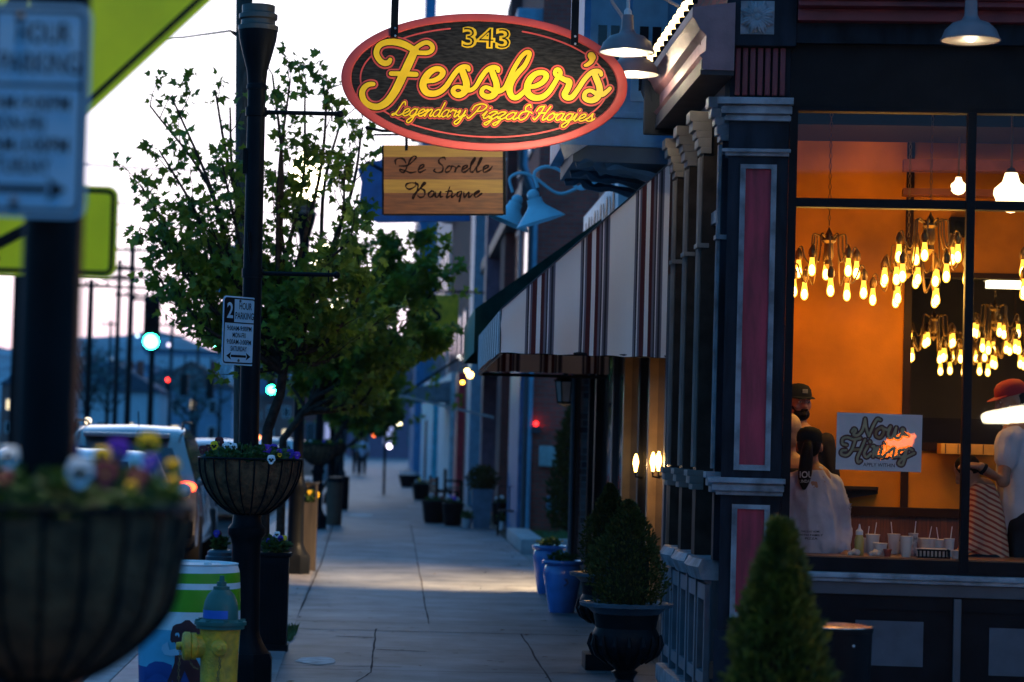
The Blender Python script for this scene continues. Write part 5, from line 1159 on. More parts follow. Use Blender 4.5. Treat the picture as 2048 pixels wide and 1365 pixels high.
for i, (y, kd, w) in enumerate(segs):
    g = MB(); pr = .05 if i % 2 == 0 else .0
    g.box((XW - pr * .6, y, 0), (XW + .2, y + w, 3.0), bev=.006)
    g.build('shopfront_post', M_gold if i in (2, 4) else (M_slate if i in (1, 5) else M_black), B2)
    if i < len(segs) - 1:
        y1 = segs[i + 1][0]
        g = MB(); zb_ = .55 if i != 3 else .12
        g.box((XW + .02, y + w, 0), (XW + .12, y1, zb_)); g.box((XW + .02, y + w, 2.85), (XW + .12, y1, 3.0)); f_ = g.build('window_frame', M_black, B2)
        g = MB(); g.add([(XW + .04, y + w, zb_), (XW + .04, y1, zb_), (XW + .04, y1, 2.85), (XW + .04, y + w, 2.85)], [(0, 1, 2, 3)]); g.build('pane', M_refl, f_)
# added glows standing in for warm lamp reflections in the shop front
for i, (px_, py_, Y_) in enumerate(((1279, 930, 20.2), (1313, 928, 18.85), (1326, 927, 18.45))):
    p = P(px_, py_, Y_); p.x = XW - .03
    t = thing('candle_lamp', p, ['small amber candle lamp on the glazed shop front beyond the golden post', 'bright amber candle lamp on the shop front just past the side windows', 'amber candle lamp nearest to the side windows of the corner shop'][i], 'wall lamp', group='candle lamps on the shop front')
    g = MB(); g.lathe([(.01, -.06), (.016, -.02), (.024, .01), (.02, .05), (.006, .09)], 10); g.build('flame_bulb', emat('candle_bulb', (1.0, .50, .10), 22), t, local=True)
    g = MB(); g.tube([(0, 0, -.06), (0, 0, -.10), (.06, 0, -.11)], .008, 6); g.build('bracket', M_black, t, local=True)
    light('lamp_light', 'POINT', p + Vector((-.05, 0, 0)), 3, (1, .6, .25), t, .03)
# small wrought screen / glass door lamp cluster
# striped awning
AY0, AY1, AX = 18.5, 23.5, .80
zA0 = P(1000, 706, AY0).z; zA1 = P(1000, 618, AY0).z; zAt = P(1337, 325, AY0).z; XA = P(1337, 500, AY0).x
t = thing('striped_awning', (XA, AY0, zA0), 'cream awning with maroon and black vertical stripes over the pavement', 'awning')
def stripemat():
    m = bpy.data.materials.new('striped_canvas'); m.use_nodes = True; tt = m.node_tree; b = tt.nodes['Principled BSDF']; b.inputs['Roughness'].default_value = .85
    tcn = N(tt, 'ShaderNodeTexCoord'); s = N(tt, 'ShaderNodeSeparateXYZ'); tt.links.new(tcn.outputs['Object'], s.inputs[0])
    ra = N(tt, 'ShaderNodeValToRGB'); c = ra.color_ramp; c.interpolation = 'CONSTANT'
    cream = (.84, .80, .80); mar = (.085, .012, .015); dk = (.03, .03, .045); gy = (.16, .15, .19)
    # period 108 px of the striped face = .413 m
    per = 108 / FPX * AY0
    seq = [(0, cream), (49, gy), (53, dk), (56, cream), (58, gy), (62, mar), (71, cream), (79, mar), (86, gy), (90, dk), (93, cream), (95, gy), (99, dk), (103, gy), (107, cream)]
    c.elements[0].position = 0; c.elements[0].color = (*seq[0][1], 1); c.elements[1].position = seq[1][0] / 108; c.elements[1].color = (*seq[1][1], 1)
    for p_, cc_ in seq[2:]:
        e = c.elements.new(p_ / 108); e.color = (*cc_, 1)
    # side face: stripes run by x; front face: by y
    ge = N(tt, 'ShaderNodeNewGeometry'); sn = N(tt, 'ShaderNodeSeparateXYZ'); tt.links.new(ge.outputs['Normal'], sn.inputs[0])
    ab = N(tt, 'ShaderNodeMath', operation='ABSOLUTE'); tt.links.new(sn.outputs['Y'], ab.inputs[0]); gt = N(tt, 'ShaderNodeMath', operation='GREATER_THAN'); gt.inputs[1].default_value = .8; tt.links.new(ab.outputs[0], gt.inputs[0])
    off = (XA - P(1000, 700, AY0).x)
    mxv = N(tt, 'ShaderNodeMix', data_type='FLOAT'); tt.links.new(gt.outputs[0], mxv.inputs['Factor'])
    ay = N(tt, 'ShaderNodeMath', operation='ADD'); ay.inputs[1].default_value = 10 * per - .0; tt.links.new(s.outputs['Y'], ay.inputs[0])
    ax = N(tt, 'ShaderNodeMath', operation='ADD'); ax.inputs[1].default_value = off + 10 * per; tt.links.new(s.outputs['X'], ax.inputs[0])
    tt.links.new(ay.outputs[0], mxv.inputs['A']); tt.links.new(ax.outputs[0], mxv.inputs['B'])
    dv = N(tt, 'ShaderNodeMath', operation='DIVIDE'); dv.inputs[1].default_value = per; tt.links.new(mxv.outputs['Result'], dv.inputs[0])
    fr = N(tt, 'ShaderNodeMath', operation='FRACT'); tt.links.new(dv.outputs[0], fr.inputs[0]); tt.links.new(fr.outputs[0], ra.inputs[0])
    tt.links.new(ra.outputs[0], b.inputs['Base Color'])
    nz = N(tt, 'ShaderNodeTexNoise'); nz.inputs['Scale'].default_value = 3; tt.links.new(tcn.outputs['Object'], nz.inputs[0]); bp = N(tt, 'ShaderNodeBump'); bp.inputs['Strength'].default_value = .25; bp.inputs['Distance'].default_value = .05
    tt.links.new(nz.outputs['Fac'], bp.inputs['Height']); tt.links.new(bp.outputs[0], b.inputs['Normal'])
    return m
M_str = stripemat(); xa = P(1000, 700, AY0).x
g = MB()
side_poly = lambda y, dx=0: [Vector((xa + dx, y, zA0)), Vector((xa + dx, y, zA1)), Vector((XA, y, zAt)), Vector((XA, y, zA0))]
# gently sagging side panel
nu, nv = 40, 14
for yq in (AY0, AY1):
    g = MB(); vs = []
    for i in range(nu + 1):
        f = i / nu; x_ = xa + (XA - xa) * f; zt__ = zA1 + (zAt - zA1) * f - .012 * math.sin(PI * min(1, f * 1.0)) 
        for j in range(nv + 1):
            h = j / nv; vs.append((x_, yq - .012 * math.sin(f * 23 + h * 2) * (1 - h) - .02 * math.sin(PI * h) * math.sin(PI * f) - .006 * math.sin(f * 9 - h * 7), zA0 + (zt__ - zA0) * h + (.004 * math.sin(f * 31) if j == 0 else 0)))
    g.add(vs, [(i * (nv + 1) + j, (i + 1) * (nv + 1) + j, (i + 1) * (nv + 1) + j + 1, i * (nv + 1) + j + 1) for i in range(nu) for j in range(nv)]); g.build('side_curtain', M_str, t, smooth=80, fix=False)
    g = MB(); g.tube([(xa, yq - .004, zA1), (XA, yq - .004, zAt)], .007, 6); g.tube([(xa, yq - .004, zA1), (xa, yq - .004, zA0)], .006, 6); g.build('piping', M_slate, t)
g = MB(); n = 10; A = [Vector((xa - .01 * math.sin(PI * i / n), AY0 + (AY1 - AY0) * i / n, 0)) for i in range(n + 1)]
g.loft([[Vector((a.x, a.y, zA0 + .006 * math.sin(i * 2))) for i, a in enumerate(A)], [Vector((xa, a.y, zA1)) for a in A]], cap=False, closed=False)
g.build('front_valance', M_str, t, smooth=0, fix=False)
g = MB(); g.add([(xa, AY0, zA1), (xa, AY1, zA1), (XA, AY1, zAt), (XA, AY0, zAt)], [(0, 1, 2, 3)]); g.build('canopy', M_str, t, smooth=0)
g = MB(); g.tube([(XA, AY1, zA0 - .03), (xa + .02, AY1, zA0 - .03), (xa + .02, AY0 + .02, zA0 + .01), (XA, AY0 + .02, zA0 + .01)], .016, 8); g.tube([(xa + .02, AY0 + .03, zA1 - .02), (XA, AY0 + .03, zAt - .03)], .012, 6); g.build('frame', M_iron, t)
# green awning beyond
GY0, GY1 = 23.9, 27.6
t = thing('green_awning', (XW, GY0, 2.5), 'dark green sloping awning just behind the striped one', 'awning')
zg0 = P(950, 705, GY0).z; zg1 = P(948, 618, GY0).z; xg = P(949, 660, GY0).x; zgt = P(1198, 428, GY0).z
M_grn = mat('dark_green_canvas', (.012, .045, .035), .8, var=.2); M_teal = mat('teal_valance', (.03, .26, .20), .7, var=.15)
for nm, y in (('side_curtain', GY0), ('side_curtain', GY1)):
    g = MB(); g.add([(xg, y, zg0), (xg, y, zg1), (XW, y, zgt), (XW, y, zg0)], [(0, 1, 2, 3)]); g.build(nm, M_grn, t, smooth=0)
g = MB(); g.add([(xg, GY0, zg1), (xg, GY1, zg1), (XW, GY1, zgt), (XW, GY0, zgt)], [(0, 1, 2, 3)]); g.build('canopy', M_grn, t, smooth=0)
g = MB(); g.add([(xg, GY0, zg0), (xg, GY1, zg0), (xg, GY1, zg1), (xg, GY0, zg1)], [(0, 1, 2, 3)]); g.build('front_valance', M_teal, t, smooth=0)
# oriel window
OY0, OY1, OX = 18.95, 20.5, P(1124, 300, 18.95).x
zo = P(1200, 292, OY0).z; zob = P(1200, 236, OY0).z; zos = P(1250, 318, OY0).z
g = MB(); g.box((OX, OY0, zo), (XW + .12, OY1, zob), bev=.01); g.box((OX - .03, OY0 - .03, zob), (XW + .12, OY1 + .03, zob + .05), bev=.01); g.box((OX + .15, OY0, zob + .05), (XW + .12, OY1, 9)); orl = g.build('oriel', M_blue, B2)
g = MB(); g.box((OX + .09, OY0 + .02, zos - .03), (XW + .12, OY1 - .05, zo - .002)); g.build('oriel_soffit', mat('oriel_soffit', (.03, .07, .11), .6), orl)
for y in (OY0 + .05, OY0 + .7, OY0 + 1.35):
    g = MB(); pts = catmull([(OX + .12, y, zos - .06), (OX + .25, y, zos - .03), (OX + .35, y, zos - .09), (OX + .5, y, zos - .09), (XW, y, zos - .16)], 6)
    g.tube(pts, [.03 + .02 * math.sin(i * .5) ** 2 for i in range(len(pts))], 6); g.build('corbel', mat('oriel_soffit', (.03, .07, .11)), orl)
for i in range(2):
    xq = OX + .20 + i * .33
    g = MB(); g.box((xq, OY0 - .025, zob + .14), (xq + .28, OY0 + .0, 5.9)); f_ = g.build('oriel_window', M_lblue, orl)
    g = MB(); g.box((xq + .06, OY0 - .028, zob + .22), (xq + .13, OY0 - .0255, 5.0)); g.build('pane', M_dglass, f_)
    g = MB(); g.box((xq + .16, OY0 - .028, zob + .22), (xq + .23, OY0 - .0255, 5.0)); g.build('pane', M_dglass, f_)
g = MB(); g.prism([(OX - .02, OY0 - .02, zo - .0), (OX + .20, OY0 - .02, zo), (OX + .02, OY0 - .02, zo - .12)], (0, .03, 0)); g.build('oriel_bracket', M_trim, orl)
for yq in (22.9, 24.6):
    g = MB(); g.box((XW + .05, yq, 4.9), (XW + .15, yq + 1.0, 6.6)); f_ = g.build('upper_window', M_lblue, B2); g = MB(); g.box((XW + .045, yq + .1, 5.0), (XW + .049, yq + .9, 6.5)); g.build('pane', M_dglass, f_)
# signboard with gooseneck lamps
y0, y1 = 22.15, 26.3; z1, z0 = P(1233, 352, y0).z, P(1212, 470, y0).z
t = thing('shop_signboard', (XW, y0, z0), 'weathered white signboard under the blue gooseneck lamps, above the awnings', 'sign')
g = MB(); g.box((XW - .06, y0, z0), (XW + .12, y1, z1), bev=.01); g.build('board', M_white, t)
g = MB(); x = XW - .066
def sb(a, b): return Vector((x, y0 + .3 + a, z0 + (z1 - z0) * b))
for i in range(5):
    a = i * .72; stroke_mb(g, [sb(a, .25), sb(a + .1, .8), sb(a + .3, .3), sb(a + .5, .75)], .06, (0, -1, 0), (0, 0, 1), .003)
g.build('faded_lettering', M_iron, t)
def gooseneck(yw, sx_, sz_, ys_, label, tilt):
    t = thing('gooseneck_lamp', (XW - .06, yw, sz_), label, 'lamp', group='light blue gooseneck lamps over the signboard')
    A = Vector((XW - .06, yw, sz_ + .33)); E = Vector((sx_, ys_, sz_))
    g = MB(); g.ell(tuple(A), (.04, .09, .09)); g.build('wall_plate', M_lblue, t)
    g = MB(); g.tube(catmull([A, A + Vector((-.15, (E.y - A.y) * .2, -.04)), A.lerp(E, .45) + Vector((0, 0, .02)), Vector((E.x + .22, E.y, E.z + .36)), Vector((E.x + .08, E.y, E.z + .40)), Vector((E.x - .03, E.y, E.z + .34)), Vector((E.x, E.y, E.z + .2))], 8), .016, 8); g.build('gooseneck', M_lamp, t)
    X = Matrix.Translation(E) @ Matrix.Rotation(tilt, 4, 'Y')
    g = MB(); g.ell((0, 0, .13), (.06, .06, .06), X); g.lathe([(.07, .10), (.075, .05), (.09, .02), (.235, -.12), (.24, -.125), (.22, -.125), (.08, .0)], 28, X=X, cap=False); g.build('shade', M_lamp, t, smooth=40)
    g = MB(); g.ell((0, 0, -.03), (.04, .04, .05), X); g.build('bulb', M_white, t)
M_lamp = mat('powder_blue_enamel', (.45, .78, .90), .4, var=.05)
p = P(1074, 418, 22.6); gooseneck(22.6, p.x, p.z, 22.6, 'nearer light blue gooseneck lamp with a wide cone shade', R(-18))
p = P(1024, 424, 24.6); gooseneck(24.6, p.x, p.z, 24.6, 'farther light blue gooseneck lamp with its dark underside showing', R(22))


# ================================================================ brick building past the alley
XB = 2.38
B3 = thing('brick_building', (XB, 42, 0), 'red brick building beyond the alley with lantern, meter box and blue shopfront', 'building')
g = MB(); g.box((XB, 42, -.1), (12, 68, 11)); g.build('wall', M_brick, B3)
for (a, b, c, m, nm) in ((1061, 1067, .05, M_lblue, 'downpipe'), (1052, 1058, .06, M_slate, 'downpipe')):
    g = MB(); p0 = P(a, 800, 41.93); g.tube([(p0.x, 41.94, 0), (p0.x, 41.94, 6.0), (p0.x - .2, 41.94, 6.5), (p0.x - .2, 41.94, 9)], .045, 8); g.build(nm, m, B3)
g = MB(); g.box((XB - .22, 42.3, -.1), (XB, 46.0, 3.1)); g.box((XB - .34, 42.2, 3.1), (XB, 46.2, 3.35)); g.build('blue_shopfront', mat('deep_blue_paint', (.03, .13, .28), .5), B3)
for (ya_, yb_, x_, z_, m, nm) in ((50, 52, .12, 11, M_brickd, 'brick_pilaster'), (57, 58.2, .16, 11, mat('plum_paint', (.22, .12, .17), .6), 'brick_pilaster'), (62.5, 65.5, .22, 10.5, M_lblue, 'blue_pilaster'), (66.5, 67.9, .15, 11, M_brickd, 'brick_pilaster')):
    g = MB(); g.box((XB - .012 * (ya_ - 42) - x_, ya_, 0), (XB + .2, yb_, z_)); g.build(nm, m, B3)
g = MB(); g.box((XB - .3, 42.0, 6.0), (XB, 68, 6.25)); g.box((XB - .18, 46.5, 3.2), (XB, 62, 3.5)); g.build('string_course', M_slate, B3)
for i, yq in enumerate((44, 47.5, 53, 59)):
    g = MB(); g.box((XB - .05, yq, 4.2), (XB, yq + 1.3, 5.9)); f_ = g.build('upper_window', M_lblue, B3); g = MB(); g.box((XB - .055, yq + .12, 4.3), (XB - .051, yq + 1.18, 5.8)); g.build('pane', M_dglass, f_)
    g = MB(); g.box((XB - .05, yq, 7), (XB, yq + 1.3, 8.8)); f_ = g.build('upper_window', M_lblue, B3); g = MB(); g.box((XB - .055, yq + .12, 7.1), (XB - .051, yq + 1.18, 8.7)); g.build('pane', M_dglass, f_)
g = MB(); g.box((XB - .45, 42.1, 8.9), (XB + .1, 68, 9.3), bev=.03); g.build('cornice', M_lblue, B3)
p = P(1124, 903, 41.95); t = thing('meter_box', (p.x, 41.95, p.z - .3), 'pale square meter box on the brick wall below the lantern', 'meter box')
a, b = P(1079, 892, 41.9), P(1115, 934, 41.9); g = MB(); g.box((a.x, 41.88, b.z), (b.x, 41.999, a.z), bev=.015); g.build('cover', mat('pale_green_metal', (.35, .52, .54), .5), t); g = MB(); g.box((a.x + .03, 41.872, b.z + .03), (b.x - .03, 41.879, a.z - .03)); g.build('door', mat('pale_green_metal', (.35, .52, .54)), t)
a, b = P(1094, 993, 41.9), P(1115, 1027, 41.9); t = thing('vent_box', (a.x, 41.9, b.z), 'small light blue vent box low on the brick wall', 'vent'); g = MB(); g.box((a.x, 41.9, b.z), (b.x, 41.999, a.z), bev=.01)
g.build('cover', M_lblue, t); g = MB()
for k in range(4): g.box((a.x + .02, 41.893, b.z + .04 + k * .07), (b.x - .02, 41.899, b.z + .06 + k * .07))
g.build('louvre', M_slate, t)
p = P(1072, 848, 41.9); t = thing('alarm_light', p, 'tiny red glowing alarm light on the brick wall', 'light'); g = MB(); g.ell((0, 0, 0), .045); g.build('lens', emat('red_lens', (1, .02, .02), 5), t, local=True); g = MB(); g.box((-.07, -.02, -.16), (.07, .08, -.05)); g.build('box', M_slate, t, local=True)
p = P(1008, 325, 42); t = thing('star_ornament', (p.x - .1, 41.9, p.z), 'small pale star ornament high on the brick wall', 'ornament'); g = MB()
g.add([(0, 0, 0)] + [((.16 if i % 2 == 0 else .07) * math.sin(PI * i / 5), -.03, (.16 if i % 2 == 0 else .07) * math.cos(PI * i / 5)) for i in range(10)], [(0, 1 + i, 1 + (i + 1) % 10) for i in range(10)]); g.build('star', M_white, t, local=True)
# lantern on the end pilaster
p = P(1131, 780, 26.3)
t = thing('wall_lantern', p, 'black glazed wall lantern hanging at the end of the awning shop', 'lantern')
g = MB(); X = Matrix.Translation(p)
g.lathe([(.012, .19), (.03, .17), (.13, .10), (.135, .09), (.115, .085)], 6, X=X); g.lathe([(.085, -.13), (.09, -.15), (.04, -.17), (0, -.19)], 6, X=X)
for i in range(6): a = i * PI / 3; g.tube([X @ Vector((.112 * math.cos(a), .112 * math.sin(a), .09)), X @ Vector((.085 * math.cos(a), .085 * math.sin(a), -.14))], .007, 5)
g.tube(catmull([X @ Vector((0, 0, .18)), X @ Vector((.02, 0, .24)), X @ Vector((.08, 0, .22)), X @ Vector((.13, 0, .12))], 5), .009, 6); g.build('frame', M_iron, t)
g = MB(); g.lathe([(.108, .088), (.082, -.13)], 6, X=X, cap=False); g.build('lantern_glass', mat('frosted_pane', (.45, .45, .42), .3), t)
# hidden alley floodlight that makes the warm stripe across the pavement
t = thing('alley_wall_lamp', (3.0, 26.72, 3.5), 'warm lamp on the alley side of the awning shop lighting the pavement', 'wall lamp')
g = MB(); g.lathe([(.04, .08), (.13, 0), (.13, -.01)], 16, (0, .14, 0)); g.box((-.03, -.18, .03), (.03, .1, .09)); g.build('hood', M_iron, t, local=True); g = MB(); g.ell((0, .14, .0), (.05, .05, .04)); g.build('bulb', emat('alley_bulb', (1, .7, .35), 20), t, local=True)
light('lamp_light', 'SPOT', (3.0, 27.3, 3.4), 4200, (1, .62, .30), t, .06, (.8, 29.3, 0), R(64), .8).data.energy *= 1.35

# ================================================================ houses further along the pavement
def bend(y): return -0.0145 * (y - 42)
def far_building(y0, y1, h, col, label, trims=(), x0=None, wins=True, nm='street_building'):
    xf = XB + bend(y0) if x0 is None else x0
    X = Matrix.Translation((xf, y0, 0)) @ rotz(TH)
    t = thing(nm, (xf, y0, 0), label, 'building', rz=TH)
    g = MB(X); g.box((0, 0, -.15), (14, y1 - y0, h)); g.build('wall', col, t)
    g = MB(X); g.box((-.35, -.05, h - .3), (.2, y1 - y0, h + .12), bev=.03); g.build('cornice', M_slate, t)
    for (a, b, z, pr, m, n_) in trims:
        g = MB(X); g.box((-pr, a - y0, 0), (.1, b - y0, z)); g.build(n_, m, t)
    if wins:
        yy = 1.2
        while yy < y1 - y0 - 1.5:
            for z in [3.6 + 3.2 * k for k in range(int((h - 4) / 3.2))]:
                g = MB(X); g.box((-.06, yy, z), (.02, yy + 1.1, z + 1.9)); f_ = g.build('window', M_trim, t); g = MB(X); g.box((-.066, yy + .12, z + .1), (-.061, yy + .98, z + 1.8)); g.build('pane', M_dglass, f_)
            yy += 3.4
    return t
M_tealp = mat('teal_paint', (.05, .28, .36), .5); M_redp = mat('red_paint', (.55, .03, .05), .5)
far_building(68.2, 84, 9.5, M_brickd, 'dark brick house with red and pale pillars down the street', [(68.3, 70.5, 3.6, .25, M_redp, 'red_pillar'), (72, 83, 3.7, .32, mat('pale_shopfront', (.40, .55, .62), .6), 'pale_shopfront')])
far_building(84.2, 102, 12, M_tealp, 'teal painted house far down the pavement', [(85, 101, 3.9, .45, mat('bright_teal', (.04, .46, .62), .5), 'teal_shopfront'), (92, 93.5, 2.4, .5, M_black, 'doorway')])
far_building(110, 140, 20, mat('far_blue_wall', (.08, .20, .34), .7, var=.15, scale=.5), 'tall blue grey building at the far end of the street, stepping against the sky', x0=1.25, trims=[(111, 113, 24, .4, M_blue, 'tower')])
for (x0, x1, y, h, m, lab) in ((-9.5, -4.2, 236, 9.5, M_brick, 'far crimson brick building closing the street beyond the orange signal'), (-4.0, 2.4, 205, 8, mat('mauve_wall', (.30, .16, .24), .8), 'low mauve building behind the far end of the pavement')):
    t = thing('far_building', ((x0 + x1) / 2, y, 0), lab, 'building'); g = MB(); g.box((x0, y, -.1), (x1, y + 12, h)); g.build('wall', m, t); g = MB(); g.box((x0 - .2, y - .2, h), (x1 + .2, y + 12.2, h + .5)); g.build('parapet', M_slate, t)
    for k in range(3):
        xq = x0 + .8 + k * (x1 - x0) / 3; g = MB(); g.box((xq, y - .05, 1), (xq + 1, y, 3)); f_ = g.build('window', M_trim, t); g = MB(); g.box((xq + .1, y - .06, 1.1), (xq + .9, y - .052, 2.9)); g.build('pane', emat('lit_pane', (.55, .55, .8), .5) if k == 1 else M_dglass, f_)
# far canopy
p = P(800, 795, 72); t = thing('far_canopy', p, 'grey blue sloping canopy over a doorway far along the pavement', 'awning'); g = MB()
g.prism([(p.x - .4, 72, p.z - .1), (XB + bend(72), 72, p.z - .05), (XB + bend(72), 72, p.z + .6), (p.x - .1, 72, p.z + .2)], (0, 5, 0)); g.build('canvas', mat('grey_blue_canvas', (.20, .24, .28), .8), t); g = MB(); g.tube([(p.x - .4, 72.02, p.z - .1), (p.x - .4, 72.02, 0)], .04, 6); g.build('post', M_iron, t)
p = P(850, 780, 55); t = thing('dark_awning', p, 'black open awning frame jutting from the brick wall over the benches', 'awning'); g = MB(); xw_ = XB + bend(55)
g.add([(p.x - .55, 54, p.z - .15), (p.x - .55, 58, p.z - .15), (xw_, 58, p.z + 1.3), (xw_, 54, p.z + 1.3)], [(0, 1, 2, 3)]); g.build('canvas', mat('black_canvas', (.02, .03, .03), .8), t, smooth=0); g = MB(); g.tube([(p.x - .55, 54, p.z - .17), (xw_, 54, p.z - .6)], .03, 6); g.tube([(p.x - .55, 54, p.z - .17), (p.x - .55, 58, p.z - .17)], .03, 6); g.build('frame', mat('pale_conduit', (.55, .5, .5)), t)
# projecting signs
p = P(872, 628, 58); w = 45 / FPX * 58; t = thing('yellow_sign', p, 'blurred yellow projecting sign with a dark letter S behind the tree', 'sign')
g = MB(); g.box((p.x - w, 57.95, p.z - w * .85), (p.x + w, 58.05, p.z + w * .85), bev=.02); g.build('panel', mat('sign_ochre', (.85, .50, .01), .5), t)
g = MB(); text_mb(g, 'S', (p.x - w * .25, 57.94, p.z - w * .35), (1, 0, 0), (0, 0, 1), w * .5, w * .8, .004, .03); g.build('letter', M_sk, t, smooth=0)
g = MB(); g.tube([(p.x - w, 58, p.z + w), (XB + bend(58), 58, p.z + w)], .03, 6); g.build('bracket', M_iron, t)
a, b = P(716, 311, 27.5), P(772, 437, 27.5); t = thing('blue_sign', (b.x, 27.5, b.z), 'large plain blue projecting sign with a peaked top behind the wooden sign', 'sign')
g = MB(); q = [(a.x + .02, 27.5, b.z + .05), (a.x + .05, 27.5, (a.z + b.z) / 2 + .05), (a.x, 27.5, (a.z + b.z) / 2 + .2), (a.x + .12, 27.5, (a.z + b.z) / 2 + .3), (a.x + .08, 27.5, a.z - .08), (a.x + .25, 27.5, a.z - .05), (a.x + .45, 27.5, a.z + .12), (a.x + 1.2, 27.5, a.z + .12), (a.x + 1.3, 27.5, b.z), (a.x + .25, 27.5, b.z - .05)]
g.prism(q, (0, .06, 0)); g.build('panel', mat('sign_blue', (.02, .17, .46), .4), t, smooth=0); g = MB(); g.tube([(a.x + .6, 27.53, a.z + .2), (XW, 27.53, a.z + .2)], .025, 6); g.build('bracket', M_iron, t)
p = P(485, 530, 45); t = thing('street_banner', p, 'narrow blue banner glimpsed through the tree crown', 'banner'); g = MB()
for s_, n_ in ((0, 0),): 
    a, b = P(432, 490, 62), P(478, 590, 62); g.prism([(a.x, 62, b.z), (b.x, 62, b.z), (b.x, 62, a.z), (a.x, 62, a.z)], (0, .02, 0))
g.build('cloth', M_lblue, t, smooth=0); g = MB(); g.tube([(a.x, 62.01, a.z), (b.x + .5, 62.01, a.z)], .02, 6); g.build('rod', M_iron, t)
# festoon and point lights along the shops
def pointlamp(px_, py_, Y, r, col, s, lab, mcol=None, nm='shop_light'):
    p = P(px_, py_, Y); t = thing(nm, p, lab, 'light'); rr_ = r / FPX * Y
    g = MB(); g.ell((0, 0, 0), rr_); g.build('globe', emat(nm + '_%d' % len(_mats), col, s), t, local=True); g = MB(); g.lathe([(rr_ * .5, rr_ * .8), (rr_ * .6, rr_ * 1.1), (rr_ * .2, rr_ * 1.4)], 10); g.build('cap', M_iron, t, local=True); return t
pointlamp(947, 710, 44, 4, (1, .6, .2), 14, 'single warm lamp under the green awning edge')
pointlamp(934, 742, 44, 5, (1, .62, .2), 14, 'bright warm lamp left of the larger cluster below the green awning')
pointlamp(940, 750, 45, 7, (1, .55, .15), 14, 'largest warm lamp of the cluster below the green awning')
pointlamp(925, 765, 46, 4, (1, .5, .05), 12, 'small amber lamp lowest in the cluster')
pointlamp(920, 715, 66, 5, (.8, .75, .7), 3, 'pale lamp on the wall left of the warm lamp')
pointlamp(799, 849, 90, 4, (1, .9, .55), 14, 'round yellow lamp far down the street above the pavement')
pointlamp(779, 893, 110, 5, (.9, .8, 1), 8, 'white lamp low at the far end of the pavement')
pointlamp(750, 868, 130, 6, (1, .16, .01), 9, 'orange red signal glowing at the far end of the pavement')
pointlamp(604, 886, 60, 6, (1, .85, .9), 4, 'pale round headlamp beyond the lamp post by the road')
pointlamp(862, 560, 40, 3, (.8, .9, 1), 3, 'small cool lamp in front of the pilaster above the green awning')

# ================================================================ furniture outside the brick building
def bench(c, rz, label):
    t = thing('bench', c, label, 'bench', rz=rz, group='dark benches outside the brick building'); L = .65
    g = MB(); 
    for k in range(4): g.box((-L, -.22 + k * .11, .42), (L, -.14 + k * .11, .45))
    g.build('seat', M_brown, t, local=True); g = MB()
    for k in range(3): g.box((-L, .20, .55 + k * .12), (L, .23, .64 + k * .12))
    g.build('backrest', M_brown, t, local=True)
    for s_ in (-1, 1):
        g = MB(); g.box((s_ * L - .03, -.24, 0), (s_ * L + .03, -.18, .62)); g.box((s_ * L - .03, .18, 0), (s_ * L + .03, .24, .92)); g.box((s_ * L - .03, -.24, .6), (s_ * L + .03, .24, .64)); g.build('bench_end', M_iron, t, local=True)
p = G(890, 1042); bench((p.x - .05, p.y, 0), R(95), 'dark bench standing across the pavement edge, nearer one')
p = G(905, 1010); bench((p.x, p.y, 0), R(90), 'second dark bench behind the nearer one')
for (px_, pyb, wpx, lab, sd, cols_) in ((868, 1046, 26, 'low dark tub with pale blooms in front of the benches', 81, ['white', 'maroon']), (905, 1052, 22, 'second low dark tub between the benches and the tall planter', 82, ['white', 'purple']), (1000, 1050, 18, 'small black tub just right of the tall planter', 83, ['maroon', 'white']), (843, 1000, 20, 'dark tub beyond the benches', 84, ['white', 'yellow'])):
    p = G(px_, pyb); k = p.y / FPX; w = wpx * k; t = thing('flower_tub', (p.x, p.y, 0), lab, 'plant pot', group='dark tubs outside the brick building'); g = MB(); g.lathe([(w * .7, 0), (w * .8, .05), (w * .95, .36), (w, .42), (w * 1.04, .44), (w * .9, .45), (w * .88, .42)], 20, (p.x, p.y, 0)); g.build('tub', M_black, t); flowers_on(t, (p.x, p.y), w * .8, .42, cols_, 5, sd, .045, 220)
p = G(962, 1056); w = 24 / FPX * p.y; ht = P(962, 978, p.y).z
t = thing('tall_planter', (p.x, p.y, 0), 'tall tapered slate blue planter with a clipped ball shrub', 'planter'); g = MB(); g.lathe([(w * .95, 0), (w * 1.25, ht), (w * 1.1, ht), (w * 1.0, ht - .05)], 4, (p.x, p.y, 0), ph=PI / 4, cap=False); g.build('pot', mat('slate_blue_planter', (.08, .16, .24), .5), t, smooth=0)
g = MB(); leafcloud(g, (p.x, p.y, ht + .18), (.30, .30, .28), 1300, .06, .04, shell=True); leafcloud(g, (p.x, p.y, ht + .18), (.22, .22, .22), 700, .06, .04); g.build('foliage', M_ever, t, smooth=0, fix=False)
p = G(1018, 1072); t = thing('cafe_chair', (p.x, p.y, 0), 'dark metal chair by the blue shopfront', 'chair'); g = MB(); g.box((-.2, -.2, .43), (.2, .2, .46), bev=.01); g.build('seat', M_iron, t, local=True)
g = MB(); g.tube([(-.2, .2, .45), (-.2, .24, .88), (.2, .24, .88), (.2, .2, .45)], .014, 6); g.tube([(0, .2, .45), (0, .24, .88)], .01, 6); g.build('backrest', M_iron, t, local=True)
for a_, b_ in ((-1, -1), (1, -1), (-1, 1), (1, 1)): g = MB(); g.tube([(a_ * .18, b_ * .18, .44), (a_ * .21, b_ * .21, 0)], .013, 6); g.build('leg', M_iron, t, local=True)
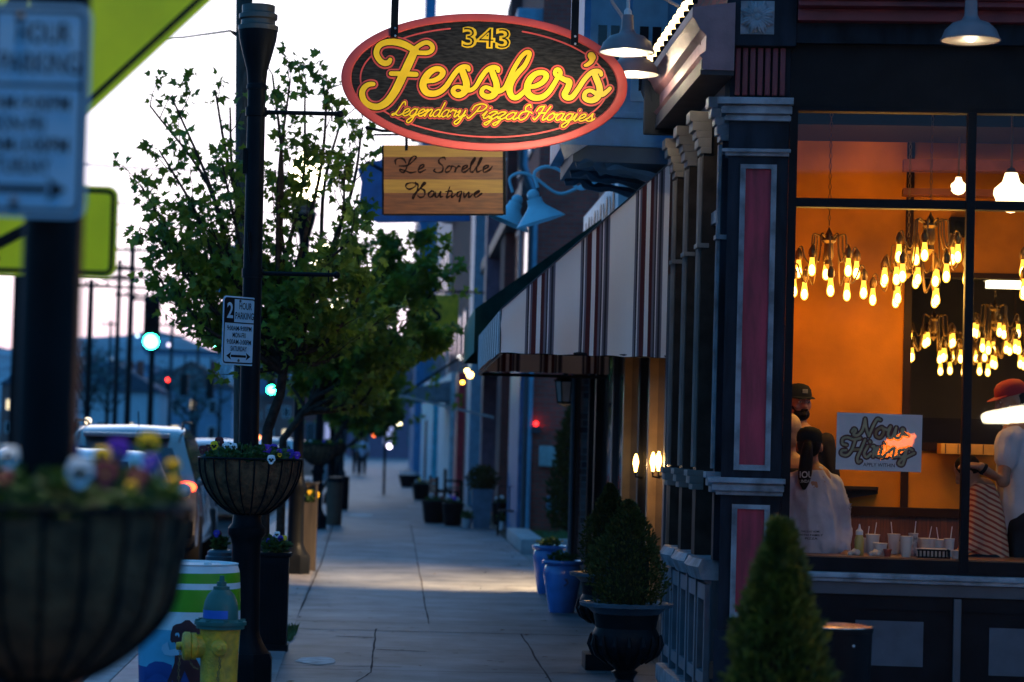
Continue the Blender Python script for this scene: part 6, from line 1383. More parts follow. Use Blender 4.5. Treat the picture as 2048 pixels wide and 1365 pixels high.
for (px_, pyb, pyt, w_, lab, m) in ((1002, 1060, 1036, 8, 'tiny white pot beside the tall blue planter', M_white), (934, 1058, 1030, 11, 'pale low pot left of the tall blue planter', mat('pale_tub', (.3, .33, .36))), (818, 975, 940, 22, 'white topped tub farther along the wall', M_black)):
    p = G(px_, pyb); k = p.y / FPX; t = thing('flower_pot', (p.x, p.y, 0), lab, 'plant pot'); h_ = (pyb - pyt) * k * .7; g = MB(); g.lathe([(w_ * k * .7, 0), (w_ * k, h_), (w_ * k * .8, h_)], 14); g.build('pot', m, t, local=True)
    g = MB(); leafcloud(g, (0, 0, h_ + .05), (w_ * k, w_ * k, .1), 160, .07, .05); g.build('plant', M_white if w_ > 15 else M_leaf, t, smooth=0, local=True, fix=False)
p = P(1140, 1000, 41); t = thing('climbing_conifer', (p.x, 41, .14), 'dark conical evergreen on the lawn against the brick wall', 'conifer'); cone_shrub(t, (p.x + .1, 41.2, 0), .2, P(1140, 800, 41).z, .42, 2600, .12, .06, M_ever, 61)
# ================================================================ street trees
M_bark = mat('bark', (.045, .035, .03), .9, var=.3, scale=20, bump=.5)
M_maple = mat('maple_leaf', (.24, .34, .03), .5, col2=(.08, .14, .02), scale=5)
def leafy(m, tr_=.45):
    t = m.node_tree; b = t.nodes['Principled BSDF']; o = [n for n in t.nodes if n.type == 'OUTPUT_MATERIAL'][0]; tl = N(t, 'ShaderNodeBsdfTranslucent'); ms = N(t, 'ShaderNodeMixShader'); ms.inputs[0].default_value = tr_
    t.links.new(b.inputs['Base Color'].links[0].from_socket, tl.inputs[0]); t.links.new(b.outputs[0], ms.inputs[1]); t.links.new(tl.outputs[0], ms.inputs[2]); t.links.new(ms.outputs[0], o.inputs[0])
leafy(M_maple); leafy(M_cyp, .3); leafy(M_leaf, .3)
LEAF = [(0, 0), (.16, .10), (.42, .05), (.34, .26), (.50, .48), (.22, .50), (.0, 1.0), (-.22, .50), (-.50, .48), (-.34, .26), (-.42, .05), (-.16, .10)]
def leaf(mb, p, a, s, L):
    n_ = a.cross(s); vs = [p + s * (x * L) + a * (y * L) + n_ * (abs(x) * L * .35) for x, y in LEAF]; mb.add(vs, [tuple(range(12))])
def tree(loc, label, tips, trunk, seed, leafL=.10, per=26, extra=(), name='street_tree', m=M_maple):
    q = random.Random(seed); t = thing(name, loc, label, 'tree'); g = MB(); fo = MB()
    g.tube(trunk, [.055 * (1 - .35 * i / (len(trunk) - 1)) for i in range(len(trunk))], 10); top = Vector(trunk[-1]); base = Vector(trunk[0])
    def cluster(p, d, n, r):
        for _ in range(n):
            o = Vector((q.uniform(-1, 1), q.uniform(-1, 1), q.uniform(-1, .8))) * r; a = (d * .5 + o.normalized() + Vector((0, 0, -.45))).normalized(); s = a.orthogonal().normalized(); s = Matrix.Rotation(q.uniform(0, 6.28), 3, a) @ s
            leaf(fo, p + o * q.uniform(.3, 1), a, s, leafL * q.uniform(.55, 1.15))
    def twig(p, d, L, r, depth):
        pts = [p]; dd = d.copy(); n = 5
        for i in range(n): dd = (dd + Vector((q.uniform(-.3, .3), q.uniform(-.3, .3), q.uniform(-.1, .28)))).normalized(); pts.append(pts[-1] + dd * L / n)
        g.tube(pts, [r * (1 - .75 * i / n) for i in range(n + 1)], 5)
        if depth > 0:
            for i in range(2, n + 1):
                if q.random() < .85: e = (dd + Vector((q.uniform(-1, 1), q.uniform(-1, 1), q.uniform(-.4, .8)))).normalized(); twig(pts[i], e, L * q.uniform(.35, .6), r * .5, depth - 1)
        if depth <= 1:
            for i in range(1, n + 1): cluster(pts[i], dd, int(per * (.12 + .10 * i)), .07)
    for (tp, dense) in tips:
        tp = Vector(tp); k = q.uniform(.45, 1.0); st = Vector(trunk[-2]).lerp(top, k) if len(trunk) > 1 else top
        mid = st.lerp(tp, .33) + Vector((q.uniform(-.12, .12), q.uniform(-.1, .1), -.14 if tp.z > st.z else .1)); md2 = st.lerp(tp, .68) + Vector((q.uniform(-.13, .13), q.uniform(-.1, .1), q.uniform(-.10, .04))); cv = catmull([st, mid, md2, tp], 6); n = len(cv)
        g.tube(cv, [.026 * (1 - .85 * i / n) + .003 for i in range(n)], 6)
        for i in range(4, n):
            if q.random() < (.75 if dense > 1 else .5):
                d = (cv[min(i + 1, n - 1)] - cv[i - 1]).normalized(); e = (d + Vector((q.uniform(-1, 1), q.uniform(-1, 1), q.uniform(-.5, .9)))).normalized(); twig(cv[i], e, q.uniform(.22, .42), .006, 1 if q.random() < (.40 if dense > 1 else .12) else 0)
        for i in range(n - 5, n): cluster(cv[i], (cv[-1] - cv[-3]).normalized(), int(per * .25 * dense), .08)
    for c, r, n in extra:
        for _ in range(n): o = Vector((q.gauss(0, .4), q.gauss(0, .4), q.gauss(0, .4))); cluster(Vector(c) + Vector((o.x * r[0], o.y * r[1], o.z * r[2])), Vector((0, 0, 1)), 6, .10)
    g.build('trunk', M_bark, t, smooth=60); fo.build('crown', m, t, smooth=0, fix=False)
    return t
TY = 20.6
def T(px_, py_, dy=0.0): return P(px_, py_, TY + dy)
tr = [T(524, 1290), T(528, 980), T(535, 860), T(560, 790), T(572, 700)]
tr[0].z = 0
tipl = [((300, 212, .2), 1), ((345, 198, -.2), 1), ((318, 300, .3), 1), ((430, 180, 0), 1), ((460, 215, .4), 1), ((545, 150, .1), 1), ((580, 165, -.3), 1), ((610, 190, .3), 1), ((655, 180, -.1), 1), ((690, 215, .2), 1), ((725, 255, .5), 1), ((285, 378, 0), 1), ((310, 430, .3), 1), ((325, 480, -.3), 2), ((310, 545, .2), 2), ((360, 600, -.4), 2), ((395, 520, .5), 2), ((350, 645, 0), 1), ((380, 410, .5), 1), ((445, 330, -.4), 1), ((690, 340, -.2), 1), ((735, 420, .3), 1), ((700, 480, -.6), 1), ((560, 500, .6), 1), ((620, 560, -.6), 2), ((730, 560, 0), 2), ((640, 680, .4), 2), ((760, 640, .5), 2), ((430, 470, -.3), 1), ((470, 560, .5), 2), ((550, 340, .3), 1)]
tree((tr[0].x, TY, 0), 'leafy young street tree behind the sharp lamp post', [(T(a, b, d), k) for (a, b, d), k in tipl], tr, 71, .095, 7,
     [(T(600, 660), (.8, .8, .6), 40)])
TY2 = 27.5
def T2(px_, py_, dy=0.0): return P(px_, py_, TY2 + dy)
tr = [T2(560, 1100), T2(566, 880), T2(640, 780)]; tr[0].z = 0
tree((tr[0].x, TY2, 0), 'denser dark street tree behind the first, reaching over the pavement', [(T2(a, b, d), 2) for a, b, d in ((800, 500, 0), (860, 520, .4), (905, 540, -.3), (870, 700, .3), (830, 545, -.5), (780, 560, .6), (760, 640, -.6), (700, 600, .4), (850, 680, .2), (800, 720, -.4), (740, 740, .5), (600, 720, .3), (720, 500, .2), (650, 770, .5), (560, 690, .2))], tr, 72, .10, 15,
     [(T2(700, 660), (.9, 1, .75), 65), (T2(830, 560), (.5, .8, .35), 16)])
for (px_, py_, Y, s, lab, sd) in ((715, 745, 48, 1.0, 'dark round street tree farther down the kerb', 73), (745, 800, 66, 1.0, 'small dim street tree far along the pavement', 74)):
    c = P(px_, py_, Y); b = Vector((curbx(Y) + .7, Y, 0)); tree((b.x, Y, 0), lab, [(c + Vector((random.Random(sd + i).uniform(-1, 1), random.Random(sd * 3 + i).uniform(-1, 1), random.Random(sd * 7 + i).uniform(-.6, .6))), 2) for i in range(8)], [b, b.lerp(c, .5), c + Vector((0, 0, -.7))], sd, .2, 12, [(c, (1.6, 1.4, 1.1), 90)])
# wooden utility pole just behind the lamp post
uy = 22.5; a = P(486, 1250, uy); a.z = -.1; b = P(482, 100, uy); b.z = P(482, -120, uy).z
t = thing('utility_pole', (a.x, uy, 0), 'weathered wooden utility pole directly behind the sharp lamp post', 'utility pole'); g = MB(); g.tube([a, a.lerp(b, .5), b], [.10, .085, .075], 12); g.build('pole', mat('weathered_pole', (.075, .068, .06), .9, var=.3, scale=8, stretch=(6, 6, 1), bump=.4), t, smooth=60)
g = MB(); p0 = P(460, 62, uy); g.tube([p0, p0 + Vector((.04, 0, -.02)), p0 + Vector((.10, 0, -.06))], [.008, .02, .02], 6); g.build('wire_clamp', M_iron, t)
g = MB(); p1 = P(300, 75, 32); g.tube([p0, p0.lerp(p1, .5) + Vector((0, 0, -.03)), P(-200, 100, 60)], .011, 5); tag(g.build('overhead_wire', M_iron), 'thick overhead wire running left from the utility pole top', 'wire')
def wire(pts, r, lab):
    g = MB(); g.tube(catmull([P(*q) for q in pts], 10), r, 5); tag(g.build('overhead_wire', M_slate), lab, 'wire', 'overhead wires across the street')
wire([(-50, 305, 90), (250, 335, 85), (700, 350, 80)], .03, 'upper sagging wire crossing the sky left of the tree')
wire([(-50, 380, 95), (250, 408, 95), (650, 432, 90)], .03, 'middle sagging wire crossing the sky left of the tree')
wire([(-50, 440, 120), (250, 450, 120), (650, 470, 110)], .03, 'lower sagging wire crossing the sky left of the tree')
# distant utility poles
def upole(px_, pyt, Y, r, arms, lab):
    c = P(px_, pyt, Y); b = Vector((c.x, Y, -.12)); t = thing('utility_pole', b, lab, 'utility pole', group='distant utility poles left of the street'); g = MB(); g.tube([b, c], [r * 1.3, r], 8); g.build('pole', M_slate if Y > 200 else M_iron, t)
    for (dz, L) in arms:
        g = MB(); g.box((c.x - L, Y - .06, c.z - dz - .07), (c.x + L, Y + .06, c.z - dz + .07)); 
        for k in range(4): g.lathe([(.05, c.z - dz + .07), (.06, c.z - dz + .16), (.02, c.z - dz + .25)], 6, (c.x - L + .1 + k * (2 * L - .2) / 3, Y, 0))
        g.build('cross_arm', M_iron, t)
upole(266, 488, 150, .16, [(.4, 1.3), (1.6, 1.4), (3.2, 1.0)], 'tallest distant utility pole with three cross arms under the yellow sign')
upole(240, 520, 170, .15, [(.5, 1.1), (1.4, 1.2)], 'distant utility pole left of the tallest one')
upole(308, 590, 140, .15, [(.3, 1.2)], 'distant utility pole above the large green signal')
upole(183, 560, 120, .13, [(.3, .9)], 'thin utility pole beside the yellow arrow plate')
upole(345, 640, 210, .15, [(.5, 1.2), (1.4, 1.2)], 'low distant utility pole left of the tree')
upole(398, 660, 260, .15, [(.5, 1.2)], 'faint utility pole near the second green signal')
upole(222, 640, 260, .14, [(.5, 1.0)], 'faint utility pole far left below the sign')
# traffic signals
M_sig = mat('signal_housing', (.012, .018, .02), .5)
def signal(px_, py_, Y, lit, lab, on=(0.025, 1.0, .45), hang=True, sc_=1.0):
    p = P(px_, py_, Y); t = thing('traffic_signal', p, lab, 'traffic light', group='traffic signals down the street'); k = sc_
    g = MB(); z1 = .98 * k if lit == 0 else .2 * k; g.box((-.17 * k, 0, z1 - 1.16 * k), (.17 * k, .2, z1), bev=.02); g.build('housing', M_sig, t, local=True)
    for i in range(3):
        z = (i * .36 if lit == 0 else -i * .36) * k; g = MB(); g.lathe([(.16 * k, 0), (.12 * k, .03), (0, .045)], 16, X=Matrix.Translation((0, 0, z)) @ Matrix.Rotation(R(90), 4, 'X')); g.build('lens', emat('lit_lens_%s' % ('g' if on[1] > .5 else 'r'), on, 60 if on[1] > .5 else 14) if i == 0 else mat('dark_lens', (.03, .01, .01), .3), t, local=True)
        g = MB(); n = 10; vs = []
        for j in range(n + 1): a = PI * j / n; vs += [(.155 * k * math.cos(a), 0, z + .155 * k * math.sin(a)), (.155 * k * math.cos(a), -.2, z + .155 * k * math.sin(a) - .02)]
        g.add(vs, [(2 * j, 2 * j + 2, 2 * j + 3, 2 * j + 1) for j in range(n)]); g.build('visor', M_sig, t, local=True)
    if hang: g = MB(); g.tube([(0, .1, z1), (0, .1, z1 + .6)], .04, 6); g.tube([(-6, .1, z1 + .6), (6, .1, z1 + .55)], .05, 6); g.build('mast_arm', M_iron, t, local=True)
    return t
signal(302, 683, 78, 0, 'large green traffic signal left of the tree', sc_=1.5)
signal(434, 681, 92, 0, 'green traffic signal just left of the parking sign', sc_=1.35)
signal(543, 780, 125, 0, 'small green traffic signal seen under the tree crown', sc_=1.3)
signal(528, 718, 110, 1, 'red signal glimpsed through the leaves right of the parking sign', (1, .03, .02), hang=False, sc_=.8)
signal(336, 760, 210, 1, 'faint red signal low over the distant street', (1, .05, .05), hang=False)
for (px_, py_, Y, lab) in ((368, 770, 130, 'dark unlit signal housing hanging over the street'), (420, 775, 130, 'second dark unlit signal housing right of the first')):
    p = P(px_, py_, Y); t = thing('signal_back', p, lab, 'traffic light'); g = MB(); g.box((-.2, 0, -.6), (.2, .25, .6), bev=.03); g.build('housing', M_sig, t, local=True); g = MB(); g.tube([(0, .1, .6), (0, .1, 1.6)], .04, 6); g.build('hanger', M_iron, t, local=True)

# ================================================================ cars
M_silver = mat('silver_car_paint', (.24, .235, .24), .22, .45, var=.02, coat=.8); M_wcar = mat('white_car_paint', (.72, .74, .78), .25, var=.02, coat=.6); M_dcar = mat('dark_car_paint', (.03, .05, .09), .2, .2, var=.02, coat=.8)
M_cglass = mat('car_glass', (.015, .03, .045), .06, spec=.8); M_tail = emat('tail_lamp_lit', (1.0, .07, .02), 8); M_tailoff = mat('tail_lamp_red', (.35, .01, .01), .25); M_tyre = mat('tyre', (.015, .015, .016), .85); M_rim = mat('alloy_rim', (.4, .4, .42), .3, .8)
def car(kind, paint, lit=True):
    t = thing('parked_car', (0, 0, 0), 'x', 'car', group='cars along the street')
    W = .90
    if kind == 'suv':   # side profile: rear at y=0, front at y=4.6
        prof = [(0.02, .45), (0.0, .62), (.02, .95), (.12, 1.02), (.42, 1.46), (.66, 1.60), (1.4, 1.68), (2.3, 1.65), (3.0, 1.25), (3.45, 1.08), (4.4, .92), (4.6, .70), (4.58, .40), (4.3, .30), (.25, .30)]
        wl = (.10, 1.02); roofz = 1.66
    else:
        prof = [(0.02, .42), (0.0, .60), (.04, .88), (.45, .98), (.75, 1.05), (1.2, 1.36), (1.7, 1.44), (2.4, 1.42), (3.05, 1.08), (3.4, .98), (4.35, .85), (4.5, .66), (4.48, .36), (4.2, .28), (.25, .28)]
        wl = (.75, 1.05); roofz = 1.42
    g = MB(); rings = []
    for xx, sc2, zc in ((-W, .93, 0), (-W * .985, .985, 0), (-W * .9, 1.0, 0), (0, 1.012, 0), (W * .9, 1.0, 0), (W * .985, .985, 0), (W, .93, 0)):
        ring = []
        for y, z in prof:
            tuck = max(0, (z - .98)) / .7 * .25 * (1 if abs(xx) > .01 else 0); x = xx - math.copysign(tuck, xx) if abs(xx) > .01 else 0
            ym = 2.3; zm = .8; ring.append(Vector((x, ym + (y - ym) * sc2, zm + (z - zm) * (sc2 if abs(xx) > .01 else 1.02))))
        rings.append(ring)
    g.loft(rings); g.build('body', paint, t, local=True, smooth=40)
    # rear screen
    if kind == 'suv': A, Bq = (.15, 1.07), (.40, 1.43); sw, sw2 = .70, .56
    else: A, Bq = (.80, 1.07), (1.16, 1.34); sw, sw2 = .66, .56
    def sc_pt(x, y, z): return Vector((x, y - .022, z + .006))
    g = MB(); n = 6
    rowA = [sc_pt(-sw + 2 * sw * i / n, A[0] - .012 + .03 * abs(i / n * 2 - 1) ** 2, A[1]) for i in range(n + 1)]; rowB = [sc_pt(-sw2 + 2 * sw2 * i / n, Bq[0] - .015 + .03 * abs(i / n * 2 - 1) ** 2, Bq[1]) for i in range(n + 1)]
    g.loft([rowA, rowB], cap=False, closed=False); g.build('rear_window', M_cglass, t, local=True)
    for s_ in (-1, 1):
        g = MB(); y0, y1 = (.45, 3.0) if kind == 'suv' else (1.1, 3.05); zt_ = roofz - .10
        g.add([(s_ * (W * .985 - .02), y0 + .02, 1.03), (s_ * (W * .985 - .02), y1 + .25, 1.03), (s_ * (W * .985 - .20), y1 - .45, zt_), (s_ * (W * .985 - .20), y0 + .30, zt_)], [(0, 1, 2, 3)]); g.build('side_window', M_cglass, t, local=True, smooth=0)
        zl, yl = (1.04, .0) if kind == 'suv' else (.80, 0.0)
        g = MB(); g.ell((s_ * .77, yl + .07, zl - .04), (.12, .10, .065)); g.build('tail_light', M_tail if lit else M_tailoff, t, local=True)
        g = MB(); g.ell((s_ * (W + .06), 3.05 if kind == 'suv' else 3.1, 1.06), (.09, .07, .07)); g.build('wing_mirror', paint, t, local=True)
        for yw in (.85, 3.75):
            X = Matrix.Translation((s_ * (W - .10), yw, .33)) @ Matrix.Rotation(R(90), 4, 'Y')
            g = MB(); g.lathe([(.22, -.11), (.32, -.11), (.335, -.07), (.335, .07), (.32, .11), (.22, .11)], 22, X=X); w_ = g.build('wheel', M_tyre, t, local=True); g = MB(); g.lathe([(0, s_ * .085), (.05, s_ * .1), (.22, s_ * .09), (.225, -s_ * .08)], 14, X=X, cap=False); g.build('rim', M_rim, w_, local=True)
        if kind == 'suv': g = MB(); g.tube([(s_ * .66, .55, 1.66), (s_ * .66, .7, 1.735), (s_ * .66, 2.1, 1.735), (s_ * .66, 2.3, 1.67)], .018, 6); g.build('roof_rail', M_iron, t, local=True)
    g = MB(); g.box((-.86, -.05, .42), (.86, .1, .62), bev=.03); g.build('bumper', paint if kind != 'suv' else M_black, t, local=True)
    g = MB(); g.box((-.26, -.055, .66), (.26, -.02, .80)); g.build('number_plate', M_white, t, local=True)
    if kind == 'suv': g = MB(); g.box((-.52, .34, 1.545), (.52, .66, 1.60), bev=.02); g.build('spoiler', paint, t, local=True); g = MB(); g.tube([(.1, .9, 1.68), (.1, .75, 1.85)], .008, 5); g.build('aerial', M_black, t, local=True)
    return t
suv = car('suv', M_silver); sedan = car('sedan', M_dcar, False); suvw = car('suv', M_wcar, False); sedw = car('sedan', M_wcar, True)
def pk(o, y, off, label, first, dz=-.12): put(o, (curbx(y) - off, y, dz), TH, label, first=first)
pk(suv, 31.0, 1.2, 'silver hatchback parked at the kerb with its right tail lamp glowing', True); suv.scale = (1.06, 1.06, 1.12)
sedan.location = (0, -30, -5)
pk(sedw, 23.3, 1.10, 'white topped car nearest the camera, mostly hidden by the big flower basket', True); sedw.scale = (1.04, 1.04, 1.12); pk(suvw, 50.5, 1.3, 'white car parked beyond the silver one, seen between basket and pole', True)
pk(sedw, 63, 1.3, 'white saloon parked further on behind the lamp post', False)
pk(sedan, 76, 1.3, 'dark saloon parked far along the kerb', True); pk(suvw, 88, 1.3, 'distant white car at the end of the parked row', False)
for (x, y, o, lab) in ((-8.3, 60, suvw, 'white car in the far lane at the left edge'), (-9.9, 44, suvw, 'white car cut by the left edge behind the lamp post'), (-6.5, 110, sedw, 'white car driving away far down the road'), (-5.8, 95, sedan, 'dark car driving away far down the road'), (-10.5, 85, suv, 'silver car parked on the far side of the road'), (-10.7, 100, sedan, 'dark car parked on the far side of the road')):
    put(o, (x, y, -.12), TH, lab)
# ================================================================ distant town, hill, trees
def hillz(x, y): return 0
g = MB(); n, m_ = 46, 14; vs = []
q = random.Random(5); ph = [q.uniform(0, 6) for _ in range(6)]
for j in range(m_):
    for i in range(n):
        x = -330 + 420 * i / (n - 1); y = 520 + 420 * j / (m_ - 1); f = min(1, j / 8); e = .5 + .5 * math.tanh((-x - 5) / 40)
        vs.append((x, y, -2 + f * (6 + 25 * e + 3.0 * math.sin(x * .03 + ph[0]) + 2 * math.sin(x * .09 + y * .03 + ph[1]) + 1.2 * math.sin(x * .21 + ph[2]))))
g.add(vs, [(j * n + i, j * n + i + 1, (j + 1) * n + i + 1, (j + 1) * n + i) for j in range(m_ - 1) for i in range(n - 1)]); tag(g.build('hills', mat('wooded_hill', (.17, .30, .36), .9, var=.4, scale=.05), smooth=60), kind='structure')  # distance haze is mixed into the hill's base colour as blue
def house(x, y, w, d, h, wall, roofc, lab, lit=0):
    t = thing('house', (x, y, 0), lab, 'house', group='distant houses left of the street'); g = MB(); g.box((-w / 2, 0, -.2), (w / 2, d, h)); g.build('wall', wall, t, local=True)
    g = MB(); g.prism([(-w / 2 - .4, -.4, h), (w / 2 + .4, -.4, h), (0, -.4, h + w * .32)], (0, d + .8, 0)); rf = g.build('roof', roofc, t, local=True, smooth=0); g = MB(); g.box((w * .2, d * .5, h), (w * .2 + .6, d * .5 + .6, h + w * .34)); g.build('chimney', M_brick, rf, local=True)
    nw = max(2, int(w / 2.2))
    for k in range(nw):
        for z in ([1.0, 3.8] if h > 5 else [1.0]):
            xq = -w / 2 + .6 + k * (w - 1.2) / nw; g = MB(); g.box((xq, -.06, z), (xq + .9, -.002, z + 1.4)); f_ = g.build('window', M_white, t, local=True); g = MB(); g.box((xq + .1, -.07, z + .1), (xq + .8, -.061, z + 1.3)); g.build('pane', emat('lit_pane_warm', (1, .75, .4), 1.6) if (k + int(z)) % 3 == lit else M_dglass, f_, local=True)
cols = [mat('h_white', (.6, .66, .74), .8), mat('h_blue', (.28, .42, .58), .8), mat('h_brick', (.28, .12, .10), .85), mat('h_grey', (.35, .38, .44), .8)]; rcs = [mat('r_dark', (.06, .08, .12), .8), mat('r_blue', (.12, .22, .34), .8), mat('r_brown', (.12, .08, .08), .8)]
hs = [(-24, 205, 8, 9, 5), (-27, 225, 8, 9, 5.5), (-33, 250, 9, 9, 6), (-27, 285, 10, 9, 6), (-36, 290, 12, 10, 6), (-22, 260, 9, 9, 6.5), (-42, 300, 13, 10, 7), (-29, 320, 11, 10, 6), (-50, 370, 16, 12, 8), (-35, 400, 13, 10, 7), (-20, 380, 12, 10, 8), (-62, 460, 18, 12, 9), (-44, 480, 16, 10, 8), (-28, 470, 14, 10, 9), (-13, 300, 7, 10, 6)]
wn_ = ['white', 'blue', 'brick', 'grey']; rn_ = ['dark', 'blue', 'brown']
used = {}
for i, (x, y, w, d, h) in enumerate(hs):
    ds = 'nearest' if y < 210 else ('near' if y < 251 else ('middle distance' if y < 330 else 'farthest'))
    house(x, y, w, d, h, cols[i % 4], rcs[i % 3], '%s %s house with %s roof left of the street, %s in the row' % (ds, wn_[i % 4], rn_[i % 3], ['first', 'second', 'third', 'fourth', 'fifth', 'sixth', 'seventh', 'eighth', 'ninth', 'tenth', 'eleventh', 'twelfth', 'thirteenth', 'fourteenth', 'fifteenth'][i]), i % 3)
for i, (px0, px1, Y, zt_, m_, lab) in enumerate(((150, 300, 330, 10, cols[1], 'long pale blue warehouse low across the distant valley'), (290, 460, 420, 15, cols[0], 'long white warehouse beneath the hill behind the green signals'), (330, 450, 300, 6, cols[3], 'low grey shed left of the sharp lamp post in the distance'), (150, 260, 250, 5, cols[0], 'low white shed above the silver car in the distance'))):
    x0, x1 = P(px0, 800, Y).x, P(px1, 800, Y).x; t = thing('warehouse', ((x0 + x1) / 2, Y, 0), lab, 'warehouse'); g = MB(); g.box((x0, Y, -.2), (x1, Y + 10, zt_)); g.build('wall', m_, t); g = MB(); g.box((x0 - .3, Y - .3, zt_), (x1 + .3, Y + 10.3, zt_ + .8)); g.build('roof', rcs[1], t)
    for k in range(5): xq = x0 + (x1 - x0) * (k + .3) / 5; g = MB(); g.box((xq, Y - .05, zt_ * .3), (xq + (x1 - x0) * .08, Y - .002, zt_ * .7)); g.build('window', M_dglass if k % 2 else emat('lit_pane_cool', (.6, .85, 1), 1.2), t)
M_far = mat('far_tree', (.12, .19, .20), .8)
for i, (px_, y, h, r) in enumerate(((175, 150, 7, 2.0), (215, 190, 8, 2.6), (330, 230, 8, 3.0), (385, 170, 6, 2.0), (440, 260, 10, 3.5), (290, 330, 10, 4), (150, 280, 10, 4), (410, 380, 12, 5))):
    x = P(px_, 800, y).x; t = thing('distant_tree', (x, y, 0), 'hazy bare looking distant tree, number %s from the left of the far row' % ['two', 'three', 'five', 'six', 'eight', 'four', 'one', 'seven'][i], 'tree', group='distant trees behind the signals'); qq = random.Random(90 + i)
    g = MB(); g.tube([(0, 0, 0), (0, 0, h * .5), (.2, 0, h * .9)], [.2, .14, .05], 6)
    for k in range(9): a = qq.uniform(0, 6.28); z = h * qq.uniform(.3, .7); g.tube([(0, 0, z), (math.cos(a) * r * .5, math.sin(a) * r * .5, z + h * .15), (math.cos(a) * r * .8, math.sin(a) * r * .8, z + h * .28)], [.08, .05, .02], 5)
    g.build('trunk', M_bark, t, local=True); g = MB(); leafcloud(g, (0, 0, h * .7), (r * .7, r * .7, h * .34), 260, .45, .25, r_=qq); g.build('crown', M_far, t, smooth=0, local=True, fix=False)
# small lit spots of the distant street
for (px_, py_, Y, r, c, s, lab) in ((275, 672, 240, 3, (.6, .9, 1), 4, 'pale blue distant street light left of the big green signal'), (338, 690, 260, 4, (.9, .8, 1), 3, 'pale distant street light right of the big green signal'), (176, 842, 70, 6, (1, .8, .55), 5, 'warm light above the roof of the silver car'), (500, 835, 150, 4, (1, .9, .9), 4, 'small white light under the tree between the poles'), (517, 875, 70, 4, (1, .25, .05), 8, 'small orange marker light right of the sharp post'), (655, 760, 120, 3, (.9, .95, 1), 4, 'small cool light beneath the second tree'), (222, 720, 300, 3, (.7, .9, 1), 3, 'faint cool light among the far poles'), (700, 795, 150, 3, (.6, .8, 1), 4, 'bluish light low behind the far lamp posts')):
    pointlamp(px_, py_, Y, r, c, s, lab, nm='distant_light')
# ================================================================ people far down the pavement
# ================================================================ chandeliers
M_bronze = mat('aged_bronze', (.22, .12, .04), .35, .7); M_fil = emat('glowing_filament', (1.0, .72, .35), 26)
M_ed = bpy.data.materials.new('amber_bulb_glass'); M_ed.use_nodes = True; _t = M_ed.node_tree; _t.nodes.clear(); _o = N(_t, 'ShaderNodeOutputMaterial'); _m = N(_t, 'ShaderNodeMixShader'); _m.inputs[0].default_value = .55; _e = N(_t, 'ShaderNodeEmission'); _e.inputs[0].default_value = (1, .50, .05, 1); _e.inputs[1].default_value = 4; _r = N(_t, 'ShaderNodeBsdfTransparent'); _r.inputs[0].default_value = (1, .85, .5, 1)
_t.links.new(_r.outputs[0], _m.inputs[1]); _t.links.new(_e.outputs[0], _m.inputs[2]); _t.links.new(_m.outputs[0], _o.inputs[0])
def chandelier():
    t = thing('chandelier', (0, 0, 0), 'x', 'chandelier', group='bare bulb chandeliers inside the shop')
    g = MB(); g.lathe([(.01, .0), (.045, -.02), (.05, -.04), (.03, -.06), (.035, -.14), (.022, -.17), (.03, -.20), (.0, -.24)], 14); g.lathe([(.004, .05), (.01, .03), (.028, .0)], 12, cap=False); g.build('hub', M_bronze, t, local=True)
    g = MB()
    for k in range(40): g.tube([(.010 * math.cos(q_) * (k % 2), .010 * math.cos(q_) * ((k + 1) % 2), .08 + k * .035 + .020 * math.sin(q_)) for q_ in [2 * PI * i / 6 for i in range(6)]], .003, 4, closed=True)
    g.build('chain', M_bronze, t, local=True)
    def arm(a, r, z, curl):
        c, s_ = math.cos(a), math.sin(a); P_ = lambda rr, zz: Vector((rr * c, rr * s_, zz))
        g = MB(); g.tube(catmull([P_(.03, -.03), P_(r * .45, .0), P_(r * .50, -.10), P_(r * .62, -.19 + curl), P_(r * .80, -.15 + curl), P_(r * .9, -.08 + curl), P_(r * 1.0, -.09 + curl), P_(r, z + .03)], 5), .006, 6); A = g.build('arm', M_bronze, t, local=True)
        X = Matrix.Translation(P_(r, z)); g = MB(); g.lathe([(.008, .04), (.024, .01), (.026, -.02), (.018, -.04)], 12, X=X); g.build('lamp_holder', M_bronze, A, local=True)
        g = MB(); g.lathe([(.015, -.035), (.016, -.06), (.023, -.10), (.027, -.125), (.024, -.147), (.012, -.162), (0, -.165)], 14, X=X); g.build('bulb', M_ed, A, local=True); g = MB(); g.ell((0, 0, -.122), (.0205, .0205, .036), X, 10, 7); g.build('filament', M_fil, A, local=True)
    for k in range(5): arm(R(12 + 72 * k), .205, -.13, 0)
    for k in range(5): arm(R(48 + 72 * k), .245, -.27, -.13)
    return t
ch = chandelier()
spots = [(1658, 470, 1.15, 0, 'left chandelier of glowing bare bulbs, nearest the corner pillar'), (1861, 440, 1.0, 20, 'chandelier hanging highest, left of the window mullion'), (1817, 492, 2.2, 50, 'chandelier half behind the one nearest the mullion'), (2110, 470, 1.2, 10, 'chandelier at the far right beyond the mullion'),
         (1868, 630, 6.8, 15, 'small distant chandelier in the opening left of the mullion'), (1990, 610, 6.4, 40, 'small distant chandelier right of the mullion'), (1930, 665, 9.2, 30, 'smallest chandelier deep in the back room behind the mullion'), (2030, 650, 8.8, 5, 'deep chandelier near the right edge behind the red capped man')]
for i, (a, b, d, rz, lab) in enumerate(spots):
    p = IN(a, b, d); put(ch, p, R(rz), lab, first=(i == 0))
cobjs = [o for o in bpy.data.objects if o.name.startswith('chandelier')]
for o in cobjs:
    z = o.location.z; light('chandelier_light', 'POINT', (0, 0, -.36), 14 if o.location.y < 19 else 6, (1, .50, .08), None, .22).parent = o
